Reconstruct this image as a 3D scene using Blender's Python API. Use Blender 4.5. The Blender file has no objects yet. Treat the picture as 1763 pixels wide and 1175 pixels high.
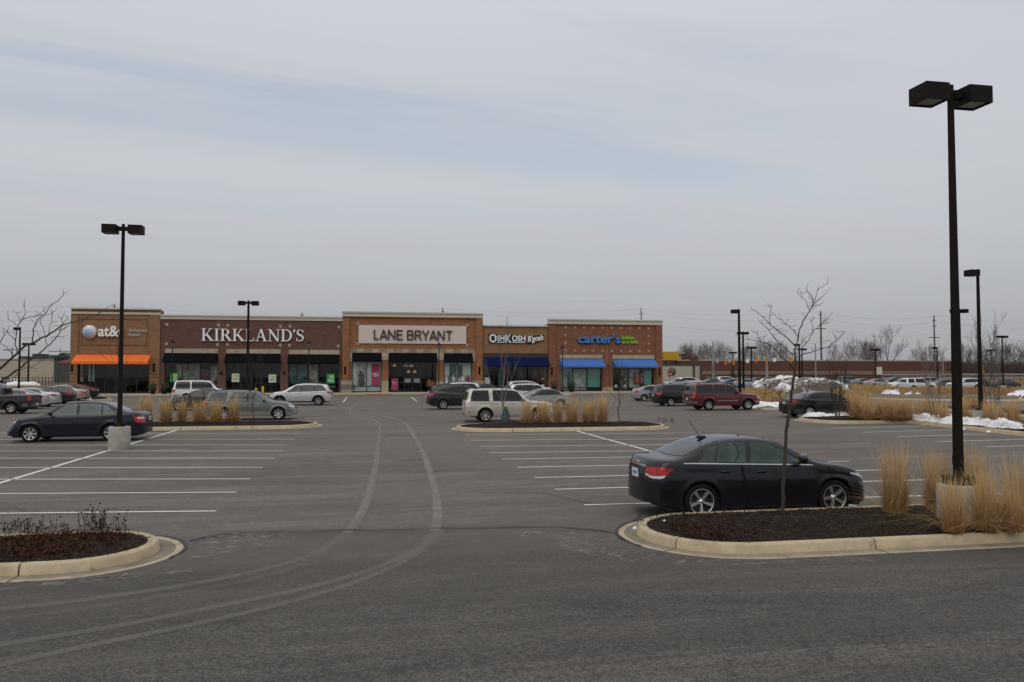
import bpy, bmesh, math, random
from math import sin, cos, tan, pi, radians, sqrt, atan2, exp
from mathutils import Vector, Matrix, noise as mnoise
from mathutils.bvhtree import BVHTree
import numpy as np

random.seed(7)
S = bpy.context.scene
C = S.collection
D = bpy.data

# ------------------------------------------------------------------ camera
CAM_H = 2.72
FPX, CX, CY, HOR = 1371.0, 881.5, 587.5, 640.0        # 28 mm lens on a 36 mm frame
PHI = math.atan(263 / FPX)                             # camera turned right of the lot's axis
TILT = math.atan((HOR - CY) / FPX)
cam_d = D.cameras.new('camera'); cam = D.objects.new('camera', cam_d); C.objects.link(cam)
cam_d.lens = 28.0; cam_d.sensor_width = 36.0; cam_d.clip_end = 4000; cam_d.clip_start = 0.1
cam.location = (0, 0, CAM_H)
cam.rotation_euler = (radians(90) + TILT, 0, -PHI)
S.camera = cam

# ------------------------------------------------------------------ world
SUN_EL, SUN_AZ = radians(48), radians(205)
w = D.worlds.new("World"); S.world = w; w.use_nodes = True
nt = w.node_tree; nt.nodes.clear()
def N(t, **k):
    n = nt.nodes.new(t)
    for a, b in k.items(): setattr(n, a, b)
    return n
L = nt.links.new
out = N('ShaderNodeOutputWorld')
sky = N('ShaderNodeTexSky'); sky.sky_type = 'NISHITA'; sky.sun_disc = False
sky.sun_elevation = SUN_EL; sky.sun_rotation = SUN_AZ; sky.air_density = 1.2; sky.dust_density = 2.5
bg1 = N('ShaderNodeBackground'); bg1.inputs[1].default_value = 0.135
L(sky.outputs[0], bg1.inputs[0])
tc = N('ShaderNodeTexCoord'); sep = N('ShaderNodeSeparateXYZ'); L(tc.outputs['Generated'], sep.inputs[0])
rmp = N('ShaderNodeValToRGB'); L(sep.outputs[2], rmp.inputs[0])
cr = rmp.color_ramp
cr.elements[0].position = 0.0; cr.elements[0].color = (0.35, 0.36, 0.375, 1)
cr.elements[1].position = 1.0; cr.elements[1].color = (0.98, 0.98, 0.99, 1)
for p, c in ((0.06, (0.42, 0.43, 0.455)), (0.13, (0.50, 0.512, 0.542)), (0.22, (0.565, 0.582, 0.615)), (0.38, (0.575, 0.60, 0.65)), (0.6, (0.74, 0.755, 0.79))):
    e = cr.elements.new(p); e.color = (*c, 1)
bg2 = N('ShaderNodeBackground'); bg2.inputs[1].default_value = 1.0
# cloud sheet coordinates: direction / height, turned so that the streaks run along x
zc = N('ShaderNodeMath', operation='MAXIMUM'); L(sep.outputs[2], zc.inputs[0]); zc.inputs[1].default_value = 0.03
dv = N('ShaderNodeVectorMath', operation='DIVIDE'); cmb = N('ShaderNodeCombineXYZ')
for i in range(3): L(zc.outputs[0], cmb.inputs[i])
L(tc.outputs['Generated'], dv.inputs[0]); L(cmb.outputs[0], dv.inputs[1])
mp = N('ShaderNodeMapping'); L(dv.outputs[0], mp.inputs[0])
mp.inputs['Rotation'].default_value = (0, 0, -(math.atan2(3.86 - 2.64, 1.04 + 1.69) - PHI))
mp2 = N('ShaderNodeMapping'); L(mp.outputs[0], mp2.inputs[0]); mp2.inputs['Scale'].default_value = (0.28, 1.5, 0.0)
mp2.inputs['Location'].default_value = (3.1, 0.4, 0)
ns = N('ShaderNodeTexNoise'); L(mp2.outputs[0], ns.inputs[0]); ns.inputs['Scale'].default_value = 1.0
ns.inputs['Detail'].default_value = 5; ns.inputs['Roughness'].default_value = 0.55; ns.inputs['Distortion'].default_value = 0.6
# a gap band across the sheet
s2 = N('ShaderNodeSeparateXYZ'); L(mp.outputs[0], s2.inputs[0])
VB = 3.33
wob = N('ShaderNodeMath', operation='MULTIPLY_ADD'); L(ns.outputs[0], wob.inputs[0]); wob.inputs[1].default_value = 1.5; wob.inputs[2].default_value = -0.75 - VB
va = N('ShaderNodeMath', operation='ADD'); L(s2.outputs[1], va.inputs[0]); L(wob.outputs[0], va.inputs[1])
ab = N('ShaderNodeMath', operation='ABSOLUTE'); L(va.outputs[0], ab.inputs[0])
mr = N('ShaderNodeMapRange', interpolation_type='SMOOTHERSTEP'); L(ab.outputs[0], mr.inputs[0])
mr.inputs[1].default_value = 0.0; mr.inputs[2].default_value = 0.62; mr.inputs[3].default_value = 0.30; mr.inputs[4].default_value = 0.0
mx = N('ShaderNodeMapRange', interpolation_type='SMOOTHERSTEP'); L(s2.outputs[0], mx.inputs[0])
mx.inputs[1].default_value = 2.2; mx.inputs[2].default_value = 3.6; mx.inputs[3].default_value = 1.0; mx.inputs[4].default_value = 0.0
bd = N('ShaderNodeMath', operation='MULTIPLY'); L(mr.outputs[0], bd.inputs[0]); L(mx.outputs[0], bd.inputs[1])
nr = N('ShaderNodeMapRange', interpolation_type='SMOOTHSTEP'); L(ns.outputs[0], nr.inputs[0])
nr.inputs[1].default_value = 0.42; nr.inputs[2].default_value = 0.72; nr.inputs[3].default_value = 0.0; nr.inputs[4].default_value = 0.14
su = N('ShaderNodeMath', operation='ADD'); su.use_clamp = True; L(bd.outputs[0], su.inputs[0]); L(nr.outputs[0], su.inputs[1])
# soft lumps in the cloud's brightness
n3 = N('ShaderNodeTexNoise'); m3 = N('ShaderNodeMapping'); L(mp.outputs[0], m3.inputs[0]); m3.inputs['Scale'].default_value = (0.4, 0.9, 0)
L(m3.outputs[0], n3.inputs[0]); n3.inputs['Scale'].default_value = 0.7; n3.inputs['Detail'].default_value = 4
n3r = N('ShaderNodeMapRange'); L(n3.outputs[0], n3r.inputs[0]); n3r.inputs[3].default_value = 0.95; n3r.inputs[4].default_value = 1.05
cm = N('ShaderNodeVectorMath', operation='SCALE'); L(rmp.outputs[0], cm.inputs[0]); L(n3r.outputs[0], cm.inputs['Scale'])
L(cm.outputs[0], bg2.inputs[0])
mxs = N('ShaderNodeMixShader'); L(su.outputs[0], mxs.inputs[0]); L(bg2.outputs[0], mxs.inputs[1]); L(bg1.outputs[0], mxs.inputs[2])
L(mxs.outputs[0], out.inputs[0])
sd = D.lights.new('sun', 'SUN'); sd.energy = 0.8; sd.angle = radians(50); sd.color = (1, 0.96, 0.9)
so = D.objects.new('sun', sd); C.objects.link(so)
so.rotation_euler = (radians(90) - SUN_EL, 0, pi - SUN_AZ + 0)   # from behind and a little left
sunv = Vector((sin(SUN_AZ) * cos(SUN_EL), cos(SUN_AZ) * cos(SUN_EL), sin(SUN_EL)))
so.rotation_euler = sunv.to_track_quat('Z', 'Y').to_euler()
S.view_settings.view_transform = 'Standard'; S.view_settings.look = 'None'
S.view_settings.exposure = 0.0; S.view_settings.gamma = 1.0; S.view_settings.use_curve_mapping = False

# ------------------------------------------------------------------ where a photographed point stands in the lot
FW = Vector((sin(PHI), cos(PHI), 0)); RT = Vector((cos(PHI), -sin(PHI), 0)); UP = Vector((0, 0, 1))
_f = FW * cos(TILT) + UP * sin(TILT); _u = -FW * sin(TILT) + UP * cos(TILT)
O = Vector((0, 0, CAM_H))
def ray(px, py): return _f + RT * ((px - CX) / FPX) + _u * (-(py - CY) / FPX)
def G(px, py, z=0.0):
    d = ray(px, py); t = (z - CAM_H) / d.z; p = O + d * t; return Vector((p.x, p.y, z))
def onY(px, py, Y):
    d = ray(px, py); return O + d * (Y / d.y)
def onD(px, py, z):          # at z metres along the view
    d = ray(px, py); return O + d * (z / (d.dot(FW)))
def zdepth(p): return (Vector((p[0], p[1], 0))).dot(FW)

# ------------------------------------------------------------------ materials
MATS = {}
def mat(name, col, rough=0.7, metal=0.0, spec=0.5, coat=0.0, noise=None, bump=None, alpha=None, trans=0, emis=None):
    """noise=(scale, amount, colour2[, detail]); bump=(scale, strength)"""
    if name in MATS: return MATS[name]
    m = D.materials.new(name); m.use_nodes = True; t = m.node_tree; b = t.nodes['Principled BSDF']
    b.inputs['Base Color'].default_value = (*col, 1); b.inputs['Roughness'].default_value = rough
    b.inputs['Metallic'].default_value = metal; b.inputs['Specular IOR Level'].default_value = spec
    b.inputs['Coat Weight'].default_value = coat; b.inputs['Coat Roughness'].default_value = 0.05
    if emis: b.inputs['Emission Color'].default_value = (*emis[0], 1); b.inputs['Emission Strength'].default_value = emis[1]
    if noise or bump:
        c = t.nodes.new('ShaderNodeTexCoord')
    if noise:
        n = t.nodes.new('ShaderNodeTexNoise'); n.inputs['Scale'].default_value = noise[0]; n.inputs['Detail'].default_value = 6
        n.inputs['Roughness'].default_value = 0.65
        t.links.new(c.outputs['Object'], n.inputs[0])
        r = t.nodes.new('ShaderNodeMapRange'); r.inputs[1].default_value = 0.35; r.inputs[2].default_value = 0.65
        r.inputs[4].default_value = noise[1]; t.links.new(n.outputs[0], r.inputs[0])
        x = t.nodes.new('ShaderNodeMix'); x.data_type = 'RGBA'; x.inputs[6].default_value = (*col, 1); x.inputs[7].default_value = (*noise[2], 1)
        t.links.new(r.outputs[0], x.inputs[0]); t.links.new(x.outputs[2], b.inputs['Base Color'])
    if bump:
        n = t.nodes.new('ShaderNodeTexNoise'); n.inputs['Scale'].default_value = bump[0]; n.inputs['Detail'].default_value = 5
        t.links.new(c.outputs['Object'], n.inputs[0])
        bp = t.nodes.new('ShaderNodeBump'); bp.inputs['Strength'].default_value = bump[1]; bp.inputs['Distance'].default_value = 0.02
        t.links.new(n.outputs[0], bp.inputs['Height']); t.links.new(bp.outputs[0], b.inputs['Normal'])
    MATS[name] = m
    return m
def nd(t, ty, **k):
    n = t.nodes.new(ty)
    for a, b in k.items(): setattr(n, a, b)
    return n
def asphalt(name, c1, c2, c3, grain):
    m = D.materials.new(name); m.use_nodes = True; t = m.node_tree; b = t.nodes['Principled BSDF']; l = t.links.new
    c = nd(t, 'ShaderNodeTexCoord')
    def nz(scale, det=6, ro=0.6, sc=None, dist=0):
        n = nd(t, 'ShaderNodeTexNoise'); n.inputs['Scale'].default_value = scale; n.inputs['Detail'].default_value = det
        n.inputs['Roughness'].default_value = ro; n.inputs['Distortion'].default_value = dist
        if sc:
            q = nd(t, 'ShaderNodeMapping'); q.inputs['Scale'].default_value = sc; l(c.outputs['Object'], q.inputs[0]); l(q.outputs[0], n.inputs[0])
        else: l(c.outputs['Object'], n.inputs[0])
        return n.outputs[0]
    def mr_(v, a, b_, c_=0, d_=1):
        r = nd(t, 'ShaderNodeMapRange', interpolation_type='SMOOTHSTEP'); l(v, r.inputs[0])
        for i, q in enumerate((a, b_, c_, d_)): r.inputs[i + 1].default_value = q
        return r.outputs[0]
    def mixc(f, a, b_):
        x = nd(t, 'ShaderNodeMix', data_type='RGBA'); l(f, x.inputs[0])
        for s, v in ((6, a), (7, b_)):
            if isinstance(v, tuple): x.inputs[s].default_value = (*v, 1)
            else: l(v, x.inputs[s])
        return x.outputs[2]
    big = mixc(mr_(nz(0.16, 5, 0.6, (0.6, 1.6, 1), 0.5), 0.3, 0.7), c1, c2)
    st = mixc(mr_(nz(0.45, 7, 0.72, (0.30, 2.6, 1), 0.8), 0.46, 0.70, 0, 0.85), big, c3)          # drifts of dust and wear
    dk = mixc(mr_(nz(0.35, 4, 0.5, (0.7, 1.8, 1)), 0.60, 0.74, 0, 0.75), st, tuple(v * 0.50 for v in c1))  # oil-darkened spots
    blotch = mixc(mr_(nz(2.3, 4, 0.6), 0.45, 0.75, 0, 0.30), dk, c3)
    def crack(cell, width, amt, warp):
        wq = nd(t, 'ShaderNodeTexNoise'); wq.inputs['Scale'].default_value = 0.9; wq.inputs['Detail'].default_value = 4; l(c.outputs['Object'], wq.inputs[0])
        sb = nd(t, 'ShaderNodeVectorMath', operation='MULTIPLY_ADD'); l(wq.outputs[1], sb.inputs[0]); sb.inputs[1].default_value = (warp, warp, 0); l(c.outputs['Object'], sb.inputs[2])
        vo = nd(t, 'ShaderNodeTexVoronoi', feature='DISTANCE_TO_EDGE'); vo.inputs['Scale'].default_value = cell; l(sb.outputs[0], vo.inputs[0])
        return mr_(vo.outputs['Distance'], 0.0, width, amt, 0)
    sp = nd(t, 'ShaderNodeTexVoronoi'); sp.inputs['Scale'].default_value = grain; l(c.outputs['Object'], sp.inputs[0])
    hs = nd(t, 'ShaderNodeSeparateColor'); l(sp.outputs['Color'], hs.inputs[0])
    g1 = mr_(hs.outputs[0], 0.0, 1.0, 0.62, 1.46)
    mul = nd(t, 'ShaderNodeVectorMath', operation='SCALE'); l(blotch, mul.inputs[0]); l(g1, mul.inputs['Scale'])
    g2 = mr_(nz(14, 6, 0.8), 0.3, 0.7, 0.88, 1.12)
    mu2 = nd(t, 'ShaderNodeVectorMath', operation='SCALE'); l(mul.outputs[0], mu2.inputs[0]); l(g2, mu2.inputs['Scale'])
    fin = mixc(crack(0.085, 0.0022, 0.55, 3.0), mu2.outputs[0], (0.02, 0.019, 0.018))
    l(fin, b.inputs['Base Color'])
    b.inputs['Roughness'].default_value = 0.86; b.inputs['Specular IOR Level'].default_value = 0.35
    bp = nd(t, 'ShaderNodeBump'); bp.inputs['Strength'].default_value = 0.5; bp.inputs['Distance'].default_value = 0.006
    l(sp.outputs['Distance'], bp.inputs['Height']); l(bp.outputs[0], b.inputs['Normal'])
    MATS[name] = m; return m
def brick(name, c1, c2, mortar, bw=0.21, bh=0.075, streak=0.35):
    m = D.materials.new(name); m.use_nodes = True; t = m.node_tree; b = t.nodes['Principled BSDF']; l = t.links.new
    c = nd(t, 'ShaderNodeTexCoord'); s = nd(t, 'ShaderNodeSeparateXYZ'); l(c.outputs['Object'], s.inputs[0])
    cb = nd(t, 'ShaderNodeCombineXYZ')
    ad = nd(t, 'ShaderNodeMath', operation='ADD'); l(s.outputs[0], ad.inputs[0]); l(s.outputs[1], ad.inputs[1])
    l(ad.outputs[0], cb.inputs[0]); l(s.outputs[2], cb.inputs[1])
    br = nd(t, 'ShaderNodeTexBrick'); l(cb.outputs[0], br.inputs[0]); br.inputs['Scale'].default_value = 1.0
    br.inputs['Brick Width'].default_value = bw; br.inputs['Row Height'].default_value = bh; br.inputs['Mortar Size'].default_value = 0.008
    br.inputs['Color1'].default_value = (*c1, 1); br.inputs['Color2'].default_value = (*c2, 1); br.inputs['Mortar'].default_value = (*mortar, 1)
    n = nd(t, 'ShaderNodeTexNoise'); n.inputs['Scale'].default_value = 1.6; n.inputs['Detail'].default_value = 8; n.inputs['Roughness'].default_value = 0.75
    mpp = nd(t, 'ShaderNodeMapping'); mpp.inputs['Scale'].default_value = (1, 1, 3.0); l(c.outputs['Object'], mpp.inputs[0]); l(mpp.outputs[0], n.inputs[0])
    r = nd(t, 'ShaderNodeMapRange'); l(n.outputs[0], r.inputs[0]); r.inputs[1].default_value = 0.3; r.inputs[2].default_value = 0.7
    r.inputs[3].default_value = 1 - streak; r.inputs[4].default_value = 1 + streak
    v = nd(t, 'ShaderNodeVectorMath', operation='SCALE'); l(br.outputs[0], v.inputs[0]); l(r.outputs[0], v.inputs['Scale'])
    l(v.outputs[0], b.inputs['Base Color']); b.inputs['Roughness'].default_value = 0.9; b.inputs['Specular IOR Level'].default_value = 0.2
    MATS[name] = m; return m
def clear_glass(name, tint=(0.7, 0.75, 0.74), refl=0.5):
    m = D.materials.new(name); m.use_nodes = True; t = m.node_tree; t.nodes.clear(); l = t.links.new
    o = nd(t, 'ShaderNodeOutputMaterial'); f = nd(t, 'ShaderNodeFresnel'); f.inputs[0].default_value = 1.5
    tr = nd(t, 'ShaderNodeBsdfTransparent'); tr.inputs[0].default_value = (*tint, 1)
    gl = nd(t, 'ShaderNodeBsdfGlossy'); gl.inputs['Roughness'].default_value = 0.02
    mu = nd(t, 'ShaderNodeMath', operation='MULTIPLY_ADD'); l(f.outputs[0], mu.inputs[0]); mu.inputs[1].default_value = 0.8; mu.inputs[2].default_value = 0.0
    x = nd(t, 'ShaderNodeMixShader'); l(mu.outputs[0], x.inputs[0]); l(tr.outputs[0], x.inputs[1]); l(gl.outputs[0], x.inputs[2]); l(x.outputs[0], o.inputs[0])
    MATS[name] = m; return m
def paint(col, metal=0.25, rough=0.35, coat=1.0):
    n = 'car_paint_%02x%02x%02x' % tuple(int(255 * min(1, c)) for c in col)
    if n in MATS: return MATS[n]
    m = mat(n, col, rough, metal, 0.18 if max(col) < .05 else 0.5, coat)
    t = m.node_tree; b = t.nodes['Principled BSDF']; l = t.links.new
    c = nd(t, 'ShaderNodeTexCoord'); s = nd(t, 'ShaderNodeSeparateXYZ'); l(c.outputs['Object'], s.inputs[0])
    nz = nd(t, 'ShaderNodeTexNoise'); nz.inputs['Scale'].default_value = 3.5; nz.inputs['Detail'].default_value = 6; l(c.outputs['Object'], nz.inputs[0])
    # road film thrown up on the low panels: a real coat of dust that thins with height
    r = nd(t, 'ShaderNodeMapRange', interpolation_type='SMOOTHSTEP'); l(s.outputs[2], r.inputs[0]); r.inputs[1].default_value = 0.15; r.inputs[2].default_value = 0.75
    r.inputs[3].default_value = 0.26 if max(col) > .03 else 0.10; r.inputs[4].default_value = 0.0
    mu = nd(t, 'ShaderNodeMath', operation='MULTIPLY'); l(r.outputs[0], mu.inputs[0]); l(nz.outputs[0], mu.inputs[1])
    x = nd(t, 'ShaderNodeMix', data_type='RGBA'); x.inputs[6].default_value = (*col, 1); x.inputs[7].default_value = (0.16, 0.145, 0.125, 1)
    l(mu.outputs[0], x.inputs[0]); l(x.outputs[2], b.inputs['Base Color'])
    rr = nd(t, 'ShaderNodeMath', operation='MULTIPLY_ADD'); l(mu.outputs[0], rr.inputs[0]); rr.inputs[1].default_value = 0.8; rr.inputs[2].default_value = 0.03
    l(rr.outputs[0], b.inputs['Coat Roughness'])
    return m

OLD = asphalt('asphalt_old', (0.086, 0.074, 0.062), (0.117, 0.101, 0.085), (0.162, 0.141, 0.118), 80)
NEW = asphalt('asphalt_new', (0.050, 0.045, 0.040), (0.066, 0.060, 0.053), (0.100, 0.090, 0.079), 48)
CONC = mat('curb_concrete', (0.49, 0.40, 0.265), 0.9, noise=(3.2, 0.8, (0.35, 0.28, 0.175)), bump=(60, 0.3))
GUTTER = mat('gutter_concrete', (0.45, 0.37, 0.255), 0.9, noise=(2.5, 0.8, (0.28, 0.235, 0.17)), bump=(70, 0.3))
def stain(m, scale, lo, hi, amt, col, sc=(1, 1, 1)):
    t = m.node_tree; b = t.nodes['Principled BSDF']; l = t.links.new; src = b.inputs['Base Color'].links[0].from_socket
    q = nd(t, 'ShaderNodeTexCoord'); mp_ = nd(t, 'ShaderNodeMapping'); mp_.inputs['Scale'].default_value = sc; l(q.outputs['Object'], mp_.inputs[0])
    n = nd(t, 'ShaderNodeTexNoise'); n.inputs['Scale'].default_value = scale; n.inputs['Detail'].default_value = 7; n.inputs['Roughness'].default_value = .7; l(mp_.outputs[0], n.inputs[0])
    r = nd(t, 'ShaderNodeMapRange', interpolation_type='SMOOTHSTEP'); l(n.outputs[0], r.inputs[0]); r.inputs[1].default_value = lo; r.inputs[2].default_value = hi; r.inputs[3].default_value = 0; r.inputs[4].default_value = amt
    x = nd(t, 'ShaderNodeMix', data_type='RGBA'); l(r.outputs[0], x.inputs[0]); l(src, x.inputs[6]); x.inputs[7].default_value = (*col, 1); l(x.outputs[2], b.inputs['Base Color'])
stain(CONC, 5.5, .58, .70, .75, (.17, .095, .045)); stain(CONC, 26, .60, .68, .6, (.11, .085, .06)); stain(GUTTER, 4, .52, .68, .7, (.17, .145, .11)); stain(GUTTER, 30, .62, .70, .6, (.09, .075, .06))
BASEC = mat('base_concrete', (0.34, 0.33, 0.285), 0.9, noise=(4, 0.8, (0.23, 0.22, 0.19)), bump=(40, 0.4))
WALKC = mat('sidewalk_concrete', (0.42, 0.38, 0.32), 0.9, noise=(0.6, 0.6, (0.32, 0.29, 0.24)))
def linemat():
    m = mat('line_paint', (0.60, 0.60, 0.58), 0.7); t = m.node_tree; b = t.nodes['Principled BSDF']
    c = nd(t, 'ShaderNodeTexCoord'); n = nd(t, 'ShaderNodeTexNoise'); n.inputs['Scale'].default_value = 9; n.inputs['Detail'].default_value = 9; n.inputs['Roughness'].default_value = 0.8
    t.links.new(c.outputs['Object'], n.inputs[0]); r = nd(t, 'ShaderNodeMapRange'); r.inputs[1].default_value = 0.34; r.inputs[2].default_value = 0.44; r.inputs[3].default_value = 0.25
    t.links.new(n.outputs[0], r.inputs[0]); t.links.new(r.outputs[0], b.inputs['Alpha']); return m
LINE = linemat()
MULCH = mat('mulch', (0.010, 0.0075, 0.006), 0.95, spec=0.1, noise=(38, 1.0, (0.030, 0.020, 0.014)), bump=(55, 1.0))
CHIP = mat('wood_chip', (0.014, 0.010, 0.008), 0.9, spec=.1, noise=(11, 1.0, (0.10, 0.075, 0.056)))
RUST = mat('dead_leaf_litter', (0.085, 0.034, 0.018), 0.9, spec=.1, noise=(14, 1.0, (0.013, 0.008, 0.006)))
STEM = mat('dead_stem', (0.022, 0.014, 0.012), 0.9)
SNOW = mat('snow', (0.80, 0.81, 0.83), 0.6, noise=(2.2, 0.35, (0.45, 0.43, 0.40)), bump=(9, 0.5))
DSNOW = mat('dirty_snow', (0.75, 0.75, 0.75), 0.9, noise=(0.36, 1.0, (0.085, 0.066, 0.048)), bump=(4, 0.8))
_r = [n for n in DSNOW.node_tree.nodes if n.type == 'MAP_RANGE'][0]; _r.inputs[1].default_value = .38; _r.inputs[2].default_value = .52
stain(SNOW, 1.7, .50, .68, .75, (.26, .23, .19)); stain(SNOW, 14, .60, .68, .6, (.12, .10, .08))
BRONZE = mat('bronze_enamel', (0.010, 0.0075, 0.0055), 0.65, 0.0, 0.12, noise=(5, 0.5, (0.016, 0.012, 0.008)))
LENS = mat('lamp_lens', (0.16, 0.16, 0.14), 0.25, noise=(30, 0.8, (0.06, 0.055, 0.045)))
BLACK = mat('black_metal', (0.009, 0.009, 0.009), 0.6, spec=.2)
BARK = mat('bark', (0.060, 0.043, 0.034), 0.9, noise=(18, 0.8, (0.034, 0.025, 0.020)), bump=(50, 0.6))
PALEB = mat('pale_bark', (0.20, 0.17, 0.145), 0.9, noise=(9, 0.9, (0.08, 0.065, 0.055)))
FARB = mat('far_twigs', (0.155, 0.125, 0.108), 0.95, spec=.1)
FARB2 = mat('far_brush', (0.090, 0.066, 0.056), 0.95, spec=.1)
def grassmat(name, c1, c2):
    m = mat(name, c1, 0.75, spec=0.2); t = m.node_tree; b = t.nodes['Principled BSDF']; l = t.links.new
    g = nd(t, 'ShaderNodeAttribute'); g.attribute_name = 'tone'
    x = nd(t, 'ShaderNodeMix', data_type='RGBA'); x.inputs[6].default_value = (*c1, 1); x.inputs[7].default_value = (*c2, 1)
    l(g.outputs['Fac'], x.inputs[0]); l(x.outputs[2], b.inputs['Base Color']); return m
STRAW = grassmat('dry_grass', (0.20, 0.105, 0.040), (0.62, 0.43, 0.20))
STRAW2 = grassmat('dry_grass_rust', (0.27, 0.125, 0.05), (0.46, 0.30, 0.15))

# ------------------------------------------------------------------ mesh collector and object makers
class MB:
    def __init__(s): s.v = []; s.f = []; s.m = []; s.sm = []
    def add(s, vs, fs, mi=0, smooth=False):
        o = len(s.v); s.v += [tuple(v) for v in vs]
        for f in fs: s.f.append([i + o for i in f]); s.m.append(mi); s.sm.append(smooth)
        return s
    def box(s, x0, x1, y0, y1, z0, z1, mi=0):
        if x0 > x1: x0, x1 = x1, x0
        if y0 > y1: y0, y1 = y1, y0
        if z0 > z1: z0, z1 = z1, z0
        return s.add([(x0, y0, z0), (x1, y0, z0), (x1, y1, z0), (x0, y1, z0), (x0, y0, z1), (x1, y0, z1), (x1, y1, z1), (x0, y1, z1)],
                     [(0, 3, 2, 1), (4, 5, 6, 7), (0, 1, 5, 4), (1, 2, 6, 5), (2, 3, 7, 6), (3, 0, 4, 7)], mi)
    def hexa(s, b, t, mi=0):     # 4 bottom, 4 top points, anticlockwise
        return s.add(list(b) + list(t), [(0, 3, 2, 1), (4, 5, 6, 7), (0, 1, 5, 4), (1, 2, 6, 5), (2, 3, 7, 6), (3, 0, 4, 7)], mi)
    def tube(s, pts, rad, n=6, mi=0, cap=True, smooth=True):
        pts = [Vector(p) for p in pts]
        if not hasattr(rad, '__len__'): rad = [rad] * len(pts)
        vs = []; fs = []
        for i, p in enumerate(pts):
            d = (pts[min(i + 1, len(pts) - 1)] - pts[max(i - 1, 0)]).normalized()
            a = d.cross(Vector((0.31, 0.2, 0.93)));
            if a.length < 0.1: a = d.cross(Vector((1, 0, 0)))
            a.normalize(); b = d.cross(a)
            for k in range(n):
                t = 2 * pi * k / n; vs.append(p + (a * cos(t) + b * sin(t)) * rad[i])
        for i in range(len(pts) - 1):
            for k in range(n): fs.append((i * n + k, i * n + (k + 1) % n, (i + 1) * n + (k + 1) % n, (i + 1) * n + k))
        s.add(vs, fs, mi, smooth)
        if cap and n > 2: s.add(vs[:n], [tuple(range(n))[::-1]], mi); s.add(vs[-n:], [tuple(range(n))], mi)
        return s
    def lathe(s, prof, n=24, mi=0, axis='z', c=(0, 0, 0), smooth=True):
        vs = []; fs = []
        for (r, h) in prof:
            for k in range(n):
                t = 2 * pi * k / n
                p = (r * cos(t), r * sin(t), h) if axis == 'z' else (r * cos(t), h, r * sin(t))
                vs.append((p[0] + c[0], p[1] + c[1], p[2] + c[2]))
        for i in range(len(prof) - 1):
            for k in range(n): fs.append((i * n + k, i * n + (k + 1) % n, (i + 1) * n + (k + 1) % n, (i + 1) * n + k))
        return s.add(vs, fs, mi, smooth)
    def build(s, name, mats, parent=None, loc=None, rot=None):
        me = D.meshes.new(name); me.from_pydata(s.v, [], s.f)
        if not isinstance(mats, (list, tuple)): mats = [mats]
        for m in mats: me.materials.append(m)
        if any(s.m): me.polygons.foreach_set('material_index', s.m)
        me.polygons.foreach_set('use_smooth', s.sm)
        return ob(name, me, parent, loc, rot)
def ob(name, me, parent=None, loc=None, rot=None):
    o = D.objects.new(name, me); C.objects.link(o)
    if parent: o.parent = parent
    if loc is not None: o.location = loc
    if rot is not None: o.rotation_euler = rot
    return o
def tag(o, label=None, cat=None, group=None, kind=None):
    if label: o['label'] = label
    if cat: o['category'] = cat
    if group: o['group'] = group
    if kind: o['kind'] = kind
    return o
def empty(name, loc=(0, 0, 0), rz=0):
    o = D.objects.new(name, None); C.objects.link(o); o.location = loc; o.rotation_euler = (0, 0, rz); o.empty_display_size = 0.3
    return o
def thing(name, label, cat, loc=(0, 0, 0), rz=0, group=None): return tag(empty(name, loc, rz), label, cat, group)
def kids(o): return [c for c in D.objects if c.parent == o] if False else list(o.children)
def copy_tree(o, parent=None):
    c = o.copy(); C.objects.link(c); c.parent = parent
    for k in ('label', 'category', 'group'):
        if parent is None and k in c: del c[k]
    for ch in o.children: copy_tree(ch, c)
    return c
def sheet(name, pts, z, m, kind='structure', parent=None):
    me = D.meshes.new(name); bm = bmesh.new(); vs = [bm.verts.new((p[0], p[1], z)) for p in pts]; f = bm.faces.new(vs)
    if f.normal.z < 0: f.normal_flip()
    bmesh.ops.triangulate(bm, faces=bm.faces[:]); bm.normal_update()
    for f in bm.faces:
        if f.normal.z < 0: f.normal_flip()
    bm.to_mesh(me); bm.free(); me.materials.append(m); o = ob(name, me, parent)
    if kind: o['kind'] = kind
    return o
def text_mesh(txt, extrude=0.05, offset=0.0, shear=0.0, spacing=1.0):
    cu = D.curves.new('lettering', 'FONT'); cu.body = txt; cu.extrude = extrude; cu.offset = offset; cu.shear = shear; cu.space_character = spacing
    cu.resolution_u = 4
    o = D.objects.new('lettering', cu); C.objects.link(o); dg = bpy.context.evaluated_depsgraph_get()
    me = D.meshes.new_from_object(o.evaluated_get(dg)); D.objects.remove(o); D.curves.remove(cu)
    return me
def fit_text(name, txt, x0, x1, z0, z1, Y, m, parent, extrude=0.06, offset=0.0, shear=0.0, rotz=0.0, keep=False, spacing=1.0):
    """lettering standing on the plane y = Y, filling the box x0..x1, z0..z1"""
    me = text_mesh(txt, 0.5, offset, shear, spacing)
    xs = [v.co.x for v in me.vertices]; ys = [v.co.y for v in me.vertices]
    sx = (x1 - x0) / (max(xs) - min(xs)); sz = (z1 - z0) / (max(ys) - min(ys)); mxx = min(xs); mny = min(ys)
    for v in me.vertices:
        x, y, z = v.co; v.co = (x0 + (x - mxx) * sx, Y - (z + 0.5) * extrude, z0 + (y - mny) * sz)
    if rotz:
        c = Vector(((x0 + x1) / 2, 0, (z0 + z1) / 2))
        for v in me.vertices:
            dx, dz = v.co.x - c.x, v.co.z - c.z; v.co.x = c.x + dx * cos(rotz) - dz * sin(rotz); v.co.z = c.z + dx * sin(rotz) + dz * cos(rotz)
    me.materials.clear(); me.materials.append(m); me.name = name
    return ob(name, me, parent)

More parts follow.
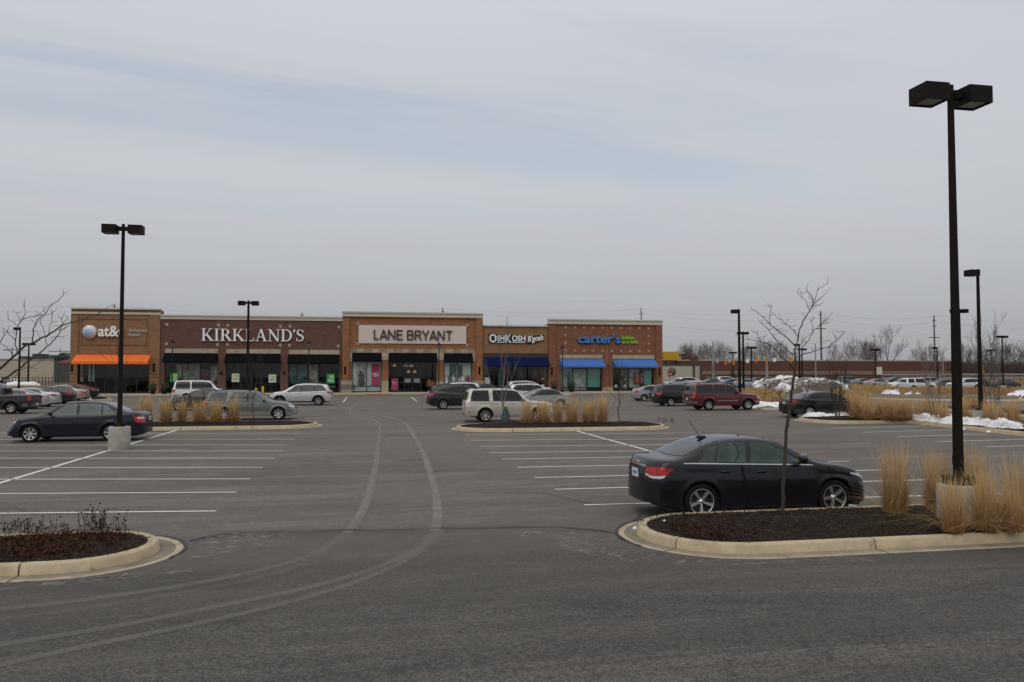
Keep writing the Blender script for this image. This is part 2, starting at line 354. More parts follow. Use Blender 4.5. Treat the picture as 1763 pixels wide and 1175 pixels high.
# ------------------------------------------------------------------ ground
FIELD = mat('field_grass', (0.13, 0.105, 0.06), 0.95, noise=(0.05, 1.0, (0.085, 0.06, 0.038)))
sheet('ground', [(-2500, -200), (2500, -200), (2500, 2800), (-2500, 2800)], -0.03, FIELD)
sheet('parking_lot', [(-140, -40), (190, -40), (190, 182), (-140, 182)], 0.0, OLD)
seam = [(325, 934), (355, 926), (400, 918.5), (470, 915.5), (560, 914.5), (640, 914), (760, 911), (880, 909.7), (960, 909), (1010, 913), (1066, 920)]
sp_ = [G(*p) for p in seam]
sheet('drive_lane', [(-60, sp_[0].y - .2)] + [(p.x, p.y) for p in sp_] + [(70, sp_[-1].y), (70, -20), (-60, -20)], 0.004, NEW)
# the tarred joint between the two asphalts
SEAL = mat('joint_sealant', (0.012, 0.012, 0.012), 0.6)
def ribbon(name, pts, wid, z, m, jitter=0.0, kind='structure'):
    rnd = random.Random(len(pts)); P2 = []
    for a, b in zip(pts[:-1], pts[1:]):
        n = max(1, int((b - a).length / 0.25))
        P2 += [a.lerp(b, k / n) for k in range(n)]
    P2.append(pts[-1]); vs = []; fs = []
    for i, p in enumerate(P2):
        d = (P2[min(i + 1, len(P2) - 1)] - P2[max(i - 1, 0)]).normalized(); nn = Vector((-d.y, d.x, 0))
        ww = wid * (0.5 + rnd.uniform(-.2, .2) * (jitter > 0)); q = p + nn * rnd.uniform(-jitter, jitter)
        vs += [(q.x - nn.x * ww, q.y - nn.y * ww, z), (q.x + nn.x * ww, q.y + nn.y * ww, z)]
    for i in range(len(P2) - 1): fs.append((2 * i + 1, 2 * i, 2 * i + 2, 2 * i + 3))
    me = D.meshes.new(name); me.from_pydata(vs, [], fs); me.materials.append(m); me.update()
    uv = me.uv_layers.new(name='UVMap')
    n = len(P2)
    for poly in me.polygons:
        for li in poly.loop_indices:
            vi = me.loops[li].vertex_index; uv.data[li].uv = ((vi // 2) * 0.25, vi % 2)
    o = ob(name, me); o['kind'] = kind; return o


# painted lines
def pline(a, b, wid=0.10):
    A, B = G(*a), G(*b); d = (B - A).normalized(); n = Vector((-d.y, d.x, 0)) * wid / 2
    me = D.meshes.new('parking_line'); vs = [A - n, A + n, B + n, B - n]
    me.from_pydata([(v.x, v.y, 0.006) for v in vs], [], [(3, 2, 1, 0)] if (vs[1] - vs[0]).cross(vs[3] - vs[0]).z < 0 else [(0, 1, 2, 3)])
    me.update()
    if me.polygons[0].normal.z < 0: me.flip_normals()
    me.materials.append(LINE); o = ob('parking_line', me); o['kind'] = 'structure'; return o
for a, b in [((-330, 888), (372, 880.4)), ((-250, 852), (407, 848)), ((-200, 826), (431, 825.2)), ((-160, 806), (452, 805.2)), ((-130, 789.5), (473, 789.5)),
             ((-100, 777), (488, 776.8)), ((-70, 767), (493, 766.6)), ((-50, 757), (506, 756.6)), ((-30, 746), (516, 746.6)),
             ((1006, 870), (1752, 849.8)), ((955, 843), (1625, 826)), ((920, 823), (1545, 809)), ((890, 805), (1462, 794.5)), ((864, 791), (1389, 782.4)),
             ((843, 780), (1330, 774)), ((826, 769), (1280, 765)), ((809, 758.6), (1235, 755.6)), ((800, 748.7), (1195, 746)),
             ((1431, 737.6), (1592, 734)), ((1487, 744.8), (1642, 740.5)), ((1545, 752.4), (1700, 748)), ((1613, 761), (1790, 756)), ((1697, 770), (1880, 764)), ((1800, 781), (1990, 774)),
             ((597.6, 684), (591, 693)), ((708, 684), (718, 691.5)), ((1265, 700), (1300, 699)), ((1280, 706), (1330, 704.8))]:
    pline(a, b)
pline((-60, 850), (313, 738.5), 0.13); pline((985, 740.5), (1508, 882.5), 0.13)
# worn patches of tyre dust: soft-edged tracks
def trackmat(name, col, amt):
    m = mat(name, col, 0.9, spec=0.2); t = m.node_tree; b = t.nodes['Principled BSDF']; l = t.links.new
    u = nd(t, 'ShaderNodeUVMap'); s = nd(t, 'ShaderNodeSeparateXYZ'); l(u.outputs[0], s.inputs[0])
    a = nd(t, 'ShaderNodeMath', operation='SUBTRACT'); l(s.outputs[1], a.inputs[0]); a.inputs[1].default_value = 0.5
    ab = nd(t, 'ShaderNodeMath', operation='ABSOLUTE'); l(a.outputs[0], ab.inputs[0])
    r = nd(t, 'ShaderNodeMapRange', interpolation_type='SMOOTHSTEP'); l(ab.outputs[0], r.inputs[0]); r.inputs[1].default_value = 0.18; r.inputs[2].default_value = 0.5
    r.inputs[3].default_value = amt; r.inputs[4].default_value = 0
    c = nd(t, 'ShaderNodeTexCoord'); n = nd(t, 'ShaderNodeTexNoise'); n.inputs['Scale'].default_value = 1.3; n.inputs['Detail'].default_value = 8; n.inputs['Roughness'].default_value = .75
    l(c.outputs['Object'], n.inputs[0]); q = nd(t, 'ShaderNodeMapRange'); l(n.outputs[0], q.inputs[0]); q.inputs[1].default_value = .36; q.inputs[2].default_value = .62; q.inputs[3].default_value = .62
    mu = nd(t, 'ShaderNodeMath', operation='MULTIPLY'); l(r.outputs[0], mu.inputs[0]); l(q.outputs[0], mu.inputs[1]); l(mu.outputs[0], b.inputs['Alpha'])
    return m
TR = trackmat('tyre_dust', (0.25, 0.225, 0.20), 0.78); TR2 = trackmat('tyre_dust_faint', (0.22, 0.20, 0.18), 0.20); TRL = trackmat('tyre_dust_light', (0.235, 0.21, 0.185), 0.40); TRD = trackmat('tyre_scuff', (0.03, 0.029, 0.028), 0.4)
TRF = trackmat('tyre_dust_trace', (0.18, 0.165, 0.15), 0.12)
def smoothpath(pp, k=6):
    P = [G(*p) for p in pp]; o_ = []
    for i in range(len(P) - 1):
        p0, p1, p2, p3 = P[max(i - 1, 0)], P[i], P[i + 1], P[min(i + 2, len(P) - 1)]
        for j in range(k):
            t = j / k; o_.append(0.5 * ((2 * p1) + (p2 - p0) * t + (2 * p0 - 5 * p1 + 4 * p2 - p3) * t * t + (3 * p1 - p0 - 3 * p2 + p3) * t ** 3))
    return o_ + [P[-1]]
zt = [0.009]
zt[0] += .0004; ribbon('vignette_strip', [Vector((-9, sp_[4].y - 1.3, 0)), Vector((9, sp_[4].y - 1.3, 0))], 3.4, zt[0], trackmat('vignette_strip', (0.17, 0.155, 0.138), .55)); ribbon('vignette_strip', [Vector((-14, sp_[4].y - 3.6, 0)), Vector((14, sp_[4].y - 3.6, 0))], 3.0, zt[0] + .0006, trackmat('vignette_strip_thin', (0.15, 0.137, 0.12), .3)); zt[0] += .0012  # pale strips by the joint paint the lens vignette's falloff into the asphalt
def track(pp, wd, m): zt[0] += 0.0004; return ribbon('tyre_track', smoothpath(pp), wd, zt[0], m)
track([(625, 694), (610, 699), (603, 706), (606, 713), (630, 719), (650, 728), (654, 738), (651, 775), (640, 835), (622, 885), (598, 918)], 0.26, TR); track([(612, 899), (598, 918), (540, 955), (440, 985), (300, 1012), (100, 1040), (-80, 1058)], 0.24, TRL)
track([(606, 708), (640, 713), (675, 721), (697, 729), (712, 750), (728, 780), (745, 830), (753, 880), (749, 915)], 0.28, TR); track([(752, 892), (749, 915), (715, 948), (640, 982), (520, 1016), (380, 1045), (200, 1080), (-60, 1122)], 0.22, TRL)
track([(650, 728), (654, 738), (653, 775), (643, 835), (626, 885), (603, 922), (545, 962), (450, 995), (300, 1025), (100, 1056), (-80, 1076)], 0.2, TR2)
track([(759, 915), (742, 935), (700, 965), (610, 1005), (480, 1043), (330, 1078), (150, 1115), (-60, 1160)], 0.20, TRL)
track([(560, 712), (600, 716), (575, 708), (566, 702), (590, 695)], 0.25, TR2)
track([(1095, 868), (1020, 868), (930, 850), (830, 850)], 0.1, TRD)
track([(-60, 1175), (500, 1105), (1100, 1085), (1800, 1060)], 0.8, TRF)

# ------------------------------------------------------------------ planted islands with concrete kerbs
def rounded(x0, x1, y0, y1, r=None, step=0.16):
    r = min(abs(x1 - x0), abs(y1 - y0)) / 2 if r is None else r
    P = []
    def arc(cx, cy, a0, a1):
        n = 18
        for k in range(n + 1):
            a = radians(a0 + (a1 - a0) * k / n); P.append(Vector((cx + r * cos(a), cy + r * sin(a), 0)))
    arc(x0 + r, y0 + r, 180, 270); arc(x1 - r, y0 + r, 270, 360); arc(x1 - r, y1 - r, 0, 90); arc(x0 + r, y1 - r, 90, 180)
    return P
def poly_round(pts, r=1.0):
    P = []; n = len(pts)
    for i in range(n):
        a, b, c = pts[i - 1], pts[i], pts[(i + 1) % n]; u = (a - b).normalized(); v = (c - b).normalized()
        rr = min(r, (a - b).length * .45, (c - b).length * .45); s, e = b + u * rr, b + v * rr
        for k in range(7):
            t = k / 6; P.append(s * (1 - t) ** 2 + b * 2 * t * (1 - t) + e * t * t)
    return P
def densify(P, step=0.25):
    o_ = []
    for a, b in zip(P, P[1:] + P[:1]):
        n = max(1, int((b - a).length / step)); o_ += [a.lerp(b, k / n) for k in range(n)]
    return o_
def normals(P):
    n = len(P); area = sum(P[i].x * P[(i + 1) % n].y - P[(i + 1) % n].x * P[i].y for i in range(n)); sgn = 1 if area > 0 else -1; o_ = []
    for i in range(n):
        d = (P[(i + 1) % n] - P[i - 1]).normalized(); o_.append(Vector((-d.y, d.x, 0)) * sgn)
    return o_
CURBP = [(0.0, 0.0), (0.03, 0.125), (0.045, 0.145), (0.075, 0.155), (0.16, 0.155), (0.18, 0.145), (0.18, 0.0)]
def island(P, gut=0.28, seglen=3.05, start=0.0, top=0.14, mound=0.10, chips=0, step=0.25, name='planting_bed', view=lambda p: True, bedmat=None, rough=0.02):
    P = densify(P, step); Nn = normals(P); n = len(P)
    # mulch bed: concentric rings rising to a mound
    cen = sum(P, Vector()) / n
    ins = [Vector(p) + q * (gut + 0.17) for p, q in zip(P, Nn)]
    me = D.meshes.new(name); bm = bmesh.new(); vs = [bm.verts.new((p.x, p.y, 0)) for p in ins]
    try: f = bm.faces.new(vs)
    except Exception: f = None
    bmesh.ops.triangulate(bm, faces=bm.faces[:]); 
    bm.free(); bm = bmesh.new()
    xs = [p.x for p in ins]; ys = [p.y for p in ins]; st = max(0.09, step * 0.45)
    # grid inside the outline, lifted by noise
    from mathutils.geometry import delaunay_2d_cdt
    inner = []; rnd = random.Random(3)
    x = min(xs)
    lim = 9000
    cell = max(st, sqrt((max(xs) - min(xs)) * (max(ys) - min(ys)) / lim))
    poly = [(p.x, p.y) for p in ins]
    A = np.array(poly); 
    gx = np.arange(min(xs), max(xs), cell); gy = np.arange(min(ys), max(ys), cell); GX, GY = np.meshgrid(gx, gy); GX = GX.ravel(); GY = GY.ravel()
    inside = np.zeros(len(GX), bool); j = len(A) - 1
    dmin = np.full(len(GX), 1e9)
    for i in range(len(A)):
        xi, yi, xj, yj = A[i][0], A[i][1], A[j][0], A[j][1]
        if yi != yj:
            c_ = ((yi > GY) != (yj > GY)) & (GX < (xj - xi) * (GY - yi) / (yj - yi) + xi); inside ^= c_
        dmin = np.minimum(dmin, (GX - xi) ** 2 + (GY - yi) ** 2); j = i
    ok = inside & (dmin > (cell * .6) ** 2)
    pts = [Vector(p) for p in poly] + [Vector((a + rnd.uniform(-.3, .3) * cell, b + rnd.uniform(-.3, .3) * cell)) for a, b in zip(GX[ok], GY[ok])]
    dd = [0.0] * len(poly) + list(np.sqrt(dmin[ok]))
    vo, eo, fo, ov, oe, of = delaunay_2d_cdt(pts, [], [list(range(len(poly)))], 1, 1e-5)
    vz = []
    for k, v in enumerate(vo):
        src = ov[k][0] if ov[k] else 0; d_ = dd[src] if src < len(dd) else 0
        h = top + mound * (1 - exp(-d_ / 0.7)) + (mnoise.noise(Vector((v.x * 1.1, v.y * 1.1, 0))) * 0.05 + mnoise.noise(Vector((v.x * 5, v.y * 5, 3))) * rough) * min(1, d_ / .3)
        vz.append((v.x, v.y, h))
    me.from_pydata(vz, [], [f for f in fo]); me.materials.append(bedmat or MULCH); me.update()
    for pz in me.polygons:
        pz.use_smooth = True
    if sum(p.normal.z for p in me.polygons) < 0: me.flip_normals()
    bm.free()
    root = ob(name, me); root['kind'] = 'structure'
    # kerb and gutter in cast lengths
    cum = [0.0]
    for i in range(n): cum.append(cum[-1] + (P[(i + 1) % n] - P[i]).length)
    tot = cum[-1]; ns_ = max(1, round(tot / seglen)); sl = tot / ns_
    def at(s):
        s %= tot; i = 0
        lo, hi = 0, n
        while lo < hi - 1:
            mid = (lo + hi) // 2
            if cum[mid] <= s: lo = mid
            else: hi = mid
        i = lo; t = (s - cum[i]) / max(1e-6, cum[i + 1] - cum[i])
        return P[i].lerp(P[(i + 1) % n], t), (Nn[i].lerp(Nn[(i + 1) % n], t)).normalized()
    for k in range(ns_):
        s0, s1 = start + k * sl + 0.013, start + (k + 1) * sl - 0.013
        if not view(at((s0 + s1) / 2)[0]): continue
        q = [at(s0)] + [at(s0 + (s1 - s0) * t / max(2, int(sl / step))) for t in range(1, max(2, int(sl / step)))] + [at(s1)]
        for nm, prof, m in (('curb_segment', [(gut + a, b) for a, b in CURBP], CONC), ('gutter_segment', [(0, -0.01), (0.0, 0.012), (gut, 0.004 + 0.012 * (gut < .1)), (gut + .05, 0.0)], GUTTER)):
            if gut < 0.05 and nm == 'gutter_segment': continue
            mb = MB(); vs = [(p.x + nn.x * a, p.y + nn.y * a, b) for (p, nn) in q for (a, b) in prof]; w_ = len(prof); fs = []
            for i in range(len(q) - 1):
                for jx in range(w_ - 1): fs.append((i * w_ + jx, (i + 1) * w_ + jx, (i + 1) * w_ + jx + 1, i * w_ + jx + 1))
            mb.add(vs, fs, 0, nm == 'curb_segment')
            if nm == 'curb_segment': mb.add(vs[:w_], [tuple(range(w_))]); mb.add(vs[-w_:], [tuple(range(w_))[::-1]])
            mb.build(nm, m, root)
    if chips:
        mb = MB(); rnd = random.Random(chips); ii = np.flatnonzero(ok)
        pool = [p for p in vz if view(Vector((p[0], p[1], 0)))]
        for k in range(chips):
            p = rnd.choice(pool); c = Vector((p[0] + rnd.uniform(-.06, .06), p[1] + rnd.uniform(-.06, .06), p[2] + rnd.uniform(0.0, 0.018)))
            a = rnd.uniform(0, 2 * pi); l_ = rnd.uniform(.006, .026); w_ = rnd.uniform(.002, .007)
            u = Vector((cos(a), sin(a), rnd.uniform(-.5, .5))) * l_; v = Vector((-sin(a), cos(a), rnd.uniform(-.4, .4))) * w_; h_ = Vector((0, 0, .006))
            mb.add([c - u - v, c + u - v * .6, c + u * .8 + v, c - u + v * .7, c + h_], [(0, 1, 4), (1, 2, 4), (2, 3, 4), (3, 0, 4)])
        o = mb.build('wood_chips', CHIP, root); o['kind'] = 'stuff'
    return root
infront = lambda p: 3 < zdepth(p) and abs(Vector((p.x, p.y, 0)).dot(RT)) < 0.80 * zdepth(p) + 3
# right near island
Yf = G(1320, 964).y; Xn = G(1062, 922).x; Yk = G(1400, 884.5).y + .15
NR = island(rounded(Xn, Xn + 26, Yf, Yk), 0.30, 3.4, 1.05, mound=0.09, chips=20000, view=infront)
Yf2 = G(100, 1000).y; Xn2 = G(313, 950).x; Yk2 = G(190, 913, .15).y + .35
NL = island(rounded(Xn2 - 24, Xn2, Yf2, Yk2), 0.33, 3.3, 0.55, mound=0.07, chips=14000, view=infront)
Y3 = G(400, 740.3).y
ML = island(rounded(G(105, 742).x, G(553, 737).x, Y3, Y3 + 4.4), 0.22, 3.3, 0.3, mound=0.10, chips=3000)
Y4 = G(980, 743).y
MR = island(rounded(G(776, 739).x, G(1160, 737).x, Y4, Y4 + 4.4), 0.22, 3.3, 0.5, mound=0.10, chips=3000)
nose = G(1361, 724); f1 = G(1556, 728.5); f2 = G(1763, 751.5); dirs = (f2 - f1).normalized()
P5 = poly_round([Vector((nose.x, G(1440, 731).y, 0)), Vector((f1.x, G(1440, 731).y, 0)), f1 + dirs * 1, f1 + dirs * 34, f1 + dirs * 34 + Vector((6.5, 0, 0)), Vector((f1.x + 6.5, G(1440, 731).y + 4.6, 0)), Vector((nose.x, G(1440, 731).y + 4.6, 0))], 2.2)
MRR = island(P5, 0.22, 3.3, 0.0, mound=0.10, view=infront, step=0.35)
def pxisland(pts, r=1.5, **k): return island(poly_round([G(*p) for p in pts], r), 0.2, 4.0, step=0.6, **k)
pxisland([(1566, 703), (1763, 719), (1900, 731), (1900, 719), (1763, 708.5), (1566, 699)], name='planting_bed', mound=.05)
pxisland([(1300, 706), (1342, 706.5), (1380, 690), (1430, 684), (1560, 690), (1763, 692), (1763, 684), (1500, 681), (1440, 676), (1300, 672), (1285, 680)], name='planting_bed', mound=.2, r=3, bedmat=FIELD)
# island tip left of the orange-awning shop, and strip beyond the left row of cars
pxisland([(150, 692), (188, 690.5), (196, 688), (188, 686), (150, 686)], r=2.0)

# bits of old snow and salt near the joint
SALT = trackmat('salt_stain', (0.38, 0.365, 0.34), 0.75)
for n_ in SALT.node_tree.nodes:
    if n_.type == 'TEX_NOISE': n_.inputs['Scale'].default_value = 5.5
    if n_.type == 'MAP_RANGE' and abs(n_.inputs[1].default_value - .36) < 1e-4: n_.inputs[1].default_value = .51; n_.inputs[2].default_value = .76; n_.inputs[3].default_value = 0
for (a, b, w_) in (((350, 930), (510, 922), 1.1), ((330, 945), (480, 930), 1.2), ((400, 925), (455, 922), .8), ((290, 965), (400, 945), .8), ((960, 935), (1120, 968), .9), ((900, 920), (1060, 930), .8), ((1150, 972), (1500, 964), .5), ((0, 1012), (330, 985), .5)):
    zt[0] += .0004; ribbon('salt_stain', [G(*a), G(*b)], w_, zt[0], SALT)

ribbon('asphalt_joint', sp_, 0.045, 0.026, SEAL, 0.012)
for x_, r_, s_, y0_, y1_ in ((Xn, (Yk - Yf) / 2, 1, Yf, Yk), (Xn2, (Yk2 - Yf2) / 2, -1, Yf2, Yk2)):     # sealant run round the gutter noses
    cx_, cy_ = x_ + s_ * r_, (y0_ + y1_) / 2; q_ = []
    for k in range(22):
        a_ = radians(200 - k * 5.2) if s_ > 0 else radians(-20 + k * 5.2); q_.append(Vector((cx_ + (r_ + .022) * cos(a_), cy_ + (r_ + .022) * sin(a_), 0)))
    ribbon('asphalt_joint', q_, 0.035, 0.027, SEAL, 0.008)
# ------------------------------------------------------------------ the row of shops
YB = G(600, 678).y
def X(px): return onY(px, 640, YB).x
def Z(px, py): return onY(px, py, YB).z
BR_TAN = brick('brick_tan', (0.22, 0.115, 0.055), (0.26, 0.14, 0.07), (0.22, 0.15, 0.10), streak=.22)
BR_DARK = brick('brick_dark', (0.10, 0.045, 0.033), (0.14, 0.062, 0.045), (0.15, 0.11, 0.09), streak=.3)
BR_OR = brick('brick_orange', (0.22, 0.080, 0.034), (0.29, 0.12, 0.05), (0.25, 0.17, 0.11), streak=.35)
BR_RED = brick('brick_red', (0.175, 0.066, 0.036), (0.215, 0.084, 0.047), (0.22, 0.13, 0.09), streak=.22)
BR_FAR = brick('brick_far', (0.10, 0.042, 0.033), (0.115, 0.050, 0.040), (0.12, 0.07, 0.055), streak=.2)
CORN = mat('cornice_render', (0.50, 0.46, 0.375), 0.8, noise=(0.7, 0.5, (0.42, 0.38, 0.30)))
STONE = mat('cast_stone', (0.40, 0.345, 0.25), 0.9, noise=(1.2, 0.8, (0.29, 0.24, 0.165)))
STONE2 = mat('cast_stone_dark', (0.27, 0.22, 0.15), 0.9, noise=(1.5, 0.8, (0.20, 0.165, 0.11)))
FRAME = mat('storefront_frame', (0.018, 0.017, 0.016), 0.4)
SGLASS = clear_glass('shop_glass', (0.93, 0.96, 0.95))
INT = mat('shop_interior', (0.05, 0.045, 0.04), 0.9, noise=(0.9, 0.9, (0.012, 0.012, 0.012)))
ROOFM = mat('roof_membrane', (0.3, 0.3, 0.3), 0.9)
AWB=1
AW = {'orange': mat('awning_orange', (0.78, 0.155, 0.018), 0.8, noise=(.6, .25, (0.66, 0.12, 0.015))), 'black': mat('awning_black', (0.0055, 0.0055, 0.006), 0.95, spec=.08),
      'navy': mat('awning_navy', (0.006, 0.010, 0.050), 0.95, spec=.08), 'blue': mat('awning_blue', (0.065, 0.155, 0.42), 0.9, spec=.15, noise=(.6, .25, (0.055, 0.13, 0.36)))}
WHITE = mat('sign_white', (0.80, 0.81, 0.80), 0.5); NAVY = mat('sign_navy', (0.01, 0.013, 0.035), 0.5)

def shop(label, x0, x1, ytop, ycap, brickm, openings, capm=CORN, capproud=0.12, sill=676):
    """x0..x1 in the facade; ytop/ycap = cornice top and bottom; openings = [(xa, xb, ytopopening)]"""
    xm = (x0 + x1) / 2; zt_, zc = Z(xm, ytop), Z(xm, ycap); X0, X1 = X(x0), X(x1)
    r = thing('brick_shop', label, 'shop', ((X0 + X1) / 2, YB, 0), 0, 'shops of the retail strip')
    off = Vector(((X0 + X1) / 2, YB, 0)); r.location = (0, 0, 0)
    r.location = off
    def loc(o): o.matrix_parent_inverse = Matrix.Translation(-off); return o
    mb = MB(); g = 0.01
    xs = sorted(openings)
    ztops = [Z((a + b) / 2, t) for a, b, t in xs]
    cur = X0 + g
    for (a, b, t), zz in zip(xs, ztops):
        if X(a) - cur > 0.02: mb.box(cur, X(a), YB, YB + 0.4, 0.15, zc)
        mb.box(X(a), X(b), YB + 0.003, YB + 0.4, zz, zc)
        cur = X(b)
    if X1 - g - cur > 0.02: mb.box(cur, X1 - g, YB, YB + 0.4, 0.15, zc)
    loc(mb.build('wall', brickm, r))
    mb = MB(); DEP = 24; zl = min(zc - .3, 6.6)
    for q0, q1, zz in ((YB + .4, YB + 1.6, zc), (YB + 1.6, YB + DEP, zl)):
        mb.box(X0 + g, X0 + .4, q0, q1, 0, zz); mb.box(X1 - .4, X1 - g, q0, q1, 0, zz)
    mb.box(X0 + g, X1 - g, YB + DEP, YB + DEP + .4, 0, zl)
    loc(mb.build('outer_wall', brickm, r))
    loc(MB().box(X0 + .41, X1 - .41, YB + .41, YB + DEP - .01, zl - .6, zl - .4).build('roof', ROOFM, r))
    mb = MB(); mb.box(X0 + g, X1 - g, YB - capproud, YB + .45, zc + .003, zt_ - .18)
    mb.box(X0 + g, X1 - g, YB - capproud - .10, YB + .5, zt_ - .178, zt_)
    loc(mb.build('cornice', capm, r))
    # a dark room behind the glass
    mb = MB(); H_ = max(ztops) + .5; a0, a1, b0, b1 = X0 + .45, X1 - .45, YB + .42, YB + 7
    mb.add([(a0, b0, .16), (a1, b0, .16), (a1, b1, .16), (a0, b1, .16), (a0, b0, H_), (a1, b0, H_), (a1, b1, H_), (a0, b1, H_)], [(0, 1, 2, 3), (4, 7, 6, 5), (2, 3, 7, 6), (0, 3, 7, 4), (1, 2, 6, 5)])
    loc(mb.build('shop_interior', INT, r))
    return r, loc
def prt(mb, name, m, r, loc, label=None):
    o = loc(mb.build(name, m, r)); 
    if label: o['label'] = label
    return o
def storefront(r, loc, xa, xb, ytop, mull, transom=None, sill_y=675.5, kick=None, doors=()):
    z0, z1 = 0.16, Z((xa + xb) / 2, ytop); A, B = X(xa), X(xb); y = YB + 0.22; t = 0.06
    mb = MB(); mb.box(A, A + t, y - .06, y + .06, z0, z1); mb.box(B - t, B, y - .06, y + .06, z0, z1); mb.box(A + t, B - t, y - .06, y + .06, z1 - t, z1); mb.box(A + t, B - t, y - .06, y + .06, z0, z0 + .12)
    ms = [A + t] + [X(m) for m in mull] + [B - t]
    for m in ms[1:-1]: mb.box(m - .04, m + .04, y - .055, y + .055, z0 + .12, z1 - t)
    zk = None
    if kick: zk = Z((xa + xb) / 2, kick); 
    if zk:
        for a, b in zip(ms[:-1], ms[1:]): mb.box(a + .042, b - .042, y - .05, y + .05, zk - .03, zk + .05)
    f = prt(mb, 'window_frame', FRAME, r, loc)
    for i, (a, b) in enumerate(zip(ms[:-1], ms[1:])):
        o = MB().box(a, b, y - .006, y + .006, z0 + .1, z1 - t).build('pane', SGLASS, f)
    for d in doors:
        dx = X(d); o = MB().tube([(dx, y - .12, 1.0), (dx, y - .12, 1.35)], .02, 6).build('door_handle', BLACK, f)
    return f
def awning(r, loc, xa, xb, y0, y1, col, out=1.25, drop=0.22, thick=.02):
    """slopes from y0 on the wall down to y1 at its front, with a hanging valance"""
    A, B = X(xa), X(xb); z1 = Z((xa + xb) / 2, y0) - .02
    # front edge stands nearer the camera: choose its height so that it shows at y1
    d = ray((xa + xb) / 2, y1); z0 = (O + d * ((YB - out) / d.y)).z
    mb = MB(); F = YB - out; W_ = YB - .012
    mb.add([(A, W_, z1), (B, W_, z1), (B, F, z0 + drop), (A, F, z0 + drop), (B, F, z0), (A, F, z0), (A, W_, z0 + drop), (B, W_, z0 + drop), (A, W_, z0), (B, W_, z0)],
           [(0, 3, 2, 1), (3, 5, 4, 2), (0, 6, 3), (1, 2, 7), (3, 6, 8, 5), (2, 4, 9, 7)])
    n = max(2, int((B - A) / 1.2))
    prt(mb, 'awning', AW[col], r, loc)
def walllamp(r, loc, px, py):
    x, z = X(px), Z(px, py)
    mb = MB(); mb.box(x - .10, x + .10, YB - .22, YB - .004, z - .42, z + .42); mb.box(x - .15, x + .15, YB - .26, YB - .002, z + .42, z + .47); mb.box(x - .15, x + .15, YB - .26, YB - .002, z - .47, z - .42)
    prt(mb, 'wall_lamp', BRONZE, r, loc)
def domelamp(r, loc, px, py):
    x, z = X(px), Z(px, py); mb = MB(); mb.tube([(x, YB, z), (x, YB - .2, z + .05), (x, YB - .3, z)], .03, 6); mb.lathe([(.03, .0), (.16, -.12), (.17, -.2)], 10, c=(x, YB - .3, z))
    prt(mb, 'wall_lamp', BRONZE, r, loc)
def stonesq(r, loc, pts, s=.155):
    for px, py in pts:
        x, z = X(px), Z(px, py); prt(MB().box(x - s, x + s, YB - .035, YB - .001, z - s, z + s), 'stone_square', STONE, r, loc)
def lintel(r, loc, xa, xb, ya, yb, n=3, alt=False, proud=.06):
    for i in range(n):
        a, b = xa + (xb - xa) * i / n, xa + (xb - xa) * (i + 1) / n; xm = (xa + xb) / 2
        prt(MB().box(X(a) + .012, X(b) - .012, YB - proud, YB - .002, Z(xm, yb) , Z(xm, ya)), 'stone_block', STONE2 if (alt and i % 2 == 0) else STONE, r, loc)
def stonebase(r, loc, xa, xb, ya, yb=676, proud=.05):
    prt(MB().box(X(xa), X(xb), YB - proud, YB - .002, .152, Z((xa + xb) / 2, ya)), 'stone_base', STONE, r, loc)
    prt(MB().box(X(xa) - .03, X(xb) + .03, YB - proud - .04, YB - .001, Z((xa + xb) / 2, ya) + .003, Z((xa + xb) / 2, ya) + .10), 'stone_cap', STONE, r, loc)
def pilaster(r, loc, xa, xb, ya, m, proud=.1, yb=None):
    prt(MB().box(X(xa) + .01, X(xb) - .01, YB - proud, YB - .003, .153 if yb is None else Z(xa, yb), Z((xa + xb) / 2, ya)), 'pilaster', m, r, loc)
def poster(r, loc, xa, xb, ya, yb, m, text=None, tm=None, yoff=.10, box=None):
    xm = (xa + xb) / 2; y = YB + yoff
    o = prt(MB().box(X(xa), X(xb), y, y + .02, Z(xm, yb), Z(xm, ya)), 'poster', m, r, loc)
    if text:
        b = box or (.15, .85, .3, .65); w_, h_ = X(xb) - X(xa), Z(xm, ya) - Z(xm, yb)
        t = fit_text('lettering', text, X(xa) + w_ * b[0], X(xa) + w_ * b[1], Z(xm, yb) + h_ * b[2], Z(xm, yb) + h_ * b[3], y - .004, tm, o, extrude=.008)
    return o

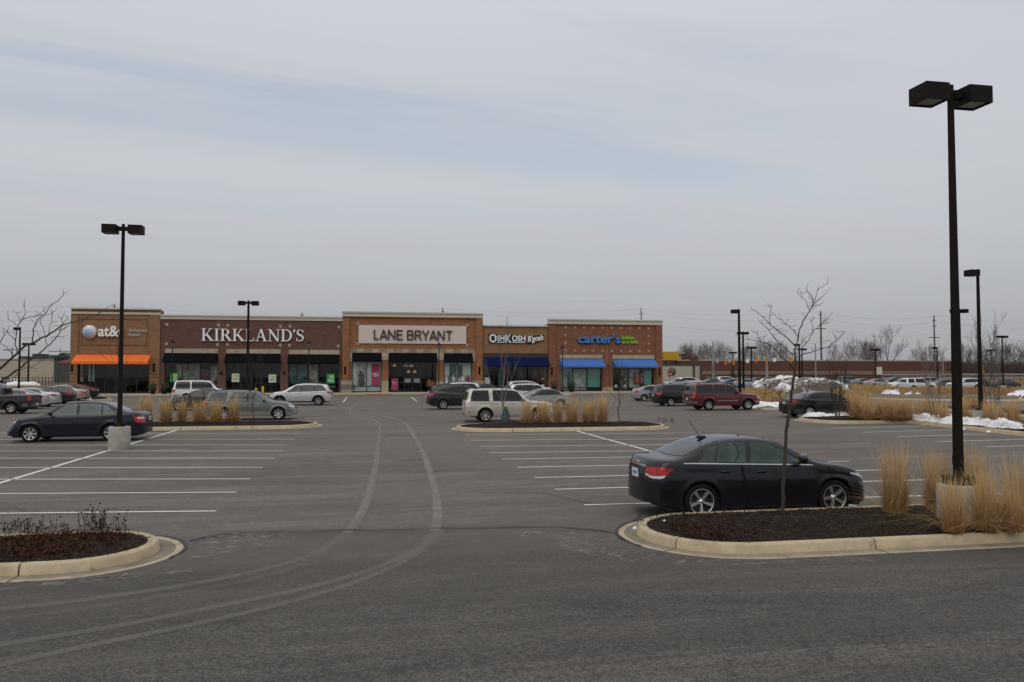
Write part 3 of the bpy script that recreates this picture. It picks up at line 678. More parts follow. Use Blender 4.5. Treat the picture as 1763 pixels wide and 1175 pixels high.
# ---- lettering strokes for the serif sign and the thin sign
def stroke(mb, pts, wid, Y, th):
    P = [Vector((p[0], p[1])) for p in pts]
    if not hasattr(wid, '__len__'): wid = [wid] * len(P)
    Lp = []; Rp = []
    for i, p in enumerate(P):
        d = (P[min(i + 1, len(P) - 1)] - P[max(i - 1, 0)]).normalized(); n = Vector((-d.y, d.x)) * wid[i] / 2; Lp.append(p + n); Rp.append(p - n)
    for i in range(len(P) - 1):
        q = [Rp[i], Rp[i + 1], Lp[i + 1], Lp[i]]
        mb.hexa([(v.x, Y, v.y) for v in q], [(v.x, Y - th, v.y) for v in q])
def ell(cx, cy, rx, ry, a0, a1, n=10): return [(cx + rx * cos(radians(a0 + (a1 - a0) * k / n)), cy + ry * sin(radians(a0 + (a1 - a0) * k / n))) for k in range(n + 1)]
def serif_glyph(ch):
    T, t, s = .15, .06, .045
    st = lambda x, w=.34, top=True, bot=True, T_=T: [([(x, 0), (x, 1)], T_)] + ([([(x - w / 2, 1 - s / 2), (x + w / 2, 1 - s / 2)], s)] if top else []) + ([([(x - w / 2, s / 2), (x + w / 2, s / 2)], s)] if bot else [])
    if ch == 'K': return st(.17) + [([(.25, .40), (.66, .97)], t), ([(.36, .56), (.76, .03)], T), ([(.52, .978), (.80, .978)], s), ([(.62, s / 2), (.92, s / 2)], s)], .90
    if ch == 'I': return st(.17), .40
    if ch == 'R': return st(.17) + [([(.2, .97)] + ell(.36, .735, .21, .235, 90, -90) + [(.2, .50)], [t] + [t, t, .09, .12, .14, T, .14, .12, .09, t, t] + [t]), ([(.40, .50), (.72, .03)], T), ([(.64, s / 2), (.86, s / 2)], s)], .84
    if ch == 'L': return st(.17) + [([(.17, .03), (.62, .03)], t), ([(.61, 0), (.65, .27)], t)], .70
    if ch == 'A': return [([(.13, .02), (.42, 1)], t), ([(.42, 1.0), (.73, .02)], T), ([(.22, .34), (.60, .34)], t), ([(0, s / 2), (.28, s / 2)], s), ([(.58, s / 2), (.90, s / 2)], s)], .90
    if ch == 'N': return [([(.16, 0), (.16, 1)], t), ([(.14, .98), (.76, .02)], T), ([(.78, 0), (.78, 1)], t), ([(0, .978), (.22, .978)], s), ([(.04, s / 2), (.30, s / 2)], s), ([(.64, .978), (.92, .978)], s)], .94
    if ch == 'D': return st(.17) + [([(.2, .97)] + ell(.36, .5, .40, .47, 90, -90) + [(.2, .03)], [t, t, t, .1, .13, .15, .155, .15, .13, .1, t, t, t])], .84
    if ch == "'": return [([(.12, 1.0), (.13, .86), (.05, .72)], [.14, .11, .02])], .22
    if ch == 'S': return [([(.50, .80), (.47, .92), (.30, .97), (.13, .90), (.09, .76), (.15, .63), (.30, .54), (.46, .45), (.53, .30), (.47, .12), (.28, .03), (.11, .08), (.06, .25)], [.04, .05, .06, .09, .13, .15, .15, .15, .13, .09, .06, .05, .04]), ([(.52, .74), (.52, .95)], s), ([(.045, .05), (.045, .30)], s)], .62
def thin_glyph(ch):
    t = .135
    if ch == 'L': return [([(.05, 1), (.05, 0)], t), ([(.0, .05), (.50, .05)], t)], .60
    if ch == 'A': return [([(.03, 0), (.42, 1)], t), ([(.40, 1), (.80, 0)], t), ([(.20, .30), (.64, .30)], t)], .84
    if ch == 'N': return [([(.06, 0), (.06, 1)], t), ([(.06, .98), (.74, .02)], t), ([(.74, 0), (.74, 1)], t)], .90
    if ch == 'E': return [([(.06, 0), (.06, 1)], t), ([(.06, .95), (.66, .95)], t), ([(.06, .52), (.62, .52)], t), ([(.06, .05), (.66, .05)], t)], .76
    if ch == 'B': return [([(.06, 0), (.06, 1)], t), ([(.06, .95), (.45, .95)] + ell(.45, .74, .19, .21, 80, -80, 6) + [(.45, .53), (.06, .53)], t), ([(.45, .53)] + ell(.47, .29, .22, .24, 80, -80, 6) + [(.45, .05), (.06, .05)], t)], .80
    if ch == 'R': return [([(.06, 0), (.06, 1)], t), ([(.06, .95), (.45, .95)] + ell(.45, .73, .21, .22, 80, -80, 6) + [(.45, .50), (.06, .50)], t), ([(.40, .50), (.72, 0)], t)], .80
    if ch == 'Y': return [([(.0, 1), (.36, .45)], t), ([(.72, 1), (.36, .45)], t), ([(.36, .48), (.36, 0)], t)], .74
    if ch == 'T': return [([(.0, .95), (.72, .95)], t), ([(.36, .95), (.36, 0)], t)], .74
    if ch == ' ': return [], .28
def sign_word(word, glyph, x0, x1, ztl, ztr, h, Y, th, m, r, loc, gap=.07):
    tot = sum(glyph(c)[1] + gap for c in word) - gap; sx = (x1 - x0) / tot; cur = x0
    for c in word:
        sts, wd = glyph(c)
        if sts:
            mb = MB(); base = ztl + (ztr - ztl) * (cur - x0) / (x1 - x0)
            k = 0
            for pts, ww in sts:
                stroke(mb, [(cur + p[0] * sx, base - h + p[1] * h) for p in pts], [v * (sx + h) / 2 for v in ww] if hasattr(ww, '__len__') else ww * (sx + h) / 2, Y + 0.0015 * k, th); k += 1
            prt(mb, 'letter', m, r, loc)
        cur += (wd + gap) * sx

# ================= shop with the orange awning
r, lc = shop('tan brick shop with an orange awning and a blue striped globe sign', 120.5, 275.3, 530.8, 533.5, BR_TAN, [(133, 259, 610)])
prt(MB().box(X(120.5) - .0, X(275.3) - .0, YB - .12, YB - .004, Z(198, 541.5), Z(198, 538)), 'stone_band', CORN, r, lc)
for a, b in ((120.7, 134.2), (257.5, 275.1)): pilaster(r, lc, a, b, 542.5, BR_TAN, .12)
for a, b in ((121, 134), (257.8, 275)):
    for yy in (644.5, 650.5, 656.5, 661.5): prt(MB().box(X(a) - .02, X(b) + .02, YB - .135, YB - .121, Z(a, yy + .6), Z(a, yy)), 'brick_groove', BLACK, r, lc)
for bx in ((141, 251, 549.5), (141, 251, 594)):
    prt(MB().box(X(bx[0]), X(bx[1]), YB - .045, YB - .004, Z(196, bx[2] + .9), Z(196, bx[2])), 'brick_course', BR_DARK, r, lc)
for bx in (139.5, 251.5): prt(MB().box(X(bx), X(bx + .9), YB - .046, YB - .003, Z(196, 600), Z(196, 549.5)), 'brick_course', BR_DARK, r, lc)
storefront(r, lc, 133.5, 258.8, 610, [143, 156, 163, 180, 198, 216, 235])
awning(r, lc, 131.5, 260, 610.5, 627.3, 'orange', 1.7, .30)
walllamp(r, lc, 124.5, 632.5); walllamp(r, lc, 265.5, 633.5)
PALEINT = mat('pale_display', (0.42, 0.47, 0.44), 0.8)
for a, b in ((136.5, 143), (150.5, 154.5), (156.5, 162)): poster(r, lc, a, b, 627, 657, PALEINT, yoff=.42)
poster(r, lc, 137.5, 141.5, 638, 650.5, mat('poster_red', (0.5, 0.03, 0.03), .7), yoff=.36)
# globe with its wavy stripes
gx, gz, gr = X(153.8), Z(153.8, 571.6), (X(165.9) - X(141.7)) / 2
mb = MB()
mb.lathe([(gr, 0), (gr, -.25), (gr * .97, -.34), (gr * .85, -.50), (gr * .6, -.66), (gr * .3, -.74), (0.001, -.76)], 40, axis='y', c=(gx, YB, gz))
gl = prt(mb, 'globe_sign', mat('globe_white', (0.74, 0.76, 0.77), .45), r, lc)
BLUES = mat('globe_blue', (0.07, 0.24, 0.55), .45)
for k, (yc, hh, xo, tw) in enumerate(((.64, .085, -.05, .55), (.38, .11, -.02, .80), (.10, .12, -.05, .93), (-.18, .12, -.10, .90), (-.45, .11, -.16, .74), (-.70, .08, -.2, .5))):
    n = 18; vs = []
    for i in range(n + 1):
        t = i / n; u = -tw + 2 * tw * t; sag = -.10 * (1 - (u / max(tw, .01)) ** 2) * (1 if yc > -0.9 else 1)
        th = 1.2 * hh * (0.25 + 0.75 * sin(pi * min(1, max(0, (t + .02) * .98))) ** .6) * (1.25 - .8 * t)
        for sg in (-1, 1):
            v = yc + sag + sg * th * .62; rr = min(.985, sqrt(u * u + v * v)); s_ = 1 if u * u + v * v < .97 else .985 / sqrt(u * u + v * v)
            uu, vv = u * s_, v * s_; rad = sqrt(uu * uu + vv * vv)
            prof = [(0, .76), (.3, .74), (.6, .66), (.85, .50), (.97, .34), (1, .25)]
            for (r0, h0), (r1, h1) in zip(prof[:-1], prof[1:]):
                if r0 <= rad <= r1: dep = h0 + (h1 - h0) * (rad - r0) / (r1 - r0)
            vs.append((gx + uu * gr, YB - dep - .012, gz + vv * gr))
    mb = MB(); mb.add(vs, [(2 * i, 2 * i + 2, 2 * i + 3, 2 * i + 1) for i in range(n)])
    mb.build('stripe', BLUES, gl)
prt(MB().box(X(166), X(190), YB - .16, YB - .01, Z(180, 576.5), Z(180, 568)), 'sign_raceway', mat('raceway_orange', (0.42, 0.15, 0.03), .6), r, lc)
o = fit_text('sign_letters', 'at&t', X(169.3), X(212.5), Z(190, 580), Z(190, 561.5), YB - .2, WHITE, r, .18, offset=.018); lc(o)
LGREY = mat('sign_grey', (0.45, 0.43, 0.40), .5)
o = fit_text('sign_letters', 'Authorized', X(221), X(252), Z(236, 572.2), Z(236, 566), YB - .03, LGREY, r, .08, offset=.01); lc(o)
o = fit_text('sign_letters', 'Retailer', X(221), X(242), Z(232, 579.3), Z(232, 573.2), YB - .03, LGREY, r, .08, offset=.01); lc(o)

# ================= dark brick shop, serif sign
r, lc = shop("wide dark brown brick shop with a white serif sign reading KIRKLAND'S", 275.3, 588.3, 543.8, 551.5, BR_DARK, [(283.3, 375, 608), (389, 483, 608.8), (496.5, 584, 610)])
for (a, b, ya, n_) in ((283.5, 375, 600.8, 5), (389, 483, 601.5, 5), (496.5, 584.3, 602.8, 5)):
    lintel(r, lc, a, b, ya, ya + 7.5, n_)
for a, b in ((375, 389), (483, 496.5)): pilaster(r, lc, a, b, 600, BR_DARK, .14); domelamp(r, lc, (a + b) / 2, 640)
domelamp(r, lc, 381, 641)
stonesq(r, lc, [(286, 559), (375, 560), (391, 560.5), (482, 562), (498.5, 562), (583, 563.5), (286, 592.5), (374, 593.5), (391, 593.5), (482, 594.5), (498, 595), (582, 596)])
for a in (376, 484.3): prt(MB().box(X(a) - .02, X(a) + .03, YB - .008, YB - .001, Z(a, 600), Z(a, 552)), 'control_joint', STONE2, r, lc)
storefront(r, lc, 283.5, 374.8, 608.5, [296, 313, 344, 360], kick=None)
storefront(r, lc, 389.3, 482.8, 609, [402, 415, 432, 448, 466], doors=(436, 444))
storefront(r, lc, 496.8, 583.8, 610.3, [511, 530, 548, 562, 573])
for a, b, y_ in ((282.5, 375, 608.5), (388, 483, 609.3), (495.8, 584, 610.6)): awning(r, lc, a, b, y_, y_ + 16.2, 'black', 1.1, .15)
sign_word("KIRKLAND'S", serif_glyph, X(346.5), X(523.5), Z(346, 566.2), Z(523, 568.2), Z(430, 567) - Z(430, 587.6), YB - .1, .16, WHITE, r, lc, .05)
GREEN = mat('poster_green', (0.02, 0.30, 0.10), .6); YEL = mat('poster_lime', (0.45, 0.55, 0.12), .6); PW = mat('poster_white', (0.60, 0.62, 0.56), .6)
DG = mat('print_green', (0.10, 0.25, 0.04), .6)
for a, b, y0_, y1_, m_, tm in ((293, 306.5, 642, 658, GREEN, WHITE), (399, 412, 643.5, 658, PW, DG), (462.5, 475.5, 645, 659, PW, DG), (562.5, 576.3, 644, 660.5, GREEN, WHITE)):
    o = poster(r, lc, a, b, y0_, y1_, m_, '40%', tm, .12, (.12, .9, .12, .48))
    w_ = (X(b) - X(a)); h_ = Z(a, y0_) - Z(a, y1_)
    MB().box(X(a) + w_ * .3, X(a) + w_ * .9, YB + .108, YB + .116, Z(a, y1_) + h_ * .55, Z(a, y1_) + h_ * .85).build('printed_panel', YEL, o)
DISP = [mat('display_%s' % n_, c_, .8, noise=(1.6, 1.0, c2_)) for n_, c_, c2_ in (('sage', (.42, .42, .32), (.10, .10, .09)), ('cream', (.60, .56, .45), (.18, .16, .14)), ('wine', (.14, .03, .03), (.05, .02, .02)), ('teal', (.10, .22, .22), (.03, .05, .05)), ('grey', (.7, .7, .69), (.32, .32, .32)))]
for a, b, y0_, y1_, k in ((303, 312.5, 628, 652, 1), (314, 343, 627, 656, 0), (345, 359.5, 637, 658, 2), (361, 374, 630, 656, 0), (498, 529, 627, 662, 3), (531, 547.5, 628, 660, 1)):
    poster(r, lc, a, b, y0_, y1_, DISP[k], yoff=0.36)

# ================= orange brick shop with the pale sign panel
r, lc = shop('orange brick shop with the pale sign panel reading LANE BRYANT', 588.6, 831.2, 538.2, 546.8, BR_OR, [(606, 656.7, 608), (669, 751.8, 608.5), (764.3, 813, 609.5)], capproud=.3)
for a, b in ((589.2, 601.5), (818.8, 830.8)): pilaster(r, lc, a, b, 547.5, BR_OR, .22)
lintel(r, lc, 601.8, 818.5, 601.3, 607.9, 17, alt=True, proud=.10)
for a, b in ((602, 606.2), (813.2, 818.4)): lintel(r, lc, a, b, 608, 623, 1, proud=.09)
for a, b in ((656.8, 668.8), (752, 764)): lintel(r, lc, a, b, 608, 620.5, 1, proud=.15); stonebase(r, lc, a, b, 657.5, proud=.15); pilaster(r, lc, a + .4, b - .4, 621, BR_OR, .08)
stonebase(r, lc, 587.4, 606, 656.8, proud=.3); stonebase(r, lc, 813.2, 832, 657.5, proud=.3)
stonesq(r, lc, [(615.6, 557.3), (804.2, 560.6), (615, 592.2), (803.6, 594.5)])
prt(MB().box(X(617), X(802.4), YB - .14, YB - .01, Z(710, 592.0), Z(710, 561.0)), 'sign_panel', mat('panel_blush', (0.60, 0.50, 0.45), .6), r, lc)
sign_word('LANE BRYANT', thin_glyph, X(643.3), X(778.5), Z(643, 568.0), Z(778, 570.2), Z(710, 568.3) - Z(710, 585), YB - .2, .12, mat('letter_charcoal', (0.03, 0.025, 0.024), .5), r, lc, .06)
storefront(r, lc, 606.3, 656.4, 608, [631.3], kick=665.5); storefront(r, lc, 669.3, 751.6, 608.5, [686, 696, 710.5, 725, 738], doors=(708, 713)); storefront(r, lc, 764.6, 812.7, 609.5, [787.5], kick=666)
for a, b, y_ in ((606, 656.7, 607.8), (669, 752, 608.3), (764.3, 813.3, 609.5)): awning(r, lc, a, b, y_, y_ + 15.2, 'black', .9, .12)
walllamp(r, lc, 594.3, 638); walllamp(r, lc, 825, 638.5)
PINK = mat('poster_pink', (0.26, 0.03, 0.075), .6); PALE = mat('window_backing', (0.82, 0.83, 0.76), .8)
poster(r, lc, 607, 656, 624, 675, PALE, yoff=0.37); poster(r, lc, 614.5, 630, 626, 664, DISP[4], yoff=0.36)
# figures printed on the big window print
mb = MB(); y = YB + .31
for (cx, z0_, z1_, w_) in ((X(621), 1.2, 2.5, .34), (X(624.5), 1.2, 2.2, .3)):
    mb.lathe([(.001, z1_ + .36), (.12, z1_ + .26), (.13, z1_ + .12), (.05, z1_)], 10, c=(cx, y, 0)); mb.lathe([(.06, z1_), (w_ * .8, z1_ - .1), (w_ * .55, z1_ - .6), (w_ * .75, z1_ - .95), (w_ * .3, z0_ - .3)], 10, c=(cx, y, 0))
prt(mb, 'display_figure', mat('figure_grey', (.06, .06, .065), .8), r, lc)
poster(r, lc, 640, 653.3, 627, 664, PINK, '75%', WHITE, .12, (.15, .9, .42, .58))
poster(r, lc, 674, 685.2, 651.8, 672.5, PINK, 'SALE', mat('print_pink', (.6, .3, .35), .6), .12, (.15, .85, .5, .75))
poster(r, lc, 697, 707.8, 652, 659, mat('notice_grey', (.2, .2, .2), .7), yoff=.12); poster(r, lc, 712.5, 723, 652, 659, MATS['notice_grey'], yoff=.12)
poster(r, lc, 765, 812, 625, 676, PALE, yoff=0.40); poster(r, lc, 774, 786, 627, 652, DISP[3], yoff=0.38); poster(r, lc, 789, 797, 629, 650, MATS['display_teal'], yoff=0.38)
mb = MB(); cx, cz = X(806), Z(806, 651.5); mb.lathe([(.001, -.40), (.2, -.34), (.3, -.1), (.28, .15), (.15, .33), (.001, .38)], 14, c=(cx, YB + .30, cz)); prt(mb, 'balloon', PINK, r, lc)
for cx in (769, 776, 781, 792, 797):
    mb = MB(); x_ = X(cx); z_ = 1.4 + .15 * (cx % 3); mb.lathe([(.001, z_ + .85), (.11, z_ + .78), (.11, z_ + .62), (.05, z_ + .55), (.25, z_ + .45), (.2, z_), (.28, z_ - .5), (.15, z_ - 1.1)], 10, c=(x_, YB + .33, 0))
    prt(mb, 'mannequin', DISP[(cx % 2) * 4] if cx != 776 else MATS['display_teal'], r, lc)
WARM = mat('lit_shade', (0.6, 0.4, 0.2), .6, emis=((1, .50, .18), .30))
for cx, cy in ((681, 629), (712, 630), (706, 640), (717, 640)):
    mb = MB(); x_, z_ = X(cx), Z(cx, cy); mb.lathe([(.08, .16), (.24, -.14)], 12, c=(x_, YB + 3.2, z_)); prt(mb, 'lit_lamp_shade', WARM, r, lc)
o = fit_text('door_lettering', 'SIZE 14-32', X(695), X(711.5), Z(703, 631.6), Z(703, 627.6), YB + .1, WHITE, r, .01); lc(o)

# ================= low tan brick shop
r, lc = shop("low tan brick shop with a long navy awning and white OSHKOSH B'gosh sign", 831.5, 943.3, 560.4, 562.6, BR_TAN, [(831.9, 942.9, 608.5)])
prt(MB().box(X(831.9), X(942.9), YB - .06, YB - .002, Z(887, 616), Z(887, 608.7)), 'fascia_band', mat('fascia_brown', (.028, .022, .02), .7), r, lc)
storefront(r, lc, 833.5, 942.6, 616, [851, 858, 880, 893, 915, 928], doors=(920,))
awning(r, lc, 831.9, 943.2, 615.6, 631.5, 'navy', 1.2, .15)
WH2 = mat('sign_bright_white', (0.80, 0.81, 0.80), .4)
def bold(txt, xa, xb, ya, yb, rot=0, shear=0, o1=.022, o2=.0, e=.2):
    xm = (xa + xb) / 2; k = .55
    b = fit_text('sign_letters', txt, X(xa), X(xb), Z(xm, yb), Z(xm, ya), YB - .135, WH2, r, .12, offset=o1, shear=shear, rotz=rot); lc(b)
bold('O', 842.3, 854.3, 575.6, 590.2); bold('SH', 855.2, 868, 577.8, 587.6); bold('K', 869.6, 880.2, 576.5, 590.6); bold('OSH', 881, 904, 578, 588)
bold("B'gosh", 907.5, 935, 577.6, 590.6, rot=radians(7), shear=.25, o1=.02)
for a, b in ((855, 868), (881, 903.5)): prt(MB().box(X(a), X(b), YB - .27, YB - .12, Z(a, 590.3), Z(a, 589)), 'sign_underline', WH2, r, lc)
for q in ((841.6, 855, 575, 590.8), (855.3, 868.7, 577, 591), (868.9, 880.5, 575.8, 591.2), (880.7, 904.6, 577, 591)): prt(MB().box(X(q[0]), X(q[1]), YB - .13, YB - .01, Z(873, q[3]), Z(873, q[2])), 'sign_backing', NAVY, r, lc)
mb = MB(); bp = [(906.3, 592.5), (917, 592.2), (936.5, 586), (936.2, 576.8), (926, 577.4), (907.5, 580)]
mb.add([(X(p), YB - .01, Z(920, q)) for p, q in bp] + [(X(p), YB - .13, Z(920, q)) for p, q in bp], [tuple(range(6)), tuple(range(11, 5, -1))] + [(k, (k + 1) % 6, (k + 1) % 6 + 6, k + 6) for k in range(6)]); prt(mb, 'sign_backing', NAVY, r, lc)
poster(r, lc, 834.5, 843.8, 650, 662, mat('notice_white', (.42, .42, .40), .7), yoff=.12)
for a, b, c_, d_ in ((858.5, 870, 632, 670), (894, 902, 633, 660), (918, 940, 634, 660)): poster(r, lc, a, b, c_, d_, DISP[3 if a < 880 else 2], yoff=0.42)
for cx in (920.5, 935): mb = MB(); mb.lathe([(.001, -.01), (.22, -.01), (.22, .01), (.001, .01)], 16, axis='y', c=(X(cx), YB + .1, Z(cx, 664.5))); prt(mb, 'door_decal', mat('decal_mint', (.28, .45, .40), .6), r, lc)
mb = MB(); mb.lathe([(.001, -.01), (.12, -.01), (.12, .01), (.001, .01)], 14, axis='y', c=(X(934.5), YB + .1, Z(934, 653))); prt(mb, 'door_decal', mat('decal_lime', (.5, .6, .25), .6), r, lc)

# ================= red brick shop, blue awnings
r, lc = shop("red brick end shop with a blue carter's sign and two bright blue awnings", 943.6, 1140.5, 550.6, 559.3, BR_RED, [(964.6, 1036.8, 618), (1055.2, 1126.3, 618.8)], capproud=.22)
for a, b in ((944, 956.8), (1129, 1140.2)): pilaster(r, lc, a, b, 560, BR_RED, .16)
lintel(r, lc, 963.5, 1037.3, 611.3, 617.6, 4); lintel(r, lc, 1054.5, 1126.6, 612, 618.3, 4)
top = [974 + (1117.2 - 974) * k / 9 for k in range(10)]
stonesq(r, lc, [(x, 564.2 + .16 * i) for i, x in enumerate(top)] + [(x, 603.8 + .1 * i) for i, x in enumerate(top)] + [(974, 577.5), (974, 590.3), (1117.2, 579), (1117.2, 591.8)], s=.12)
prt(MB().box(X(1045.5) - .02, X(1045.5) + .03, YB - .008, YB - .001, Z(1045, 668), Z(1045, 561)), 'control_joint', STONE2, r, lc)
BLUEL = mat('sign_blue', (0.035, 0.21, 0.56), .45); GRN = mat('sign_green', (0.20, 0.52, 0.03), .45)
o = fit_text('sign_outline', "carter's", X(994.6) - .05, X(1067.6) + .08, Z(1030, 591.6) - .1, Z(1030, 576), YB - .02, NAVY, r, .12, offset=.03); lc(o)
o = fit_text('sign_letters', "carter's", X(994.6), X(1067.4), Z(1030, 591.3), Z(1030, 575.2), YB - .16, BLUEL, r, .16, offset=.016); lc(o)
o = fit_text('sign_letters', "babies", X(1070.6), X(1091.5), Z(1081, 584.8), Z(1081, 578.4), YB - .06, GRN, r, .12, offset=.02); lc(o)
o = fit_text('sign_letters', "and kids", X(1070.6), X(1098.6), Z(1084, 592), Z(1084, 585.6), YB - .06, GRN, r, .12, offset=.02); lc(o)
storefront(r, lc, 965, 1036.5, 618, [987.3, 1011.8], kick=667.5, doors=()); storefront(r, lc, 1055.5, 1126, 618.8, [1068, 1083, 1103.5], kick=668.5, doors=(1076,))
awning(r, lc, 963.5, 1037, 618.4, 633, 'blue', 1.6, .22); awning(r, lc, 1054.8, 1126.6, 619, 633.3, 'blue', 1.6, .22)
walllamp(r, lc, 949.5, 639); walllamp(r, lc, 1134.8, 640); domelamp(r, lc, 1046, 629)
stonebase(r, lc, 1037.2, 1054.8, 668, proud=.1); stonebase(r, lc, 943.8, 950, 667.5, proud=.25)
MINT = mat('poster_mint', (0.22, 0.50, 0.44), .7)
poster(r, lc, 966, 987, 634, 675, mat('display_pale', (.75, .78, .75), .8, noise=(1.2, 1, (.30, .33, .32))), yoff=.5); poster(r, lc, 988.5, 1011, 636, 675, MATS['display_pale'], yoff=.5)
poster(r, lc, 1013, 1035, 635, 667, MINT, '40', mat('print_pale', (.5, .6, .55), .6), .5, (.15, .75, .68, .92))
mb = MB(); mb.lathe([(.001, 2.7), (.13, 2.6), (.12, 2.42), (.05, 2.35), (.26, 2.25), (.2, 1.6), (.26, 1.2), (.2, .5)], 10, c=(X(981), YB + .4, 0)); prt(mb, 'mannequin', DISP[3], r, lc)
poster(r, lc, 1070, 1082, 638, 675, DISP[0], yoff=0.40); poster(r, lc, 1085, 1103, 636, 668, MATS['display_pale'], yoff=.6)
poster(r, lc, 1092, 1110, 642, 662, mat('poster_coral', (.42, .07, .06), .7), '15', WHITE, .5, (.35, .9, .2, .85)); poster(r, lc, 1111, 1124, 638, 662, MATS['poster_mint'], yoff=.55)
for cx in (1061, 1076): mb = MB(); mb.lathe([(.001, -.01), (.24, -.01), (.24, .01), (.001, .01)], 16, axis='y', c=(X(cx), YB + .1, Z(cx, 665.5))); prt(mb, 'door_decal', MATS['decal_mint'], r, lc)
mb = MB(); mb.lathe([(.001, -.01), (.11, -.01), (.11, .01), (.001, .01)], 14, axis='y', c=(X(1075.5), YB + .1, Z(1075, 653.6))); prt(mb, 'door_decal', MATS['decal_lime'], r, lc)

# ---- the pavement before the shops, kerb ramps, planters, bench, bollards
xa, xb = X(120) - 6, X(1141) + 8; yf = YB - 5.2
mb = MB(); nslab = 26
root = MB().box(xa, xb, yf + .18, YB + .01, -.02, .146).build('sidewalk', WALKC); root['kind'] = 'structure'
for k in range(30):
    a, b = xa + (xb - xa) * k / 30, xa + (xb - xa) * (k + 1) / 30; MB().box(a + .01, b - .01, yf, yf + .178, -.02, .152).build('curb_segment', CONC, root)
mb = MB(); mb.box(G(631, 681.5).x, G(676, 681.5).x, yf - .45, yf - .01, 0.004, .07); o = mb.build('ramp_strip', mat('ramp_red', (.36, .06, .04), .8), root)

# ------------------------------------------------------------------ cars
TYRE = mat('tyre_rubber', (0.009, 0.009, 0.009), 0.9, spec=.15); RIM = mat('alloy', (0.60, 0.60, 0.60), 0.3, 0.8); RIMD = mat('alloy_inner', (0.10, 0.10, 0.10), 0.5, 0.5); DARKV = mat('wheel_dark', (0.01, 0.01, 0.01), .7)
CGLASS = mat('car_glass', (0.006, 0.008, 0.008), 0.03, 0, 0.5, 0.0); CGLASSG = mat('car_glass_green', (0.018, 0.030, 0.026), 0.03, 0, 0.5, 0.0, noise=(2.2, .9, (.050, .082, .068)))
PLAST = mat('black_plastic', (0.014, 0.014, 0.015), 0.6); TRIMB = mat('bright_trim', (0.15, 0.15, 0.15), 0.6, .3); CHROME = mat('chrome', (0.50, 0.50, 0.50), 0.28, 1.0); SEAM = mat('door_gap', (0.004, 0.004, 0.004), 0.9)
RED = mat('tail_red', (0.48, 0.006, 0.009), 0.12, 0, .4, .4, noise=(9, .8, (.18, .003, .004))); HEADL = mat('head_lens', (0.38, 0.40, 0.41), 0.1, .3, .9, 1.0); AMBER = mat('amber_lens', (0.55, 0.12, 0.02), .2, 0, .6, .8); CLEARL = mat('clear_lens', (0.55, 0.55, 0.55), .15, .2, .8, 1)
PLATE = mat('licence_plate', (0.62, 0.65, 0.68), .5); PLATEI = mat('plate_print', (.08, .12, .25), .6)
def lerp_tab(tab, x):
    if x <= tab[0][0]: return tab[0][1]
    for i in range(len(tab) - 1):
        if x <= tab[i + 1][0]:
            p0, p1, p2, p3 = tab[max(i - 1, 0)], tab[i], tab[i + 1], tab[min(i + 2, len(tab) - 1)]
            h = p2[0] - p1[0]; t = (x - p1[0]) / h
            m1 = (p2[1] - p0[1]) / max(1e-6, p2[0] - p0[0]); m2 = (p3[1] - p1[1]) / max(1e-6, p3[0] - p1[0])
            s1 = (p2[1] - p1[1]) / h
            # monotone limiting keeps the roofline free of overshoot
            if s1 == 0 or m1 * s1 < 0: m1 = 0
            if s1 == 0 or m2 * s1 < 0: m2 = 0
            if s1: m1 = math.copysign(min(abs(m1), 3 * abs(s1)), s1) if m1 else 0; m2 = math.copysign(min(abs(m2), 3 * abs(s1)), s1) if m2 else 0
            return (2 * t ** 3 - 3 * t * t + 1) * p1[1] + (t ** 3 - 2 * t * t + t) * h * m1 + (-2 * t ** 3 + 3 * t * t) * p2[1] + (t ** 3 - t * t) * h * m2
    return tab[-1][1]
def sst(a, b, x): t = max(0, min(1, (x - a) / (b - a))); return t * t * (3 - 2 * t)
CABIN = [(1.0, 0), (.985, .12), (.955, .32), (.915, .55), (.870, .76), (.83, .87), (.76, .945), (.62, .982), (.42, .995), (.2, 1), (0, 1)]
HOOD = [(1.0, 0), (.985, .25), (.955, .48), (.90, .68), (.82, .80), (.74, .86), (.62, .90), (.50, .94), (.34, .97), (.17, .995), (0, 1)]
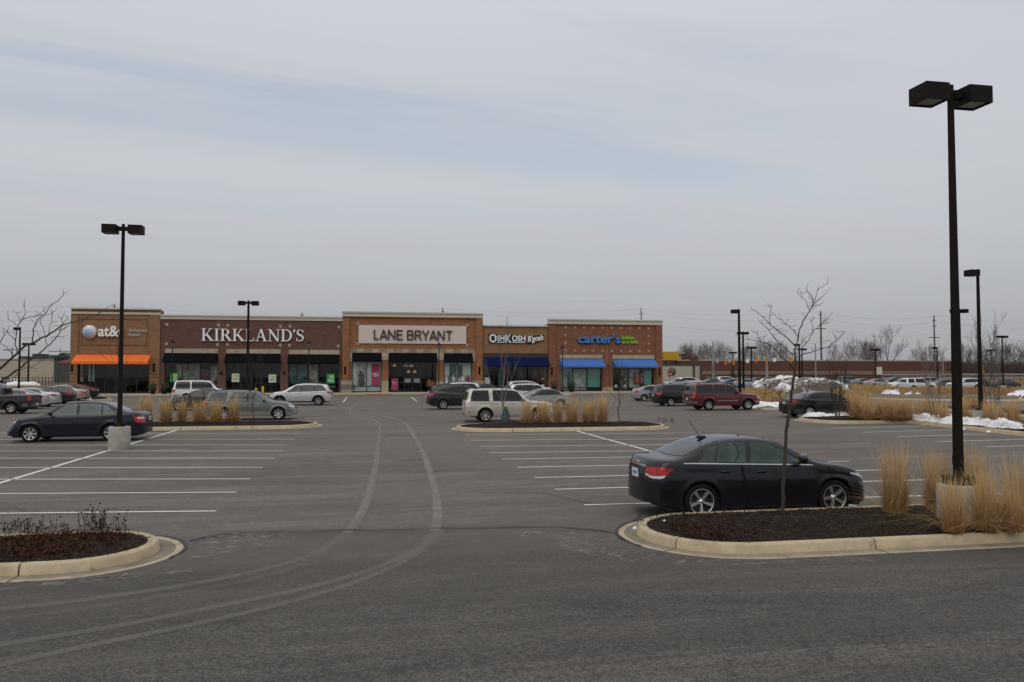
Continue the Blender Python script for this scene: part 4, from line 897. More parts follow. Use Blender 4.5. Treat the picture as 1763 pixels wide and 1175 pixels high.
def car_type(P):
    """builds the shared meshes of one body style. P: L W top belt wheels(xf, xr) rw sill cowl wst (roof start) rre (roof end) rgb (rear glass base) wins ..."""
    Lc, W, xf, xr, rw = P['L'], P['W'] / 2, P['wh'][0], P['wh'][1], P['rw']; Ra = rw + P.get('gap', .055); sill = P.get('sill', .19)
    top = lambda x: lerp_tab(P['top'], x); belt = lambda x: min(lerp_tab(P['belt'], x), top(x) - .012)
    def plan(x):
        e = P.get('taper', .09); a = max(0, 1 - x / 1.1); b = max(0, 1 - (Lc - x) / 1.2); return W * (1 - e * a ** 2 - e * .8 * b ** 2)
    def zb(x):
        z = sill + .05 * sst(.5, 0, x) + P.get('rearlift', .10) * sst(Lc - .75, Lc, x)
        for xc in (xf, xr):
            d = abs(x - xc)
            if d < Ra: z = max(z, rw + sqrt(Ra * Ra - d * d))
        return z
    def prof(x, z):
        b = belt(x); u = (z - sill) / max(.1, b - sill)
        y = 1 - .045 * (max(0, .32 - u) / .32) ** 2 - P.get('tuck', .05) * (max(0, u - .60) / .40) ** 2
        y -= .010 * exp(-((u - .80) / .06) ** 2) * P.get('crease', 1) ; y -= .012 * exp(-((u - .25) / .09) ** 2)
        for xc in (xf, xr):    # flared arch lips
            d = sqrt((x - xc) ** 2 + (z - rw) ** 2); y += .013 * exp(-((d - Ra - .02) / .05) ** 2)
        return y
    def sx(x, yf, z):      # nose and tail shaping
        f = max(0, 1 - x / .75) ** 2; rr = max(0, 1 - (Lc - x) / .75) ** 2; zz = (z - sill) / (belt(0) - sill + .001)
        of = P.get('nosebulge', .10) * (2 * abs(zz - .35)) ** 2 * .5 + P.get('nosesweep', .26) * abs(yf) ** 3
        zr = (z - sill) / (belt(Lc) - sill + .001)
        orr = P.get('tailbulge', .08) * (2 * abs(zr - .4)) ** 2 * .5 + P.get('tailsweep', .16) * abs(yf) ** 3
        return x + f * of - rr * orr
    xs = set([0, Lc]); n = int(Lc / .085)
    for i in range(n + 1): xs.add(round(Lc * i / n, 4))
    for xc in (xf, xr):
        for k in range(17): xs.add(round(xc - Ra * cos(pi * k / 16), 4))
        xs.add(round(xc - Ra - .002, 4)); xs.add(round(xc + Ra + .002, 4))
    for p in P['top']: xs.add(round(min(Lc, p[0]), 4))
    xs = sorted(xs); q = [xs[0]]
    for x in xs[1:]:
        if x - q[-1] > .008: q.append(x)
    xs = q; K = 11
    rows = []
    for x in xs:
        z0, b, t, w_ = zb(x), belt(x), top(x), plan(x); ring = []
        for k in range(K):
            z = z0 + (b - z0) * (k / (K - 1)); ring.append((w_ * prof(x, z), z))
        h = t - b; kk = sst(.10, .34, h); ledge = 1 - .035 * kk * P.get('ledge', 1); ws = ring[-1][0]
        tum = P.get('tumble', 1.0)
        for (cy, cz), (hy, hz) in list(zip(CABIN, HOOD))[1:]:
            cyy = 1 - (1 - cy) * (tum if cz < .9 else 1); yy = (hy + (cyy - hy) * kk) * ws * (1 - (1 - ledge) * (1 if kk else 0)); zz = b + h * (hz + (cz - hz) * kk); ring.append((yy, zz))
        rows.append(ring)
    M = len(rows[0]); ring_n = 2 * M - 1 + 2
    vs = []; 
    for x, ring in zip(xs, rows):
        w_ = plan(x)
        R_ = [(y, z) for y, z in ring]
        full = [(-(R_[0][0] - .16), R_[0][1] + .01)] + [(-y, z) for y, z in R_] + [(y, z) for y, z in R_[-2::-1]] + [((R_[0][0] - .16), R_[0][1] + .01)]
        for y, z in full: vs.append((Lc / 2 - sx(x, y / w_, z), y, z))
    nr = len(full); fs = []; mi = []
    cl = P.get('clad', 0)
    for i in range(len(xs) - 1):
        for k in range(nr):
            k2 = (k + 1) % nr; f = (i * nr + k, (i + 1) * nr + k, (i + 1) * nr + k2, i * nr + k2); fs.append(f)
            under = k == nr - 1 or k == 0 or k == nr - 2
            zc = (vs[f[0]][2] + vs[f[2]][2]) / 2
            xm_ = (xs[i] + xs[i + 1]) / 2; ar = min(abs(xm_ - xf), abs(xm_ - xr)) < Ra + .07 and zc < rw + Ra + .06 and min(sqrt((xm_ - xf) ** 2 + (zc - rw) ** 2), sqrt((xm_ - xr) ** 2 + (zc - rw) ** 2)) < Ra + .075
            mi.append(1 if under else (2 if cl and (zc < cl or ar) and 0 < k < nr - 2 else 0))
    NY = 10
    for end, base in ((0, 0), (1, (len(xs) - 1) * nr)):
        x = xs[0] if end == 0 else xs[-1]; w_ = plan(x); prev = None
        for k in range(0, M + 1):   # left index k, right index nr-1-k
            a, b_ = base + k, base + nr - 1 - k
            if a == b_: row = [a] * (NY + 1)
            else:
                row = [a]; ya, z = vs[a][1], vs[a][2]
                for j in range(1, NY):
                    y = ya + (-ya - ya) * j / NY; vs.append((Lc / 2 - sx(x, y / w_, z), y, z)); row.append(len(vs) - 1)
                row.append(b_)
            if prev:
                for j in range(NY):
                    f = [prev[j], prev[j + 1], row[j + 1], row[j]] if end == 0 else [prev[j], row[j], row[j + 1], prev[j + 1]]
                    f = [v for i_, v in enumerate(f) if v not in f[:i_]]
                    if len(f) > 2: fs.append(f); zc = vs[f[0]][2]; mi.append(2 if cl and zc < cl else 0)
            prev = row
    me = D.meshes.new('car_body'); me.from_pydata(vs, [], fs); me.update()
    bm = bmesh.new(); bm.from_mesh(me); bmesh.ops.recalc_face_normals(bm, faces=bm.faces[:]); bm.to_mesh(me); bm.free()
    mi_map = mi
    if len(me.polygons) == len(mi_map): me.polygons.foreach_set('material_index', mi_map)
    me.polygons.foreach_set('use_smooth', [True] * len(me.polygons))
    try: me.set_sharp_from_angle(angle=radians(38))
    except Exception: pass
    bvh = BVHTree.FromPolygons([v.co for v in me.vertices], [tuple(p.vertices) for p in me.polygons])
    T = dict(P=P, body=me, parts=[])
    def hit(o_, d):
        r_ = bvh.ray_cast(Vector(o_), Vector(d).normalized()); return (r_[0], r_[1] if r_[0] is None or r_[1].dot(Vector(d)) < 0 else -r_[1])
    def grid(mb, pf, n_, m_, d, off, mi_=0):
        """pf(s,t) -> ray origin; lays a patch on the body"""
        idx = {}; v = []
        for j in range(m_ + 1):
            for i in range(n_ + 1):
                o_ = pf(i / n_, j / m_)
                if o_ is None: continue
                c, nn = hit(o_, d)
                if c is None: continue
                idx[(i, j)] = len(v); v.append(c + nn * off)
        f = []
        for j in range(m_):
            for i in range(n_):
                k_ = [(i, j), (i + 1, j), (i + 1, j + 1), (i, j + 1)]
                if all(q_ in idx for q_ in k_):
                    ff = [idx[q_] for q_ in k_]
                    if (v[ff[1]] - v[ff[0]]).length < .45: f.append(ff)
        mb.add(v, f, mi_, True)
    def fixn(me_, dirv=None):
        b_ = bmesh.new(); b_.from_mesh(me_); bmesh.ops.recalc_face_normals(b_, faces=b_.faces[:]); b_.to_mesh(me_); b_.free()
    def mk(mb, name, m_, sub=None, label=None):
        me_ = D.meshes.new(name); me_.from_pydata(mb.v, [], mb.f)
        for q_ in (m_ if isinstance(m_, (list, tuple)) else [m_]): me_.materials.append(q_)
        if any(mb.m): me_.polygons.foreach_set('material_index', mb.m)
        me_.polygons.foreach_set('use_smooth', mb.sm); me_.update()
        if mb.f: T['parts'].append((name, me_, None, sub, label))
    bx = lambda x: Lc / 2 - x
    # side glass
    def gtop(x): return belt(x) + (top(x) - belt(x)) * P.get('glasstop', .83)
    def gbot(x): return belt(x) + P.get('glassbot', .02)
    GL = P.get('glass', CGLASS)
    for sg in (-1, 1):
        d = (0, -sg, 0)
        w0, w1 = P['wins'][0], P['wins'][-1]
        def side(x0b, x1b, x0t, x1t, ex=0, bo=0, to=0):
            def pf(s_, t_):
                xb_ = x0b + (x1b - x0b) * s_; xt_ = x0t + (x1t - x0t) * s_; x = xb_ + (xt_ - xb_) * t_
                zb_, zt_ = gbot(x) - bo, gtop(x) + to
                if zt_ < zb_ + .01: zt_ = zb_ + .01
                return (bx(x), sg * 3, zb_ + (zt_ - zb_) * t_)
            return pf
        for gr_ in P.get('groups', [list(range(len(P['wins'])))]):
            ga, gb = P['wins'][gr_[0]], P['wins'][gr_[-1]]; mb = MB(); ex_ = .05 if len(P.get('groups', [1])) == 1 else .022
            grid(mb, side(ga[0] - (.05 if gr_[0] == 0 else ex_), gb[1] + ex_, ga[2] - (.03 if gr_[0] == 0 else ex_), gb[3] + ex_, bo=.022, to=.016), 30, 6, d, .003); mk(mb, 'window_trim', P.get('trim', PLAST))
        for k_, wn in enumerate(P['wins']):
            mb = MB(); grid(mb, side(*wn[:4]), 12, 6, d, .007); mk(mb, 'side_window', (P.get('tint', CGLASS) if k_ >= P.get('tintfrom', 9) else GL))
        # chrome or dark strip below the glass
        mb = MB(); xa_, xb_ = w0[0] - .05, P.get('stripto', w1[1] + .1)
        grid(mb, lambda s_, t_: (bx(xa_ + (xb_ - xa_) * s_), sg * 3, gbot(xa_ + (xb_ - xa_) * s_) - .035 + .017 * t_), 24, 1, d, .008); mk(mb, 'belt_moulding', P.get('strip', PLAST))
        if P.get('topchrome'):
            mb = MB(); xa_, xb_ = w0[2] - .62, w1[3] + .33
            grid(mb, lambda s_, t_: (bx(xa_ + (xb_ - xa_) * s_), sg * 3, max(gbot(xa_ + (xb_ - xa_) * s_) + .0, gtop(xa_ + (xb_ - xa_) * s_) + .004) + .005 * t_), 40, 1, d, .009); mk(mb, 'roof_moulding', TRIMB)
        # door gaps
        mb = MB()
        def seam_(pp, wd=.009):
            for (a, b_) in zip(pp[:-1], pp[1:]):
                A_, B_ = Vector(a), Vector(b_); dd = (B_ - A_).normalized(); nn = Vector((-dd.y, dd.x)) * wd / 2; ns2 = max(1, int((B_ - A_).length / .07))
                grid(mb, lambda s_, t_: (bx((A_ + (B_ - A_) * s_ + nn * (2 * t_ - 1)).x), sg * 3, (A_ + (B_ - A_) * s_ + nn * (2 * t_ - 1)).y), ns2, 1, d, .003)
        for sm_ in P.get('seams', []): seam_(sm_)
        if P.get('fuel') and sg == P.get('fuelside', -1):
            fx, fz = P['fuel']; seam_([(fx + .085 * cos(a * pi / 8), fz + .085 * sin(a * pi / 8)) for a in range(17)], .006)
        mk(mb, 'door_gap', SEAM)
        for hx, hz in P.get('handles', []):
            c, nn = hit((bx(hx), sg * 3, hz), d)
            if c:
                mb = MB(); mb.tube([c + Vector((.10, sg * .004, 0)), c + Vector((.075, sg * .032, .004)), c + Vector((0, sg * .038, .006)), c + Vector((-.075, sg * .032, .004)), c + Vector((-.10, sg * .004, 0))], [.014, .016, .017, .016, .014], 8)
                mk(mb, 'door_handle', P.get('handlem'))
                mb = MB(); grid(mb, lambda s_, t_: (bx(hx - .07 + .14 * s_), sg * 3, hz - .028 + .045 * t_), 3, 2, d, .003); mk(mb, 'handle_recess', SEAM)
        # mirror
        mx_ = P.get('mirror', P['wins'][0][0] + .12); mz = gbot(mx_) + .06; c, nn = hit((bx(mx_), sg * 3, mz - .06), d)
        if c:
            mb = MB(); y0 = sg * abs(c.y); s_ = P.get('mscale', 1)
            mb.tube([(bx(mx_), y0 - sg * .02, mz - .05), (bx(mx_) , y0 + sg * .07, mz - .01)], .022, 6)
            R_ = []; 
            for k_ in range(7):
                t_ = k_ / 6; yy = y0 + sg * (.055 + .19 * t_ * s_); rx = (.045 + .04 * sin(pi * min(1, .25 + t_ * .6))) * (1 if k_ not in (0, 6) else .55); rz = (.06 + .025 * sin(pi * min(1, .2 + t_ * .7))) * s_ * (1 if k_ not in (0, 6) else .55)
                R_.append([(bx(mx_) + rx * cos(a * pi / 5) - .02 * t_, yy, mz + .03 + rz * sin(a * pi / 5)) for a in range(10)])
            v_ = [p for r_ in R_ for p in r_]; f_ = [(i * 10 + a, i * 10 + (a + 1) % 10, (i + 1) * 10 + (a + 1) % 10, (i + 1) * 10 + a) for i in range(6) for a in range(10)]
            mb.add(v_, f_, 0, True); mb.add(v_[:10], [tuple(range(10))]); mb.add(v_[-10:], [tuple(range(10))]); mk(mb, 'wing_mirror', P.get('mirrorm'))
    # windscreen and rear window
    def across(x0, x1, wf0, wf1, name, n_=12, m_=8, off=.006, gm=None, curve=.10, d=(0, 0, -1)):
        mb = MB()
        def pf(s_, t_):
            x = x0 + (x1 - x0) * t_; wy = (wf0 + (wf1 - wf0) * t_) * plan(x); y = (2 * s_ - 1) * wy; xx = x + curve * (2 * s_ - 1) ** 2 * (1 if x0 < Lc / 2 else -1); return (bx(xx), y, 4)
        grid(mb, pf, n_, m_, d, off); mk(mb, name, gm or GL)
    across(P['cowl'] + .03, P['wst'] - .02, P.get('wsw', (.80, .66))[0], P.get('wsw', (.80, .66))[1], 'windscreen', curve=.08)
    mb = MB(); 
    if P['rear'] == 'sedan': across(P['rgb'] - .03, P['rre'] + .04, .74, .62, 'rear_window', curve=.10, gm=P.get('rearglass'))
    else:
        z0, z1, wy = P['rearwin']; mb = MB(); grid(mb, lambda s_, t_: (-Lc, (2 * s_ - 1) * wy * (1 - .10 * t_) * (1 if t_ > .0 else .96), z0 + (z1 - z0) * t_), 10, 6, (1, 0, 0), .007); mk(mb, 'rear_window', P.get('tint', CGLASS))
    # lamps: outlines seen from the side and from the end
    def outline_patch(mb, pts, view, sg=1, off=.008, n_=10, m_=6):
        """pts: lower edge then upper edge polylines, each [(a, z)..]; view 'side' | 'front' | 'rear'"""
        lo, hi = pts
        def at_(pl, s_):
            if len(pl) == 1: return pl[0]
            u = s_ * (len(pl) - 1); i = min(int(u), len(pl) - 2); f_ = u - i; return (pl[i][0] + (pl[i + 1][0] - pl[i][0]) * f_, pl[i][1] + (pl[i + 1][1] - pl[i][1]) * f_)
        def pf(s_, t_):
            a, b_ = at_(lo, s_), at_(hi, s_); u, z = a[0] + (b_[0] - a[0]) * t_, a[1] + (b_[1] - a[1]) * t_
            if view == 'side': return (bx(u), sg * 3, z)
            return ((Lc if view == 'front' else -Lc), sg * u, z)
        grid(mb, pf, n_, m_, (0, -sg, 0) if view == 'side' else ((-1, 0, 0) if view == 'front' else (1, 0, 0)), off)
    def wrap_patch(mb, items, end, sg, off):
        RC = .35; Y_ = W - RC; XC = RC if end == 'front' else Lc - RC
        def us(view, pts):
            o_ = []
            for a_, z in pts:
                if view == 'side': d_ = a_ if end == 'front' else Lc - a_; u = -(d_ - RC) if d_ > RC else (RC - d_) / RC * .46
                else: u = 1 + (Y_ - a_) if a_ < Y_ else .54 + .46 * (1 - (a_ - Y_) / RC)
                o_.append((u, z))
            return o_
        lo = sorted([q_ for v_, l_, h_ in items for q_ in us(v_, l_)]); hi = sorted([q_ for v_, l_, h_ in items for q_ in us(v_, h_)])
        def zat(tab, u):
            if u <= tab[0][0]: return tab[0][1]
            for (u0, z0_), (u1, z1_) in zip(tab[:-1], tab[1:]):
                if u <= u1: return z0_ + (z1_ - z0_) * (u - u0) / max(1e-6, u1 - u0)
            return tab[-1][1]
        def go(n_, m_):
            idx = {}; v = []
            for j in range(m_ + 1):
                for i in range(n_ + 1):
                    s_, t_ = i / n_, j / m_; ul = lo[0][0] + (lo[-1][0] - lo[0][0]) * s_; uh = hi[0][0] + (hi[-1][0] - hi[0][0]) * s_; u = ul + (uh - ul) * t_; z = zat(lo, ul) + (zat(hi, uh) - zat(lo, ul)) * t_
                    fx_ = 1 if end == 'front' else -1; th = max(0, min(1, u)) * pi / 2; dr = Vector((fx_ * sin(th), sg * cos(th), 0)); c0 = Vector((bx(XC) - (fx_ * (-u) if u < 0 else 0), sg * (Y_ - (u - 1 if u > 1 else 0)), z))
                    if u < 0: c0 = Vector((bx(XC) + fx_ * u, sg * Y_, z))
                    c_, nn = hit(c0 + dr * 3, -dr)
                    if c_ is None: continue
                    idx[(i, j)] = len(v); v.append(c_ + nn * off)
            f = [[idx[q_] for q_ in ((i, j), (i + 1, j), (i + 1, j + 1), (i, j + 1))] for j in range(m_) for i in range(n_) if all(q_ in idx for q_ in ((i, j), (i + 1, j), (i + 1, j + 1), (i, j + 1)))]
            mb.add(v, f, 0, True)
        go(26, 7)
    for nm, m_, items in P.get('lamps', []):
        for sg in (-1, 1):
            mb = MB(); vw = [i_[0] for i_ in items]
            if 'side' in vw and len(vw) == 2:
                wrap_patch(mb, items, [q_ for q_ in vw if q_ != 'side'][0], sg, .011 + (.004 if m_ in (CLEARL, AMBER) else 0)); mk(mb, nm, m_); continue
            for view, lo, hi in items: outline_patch(mb, (lo, hi), view, sg, .009 + (.003 if m_ in (CLEARL, AMBER) else 0))
            mk(mb, nm, m_)
    for nm, m_, items in P.get('panels', []):
        mb = MB()
        for view, lo, hi in items:
            outline_patch(mb, (lo, hi), view, 1, .006, 12, 4)
            if view == 'side': outline_patch(mb, (lo, hi), view, -1, .006, 12, 4)
        mk(mb, nm, m_)
    if P.get('plate'):
        pz = P['plate']; c, nn = hit((-Lc, 0, pz), (1, 0, 0))
        if c:
            mb = MB(); mb.box(c.x - .02, c.x - .005, -.155, .155, pz - .08, pz + .08); mk(mb, 'licence_plate', PLATE)
            mb = MB()
            for k_ in range(6): mb.box(c.x - .023, c.x - .0195, -.11 + k_ * .038, -.088 + k_ * .038, pz - .025, pz + .03)
            mk(mb, 'plate_print', PLATEI)
    if P.get('rails'):
        xa_, xb_ = P['rails']
        for sg in (-1, 1):
            mb = MB(); pts = []
            for k_ in range(9):
                x = xa_ + (xb_ - xa_) * k_ / 8; c, nn = hit((bx(x), sg * W * .66, 4), (0, 0, -1)); pts.append(c + Vector((0, 0, .0 if k_ in (0, 8) else .06)))
            mb.tube(pts, .022, 6); mk(mb, 'roof_rail', P.get('railm', PLAST))
    if P.get('antenna'):
        ax, aw = P['antenna']; c, nn = hit((bx(ax), 0, 4), (0, 0, -1)); mb = MB()
        R_ = [(c.x + .10, .012, .0), (c.x + .07, .03, .03), (c.x, .035, .05), (c.x - .09, .03, .055), (c.x - .12, .012, .045)]
        mb.tube([(a, 0, c.z + h_ * .45) for a, w__, h_ in R_], [w__ for a, w__, h_ in R_], 10)
        if aw: mb.tube([(c.x - .04, 0, c.z + .03), (c.x - .27, 0, c.z + .36)], .006, 5)
        mk(mb, 'antenna', PLAST)
    for x0, x1, z0, z1, nm, m_ in P.get('strips', []):
        for sg in (-1, 1):
            mb = MB(); grid(mb, lambda s_, t_: (bx(x0 + (x1 - x0) * s_), sg * 3, z0 + (z1 - z0) * t_), 20, 2, (0, -sg, 0), .012); mk(mb, nm, m_)
    # inner wheel housings and floor pan
    mb = MB(); mb.box(bx(Lc - .35), bx(.35), -W + .12, W - .12, sill - .02, sill + .20)
    mk(mb, 'floor_pan', DARKV)
    for xc in (xf, xr):
        mb = MB(); n_ = 12; v_ = []
        for k_ in range(n_ + 1):
            a = pi * k_ / n_
            for y in (-W + .06, W - .06): v_.append((bx(xc) + (Ra + .012) * cos(a), y, rw + (Ra + .012) * sin(a) - .0))
        mb.add(v_, [(2 * k_, 2 * k_ + 1, 2 * k_ + 3, 2 * k_ + 2) for k_ in range(n_)]); mb.box(bx(xc) - Ra, bx(xc) + Ra, -W + .33, W - .33, rw - .12, rw + Ra); mk(mb, 'wheel_housing', DARKV)
    # wheels
    rr_ = rw * P.get('rimf', .70); tw = P.get('tw', .21); ns_ = P.get('spokes', 5)
    mb = MB(); mb.lathe([(rr_, tw * .42), (rr_ + .012, tw * .5), (rw - .03, tw * .5), (rw - .008, tw * .40), (rw, tw * .2), (rw, -tw * .2), (rw - .008, -tw * .40), (rw - .03, -tw * .5), (rr_, -tw * .5)], 32, axis='y')
    tyre = D.meshes.new('tyre'); tyre.from_pydata(mb.v, [], mb.f); tyre.materials.append(TYRE); tyre.polygons.foreach_set('use_smooth', [True] * len(mb.f))
    mb = MB(); o1 = tw * .44
    mb.lathe([(rr_ + .004, o1), (rr_ - .006, o1 + .003), (rr_ - .014, o1 - .004)], 32, 0, axis='y'); mb.lathe([(rr_ - .014, o1 - .004), (rr_ - .022, o1 - .05), (rr_ - .035, -o1)], 32, 2, axis='y')
    mb.lathe([(rr_ - .03, o1 - .085), (.0005, o1 - .075)], 32, 1, axis='y')
    mb.lathe([(.0005, o1 - .024), (.030, o1 - .024), (.034, o1 - .032), (.062, o1 - .038), (.066, o1 - .08)], 20, 0, axis='y')
    for k_ in range(ns_):
        a = 2 * pi * k_ / ns_ + pi / 2; ca, sa = cos(a), sin(a); wi, wo = P.get('spw', (.036, .052))
        def pt(r_, w__, y): return (ca * r_ - sa * w__, y, sa * r_ + ca * w__)
        if P.get('twin'):
            for q_ in (-1, 1):
                mb.hexa([pt(.05, q_ * .012 - .012, o1 - .06), pt(rr_ - .02, q_ * .040 - .012, o1 - .05), pt(rr_ - .02, q_ * .040 + .012, o1 - .05), pt(.05, q_ * .012 + .012, o1 - .06)], [pt(.05, q_ * .012 - .012, o1 - .02), pt(rr_ - .02, q_ * .040 - .010, o1 - .003), pt(rr_ - .02, q_ * .040 + .010, o1 - .003), pt(.05, q_ * .012 + .012, o1 - .02)])
        else:
            mb.hexa([pt(.05, -wi, o1 - .07), pt(rr_ - .02, -wo, o1 - .06), pt(rr_ - .02, wo, o1 - .06), pt(.05, wi, o1 - .07)], [pt(.05, -wi * .8, o1 - .022), pt(rr_ - .02, -wo * .85, o1 - .004), pt(rr_ - .02, wo * .85, o1 - .004), pt(.05, wi * .8, o1 - .022)])
    rim = D.meshes.new('rim'); rim.from_pydata(mb.v, [], mb.f); rim.materials.append(P.get('rimm', RIM)); rim.materials.append(DARKV); rim.materials.append(RIMD); rim.polygons.foreach_set('material_index', mb.m); rim.polygons.foreach_set('use_smooth', mb.sm); rim.update()
    for me_ in (tyre, rim): fixn(me_)
    T['wheel'] = (tyre, rim)
    for me_ in [p[1] for p in T['parts']]: pass
    T['hit'] = hit
    return T
def make_car(T, col, x, y, head, label, cat='car', group='cars parked in the lot', detail=2, paintm=None, clad=None, scale=1.0, skip=()):
    P = T['P']; body_m = paintm or paint(col, *([.0, .4, .55] if max(col) < .05 else [.1, .35, .6] if max(col) < .3 else [.35, .35, .9]))
    nm = P.get('kindname', 'parked_car')
    r = thing(nm, label, cat, (x, y, 0), head, group); r.scale = (scale, scale, scale)
    def slot(o, i, m):
        o.material_slots[i].link = 'OBJECT'; o.material_slots[i].material = m
    me = T['body']
    if len(me.materials) == 0:
        for m in (body_m, PLAST, PLAST): me.materials.append(m)
    b = ob('body', me, r); slot(b, 0, body_m); slot(b, 1, PLAST); slot(b, 2, clad or P.get('cladm', PLAST))
    far_skip = ('door_gap', 'handle_recess', 'plate_print', 'belt_moulding', 'amber_marker', 'floor_pan', 'door_handle') if detail < 1 else ()
    for name, pm, _, sub, lab in T['parts']:
        if name in far_skip or name in skip: continue
        o = ob(name, pm, r)
        if name in ('door_handle', 'wing_mirror') and pm.materials[0] is None: pm.materials[0] = body_m
        if name in ('door_handle', 'wing_mirror') and T['P'].get({'door_handle': 'handlem', 'wing_mirror': 'mirrorm'}[name]) is None:
            slot(o, 0, body_m)
    W = P['W'] / 2; ty, ri = T['wheel']
    for xc in P['wh']:
        for sg in (-1, 1):
            w_ = empty('wheel', (P['L'] / 2 - xc, sg * (W - .5 * P.get('tw', .21) - .015), P['rw']), 0 if sg > 0 else pi); w_.parent = r
            w_.rotation_euler = (0, 0, 0 if sg > 0 else pi); ob('tyre', ty, w_); ob('rim', ri, w_)
            t_ = random.Random(int(x * 100) + int(xc * 10)).uniform(0, 1.2)
            for c in w_.children: c.rotation_euler = (0, t_, 0)
    return r

SED_A = dict(L=4.60, W=1.80, wh=(.93, 3.615), rw=.335, sill=.20, cowl=1.22, wst=2.16, rre=3.20, rgb=4.02, rear='sedan',
    top=[(0, .68), (.05, .76), (.28, .86), (.75, .955), (1.22, 1.03), (1.60, 1.22), (2.16, 1.435), (2.6, 1.475), (3.0, 1.46), (3.35, 1.385), (3.75, 1.235), (4.05, 1.125), (4.40, 1.105), (4.54, 1.075), (4.60, .98)],
    belt=[(0, .60), (.25, .77), (.75, .885), (1.3, .955), (2.2, .99), (3.2, 1.02), (3.9, 1.04), (4.4, 1.03), (4.6, .93)],
    wins=[(1.42, 2.62, 2.10, 2.58), (2.72, 3.32, 2.67, 3.20), (3.36, 3.66, 3.235, 3.40)], tintfrom=9, glass=CGLASSG, stripto=3.95, strip=CHROME, rearglass=mat('rear_glass_pale', (.012, .016, .018), .04, 0, .4, 0),
    seams=[[(1.50, .93), (1.46, .75), (1.50, .30)], [(2.68, .98), (2.66, .6), (2.63, .24)], [(3.30, 1.0), (3.42, .84), (3.28, .62), (3.16, .42), (3.12, .26)], [(1.5, .25), (3.12, .25)], [(4.07, 1.04), (4.10, .9)], [(.62, .60), (.50, .62), (.28, .66)], [(3.97, .60), (4.2, .61), (4.45, .60)]],
    handles=[(2.42, .86), (3.14, .875)], fuel=(3.70, .865), mirror=1.62, nosesweep=.30, nosebulge=.05, tailsweep=.20, tailbulge=.07, tuck=.06, antenna=(3.22, 1), plate=.80, rimf=.70, spokes=5, spw=(.020, .036), gap=.045, crease=1.5,
    lamps=[('headlight', HEADL, [('side', [(.20, .64), (.60, .775)], [(.20, .735), (.60, .80)]), ('front', [(.45, .585), (.80, .615)], [(.45, .655), (.80, .70)])]),
           ('tail_light', RED, [('side', [(4.14, .935), (4.30, .83), (4.52, .775)], [(4.14, .95), (4.52, .97)]), ('rear', [(.44, .83), (.62, .775), (.80, .77)], [(.44, .95), (.80, .965)])]),
           ('reverse_lens', CLEARL, [('rear', [(.46, .80), (.62, .765), (.80, .755)], [(.46, .83), (.62, .80), (.80, .80)]), ('side', [(4.38, .785), (4.50, .76)], [(4.34, .82), (4.52, .81)])]),
           ('amber_marker', AMBER, [('side', [(.16, .47), (.23, .47)], [(.16, .53), (.23, .53)])]), ('fog_trim', CHROME, [('front', [(.62, .40), (.80, .43)], [(.62, .43), (.80, .49)])])],
    panels=[('boot_moulding', CHROME, [('rear', [(-.42, .945), (.42, .945)], [(-.42, .975), (.42, .975)])]), ('lower_grille', PLAST, [('front', [(-.5, .28), (.5, .28)], [(-.55, .42), (.55, .42)])]), ('grille', PLAST, [('front', [(-.36, .50), (.36, .50)], [(-.40, .66), (.40, .66)])]),
            ('boot_gap', SEAM, [('rear', [(-.60, .715), (.60, .715)], [(-.60, .725), (.60, .725)])]), ('badge', mat('badge_brass', (.45, .33, .12), .4, .6), [('rear', [(-.085, .99), (.085, .99)], [(-.085, 1.02), (.085, 1.02)])])])
SED_B = dict(L=5.10, W=1.89, wh=(1.0, 3.86), rw=.335, sill=.21, cowl=1.34, wst=2.16, rre=3.55, rgb=4.35, rear='sedan',
    top=[(0, .66), (.08, .78), (.35, .89), (.9, .99), (1.34, 1.05), (1.72, 1.27), (2.16, 1.475), (2.6, 1.555), (3.1, 1.56), (3.55, 1.49), (4.0, 1.30), (4.38, 1.165), (4.8, 1.135), (5.0, 1.09), (5.10, 1.00)],
    belt=[(0, .60), (.3, .80), (.9, .92), (1.4, .985), (2.4, 1.01), (3.6, 1.03), (4.4, 1.06), (4.9, 1.03), (5.1, .94)],
    wins=[(1.50, 2.62, 2.14, 2.60), (2.72, 3.50, 2.70, 3.48), (3.56, 4.05, 3.53, 3.72)], glass=CGLASSG, strip=TRIMB, stripto=4.1, topchrome=1,
    seams=[[(1.55, .96), (1.52, .7), (1.58, .28)], [(2.67, .99), (2.66, .26)], [(3.55, 1.0), (3.60, .80), (3.42, .52), (3.36, .27)], [(1.58, .27), (3.36, .27)], [(4.60, 1.05), (4.64, .66), (5.0, .655)], [(.05, .62), (.62, .64)]],
    handles=[(2.40, .86), (3.30, .875)], mirror=1.72, nosesweep=.28, tailsweep=.16, plate=.86, rimf=.68, spokes=7, spw=(.022, .042), rearglass=CGLASS,
    lamps=[('headlight', HEADL, [('side', [(.14, .66), (.50, .76)], [(.16, .80), (.50, .83)]), ('front', [(.45, .64), (.80, .66)], [(.45, .76), (.80, .79)])]), ('turn_lens', AMBER, [('side', [(.14, .64), (.30, .66)], [(.14, .70), (.32, .73)])]),
           ('tail_light', RED, [('side', [(4.78, .72), (5.05, .72)], [(4.66, .98), (5.03, .98)]), ('rear', [(.56, .72), (.90, .72)], [(.60, .98), (.90, .98)])]), ('reverse_lens', CLEARL, [('side', [(4.86, .87), (5.05, .87)], [(4.84, .93), (5.05, .93)]), ('rear', [(.60, .87), (.90, .87)], [(.61, .93), (.90, .93)])])],
    panels=[('grille', PLAST, [('front', [(-.42, .52), (.42, .52)], [(-.42, .70), (.42, .70)])]), ('lower_grille', PLAST, [('front', [(-.5, .3), (.5, .3)], [(-.5, .42), (.5, .42)])])])
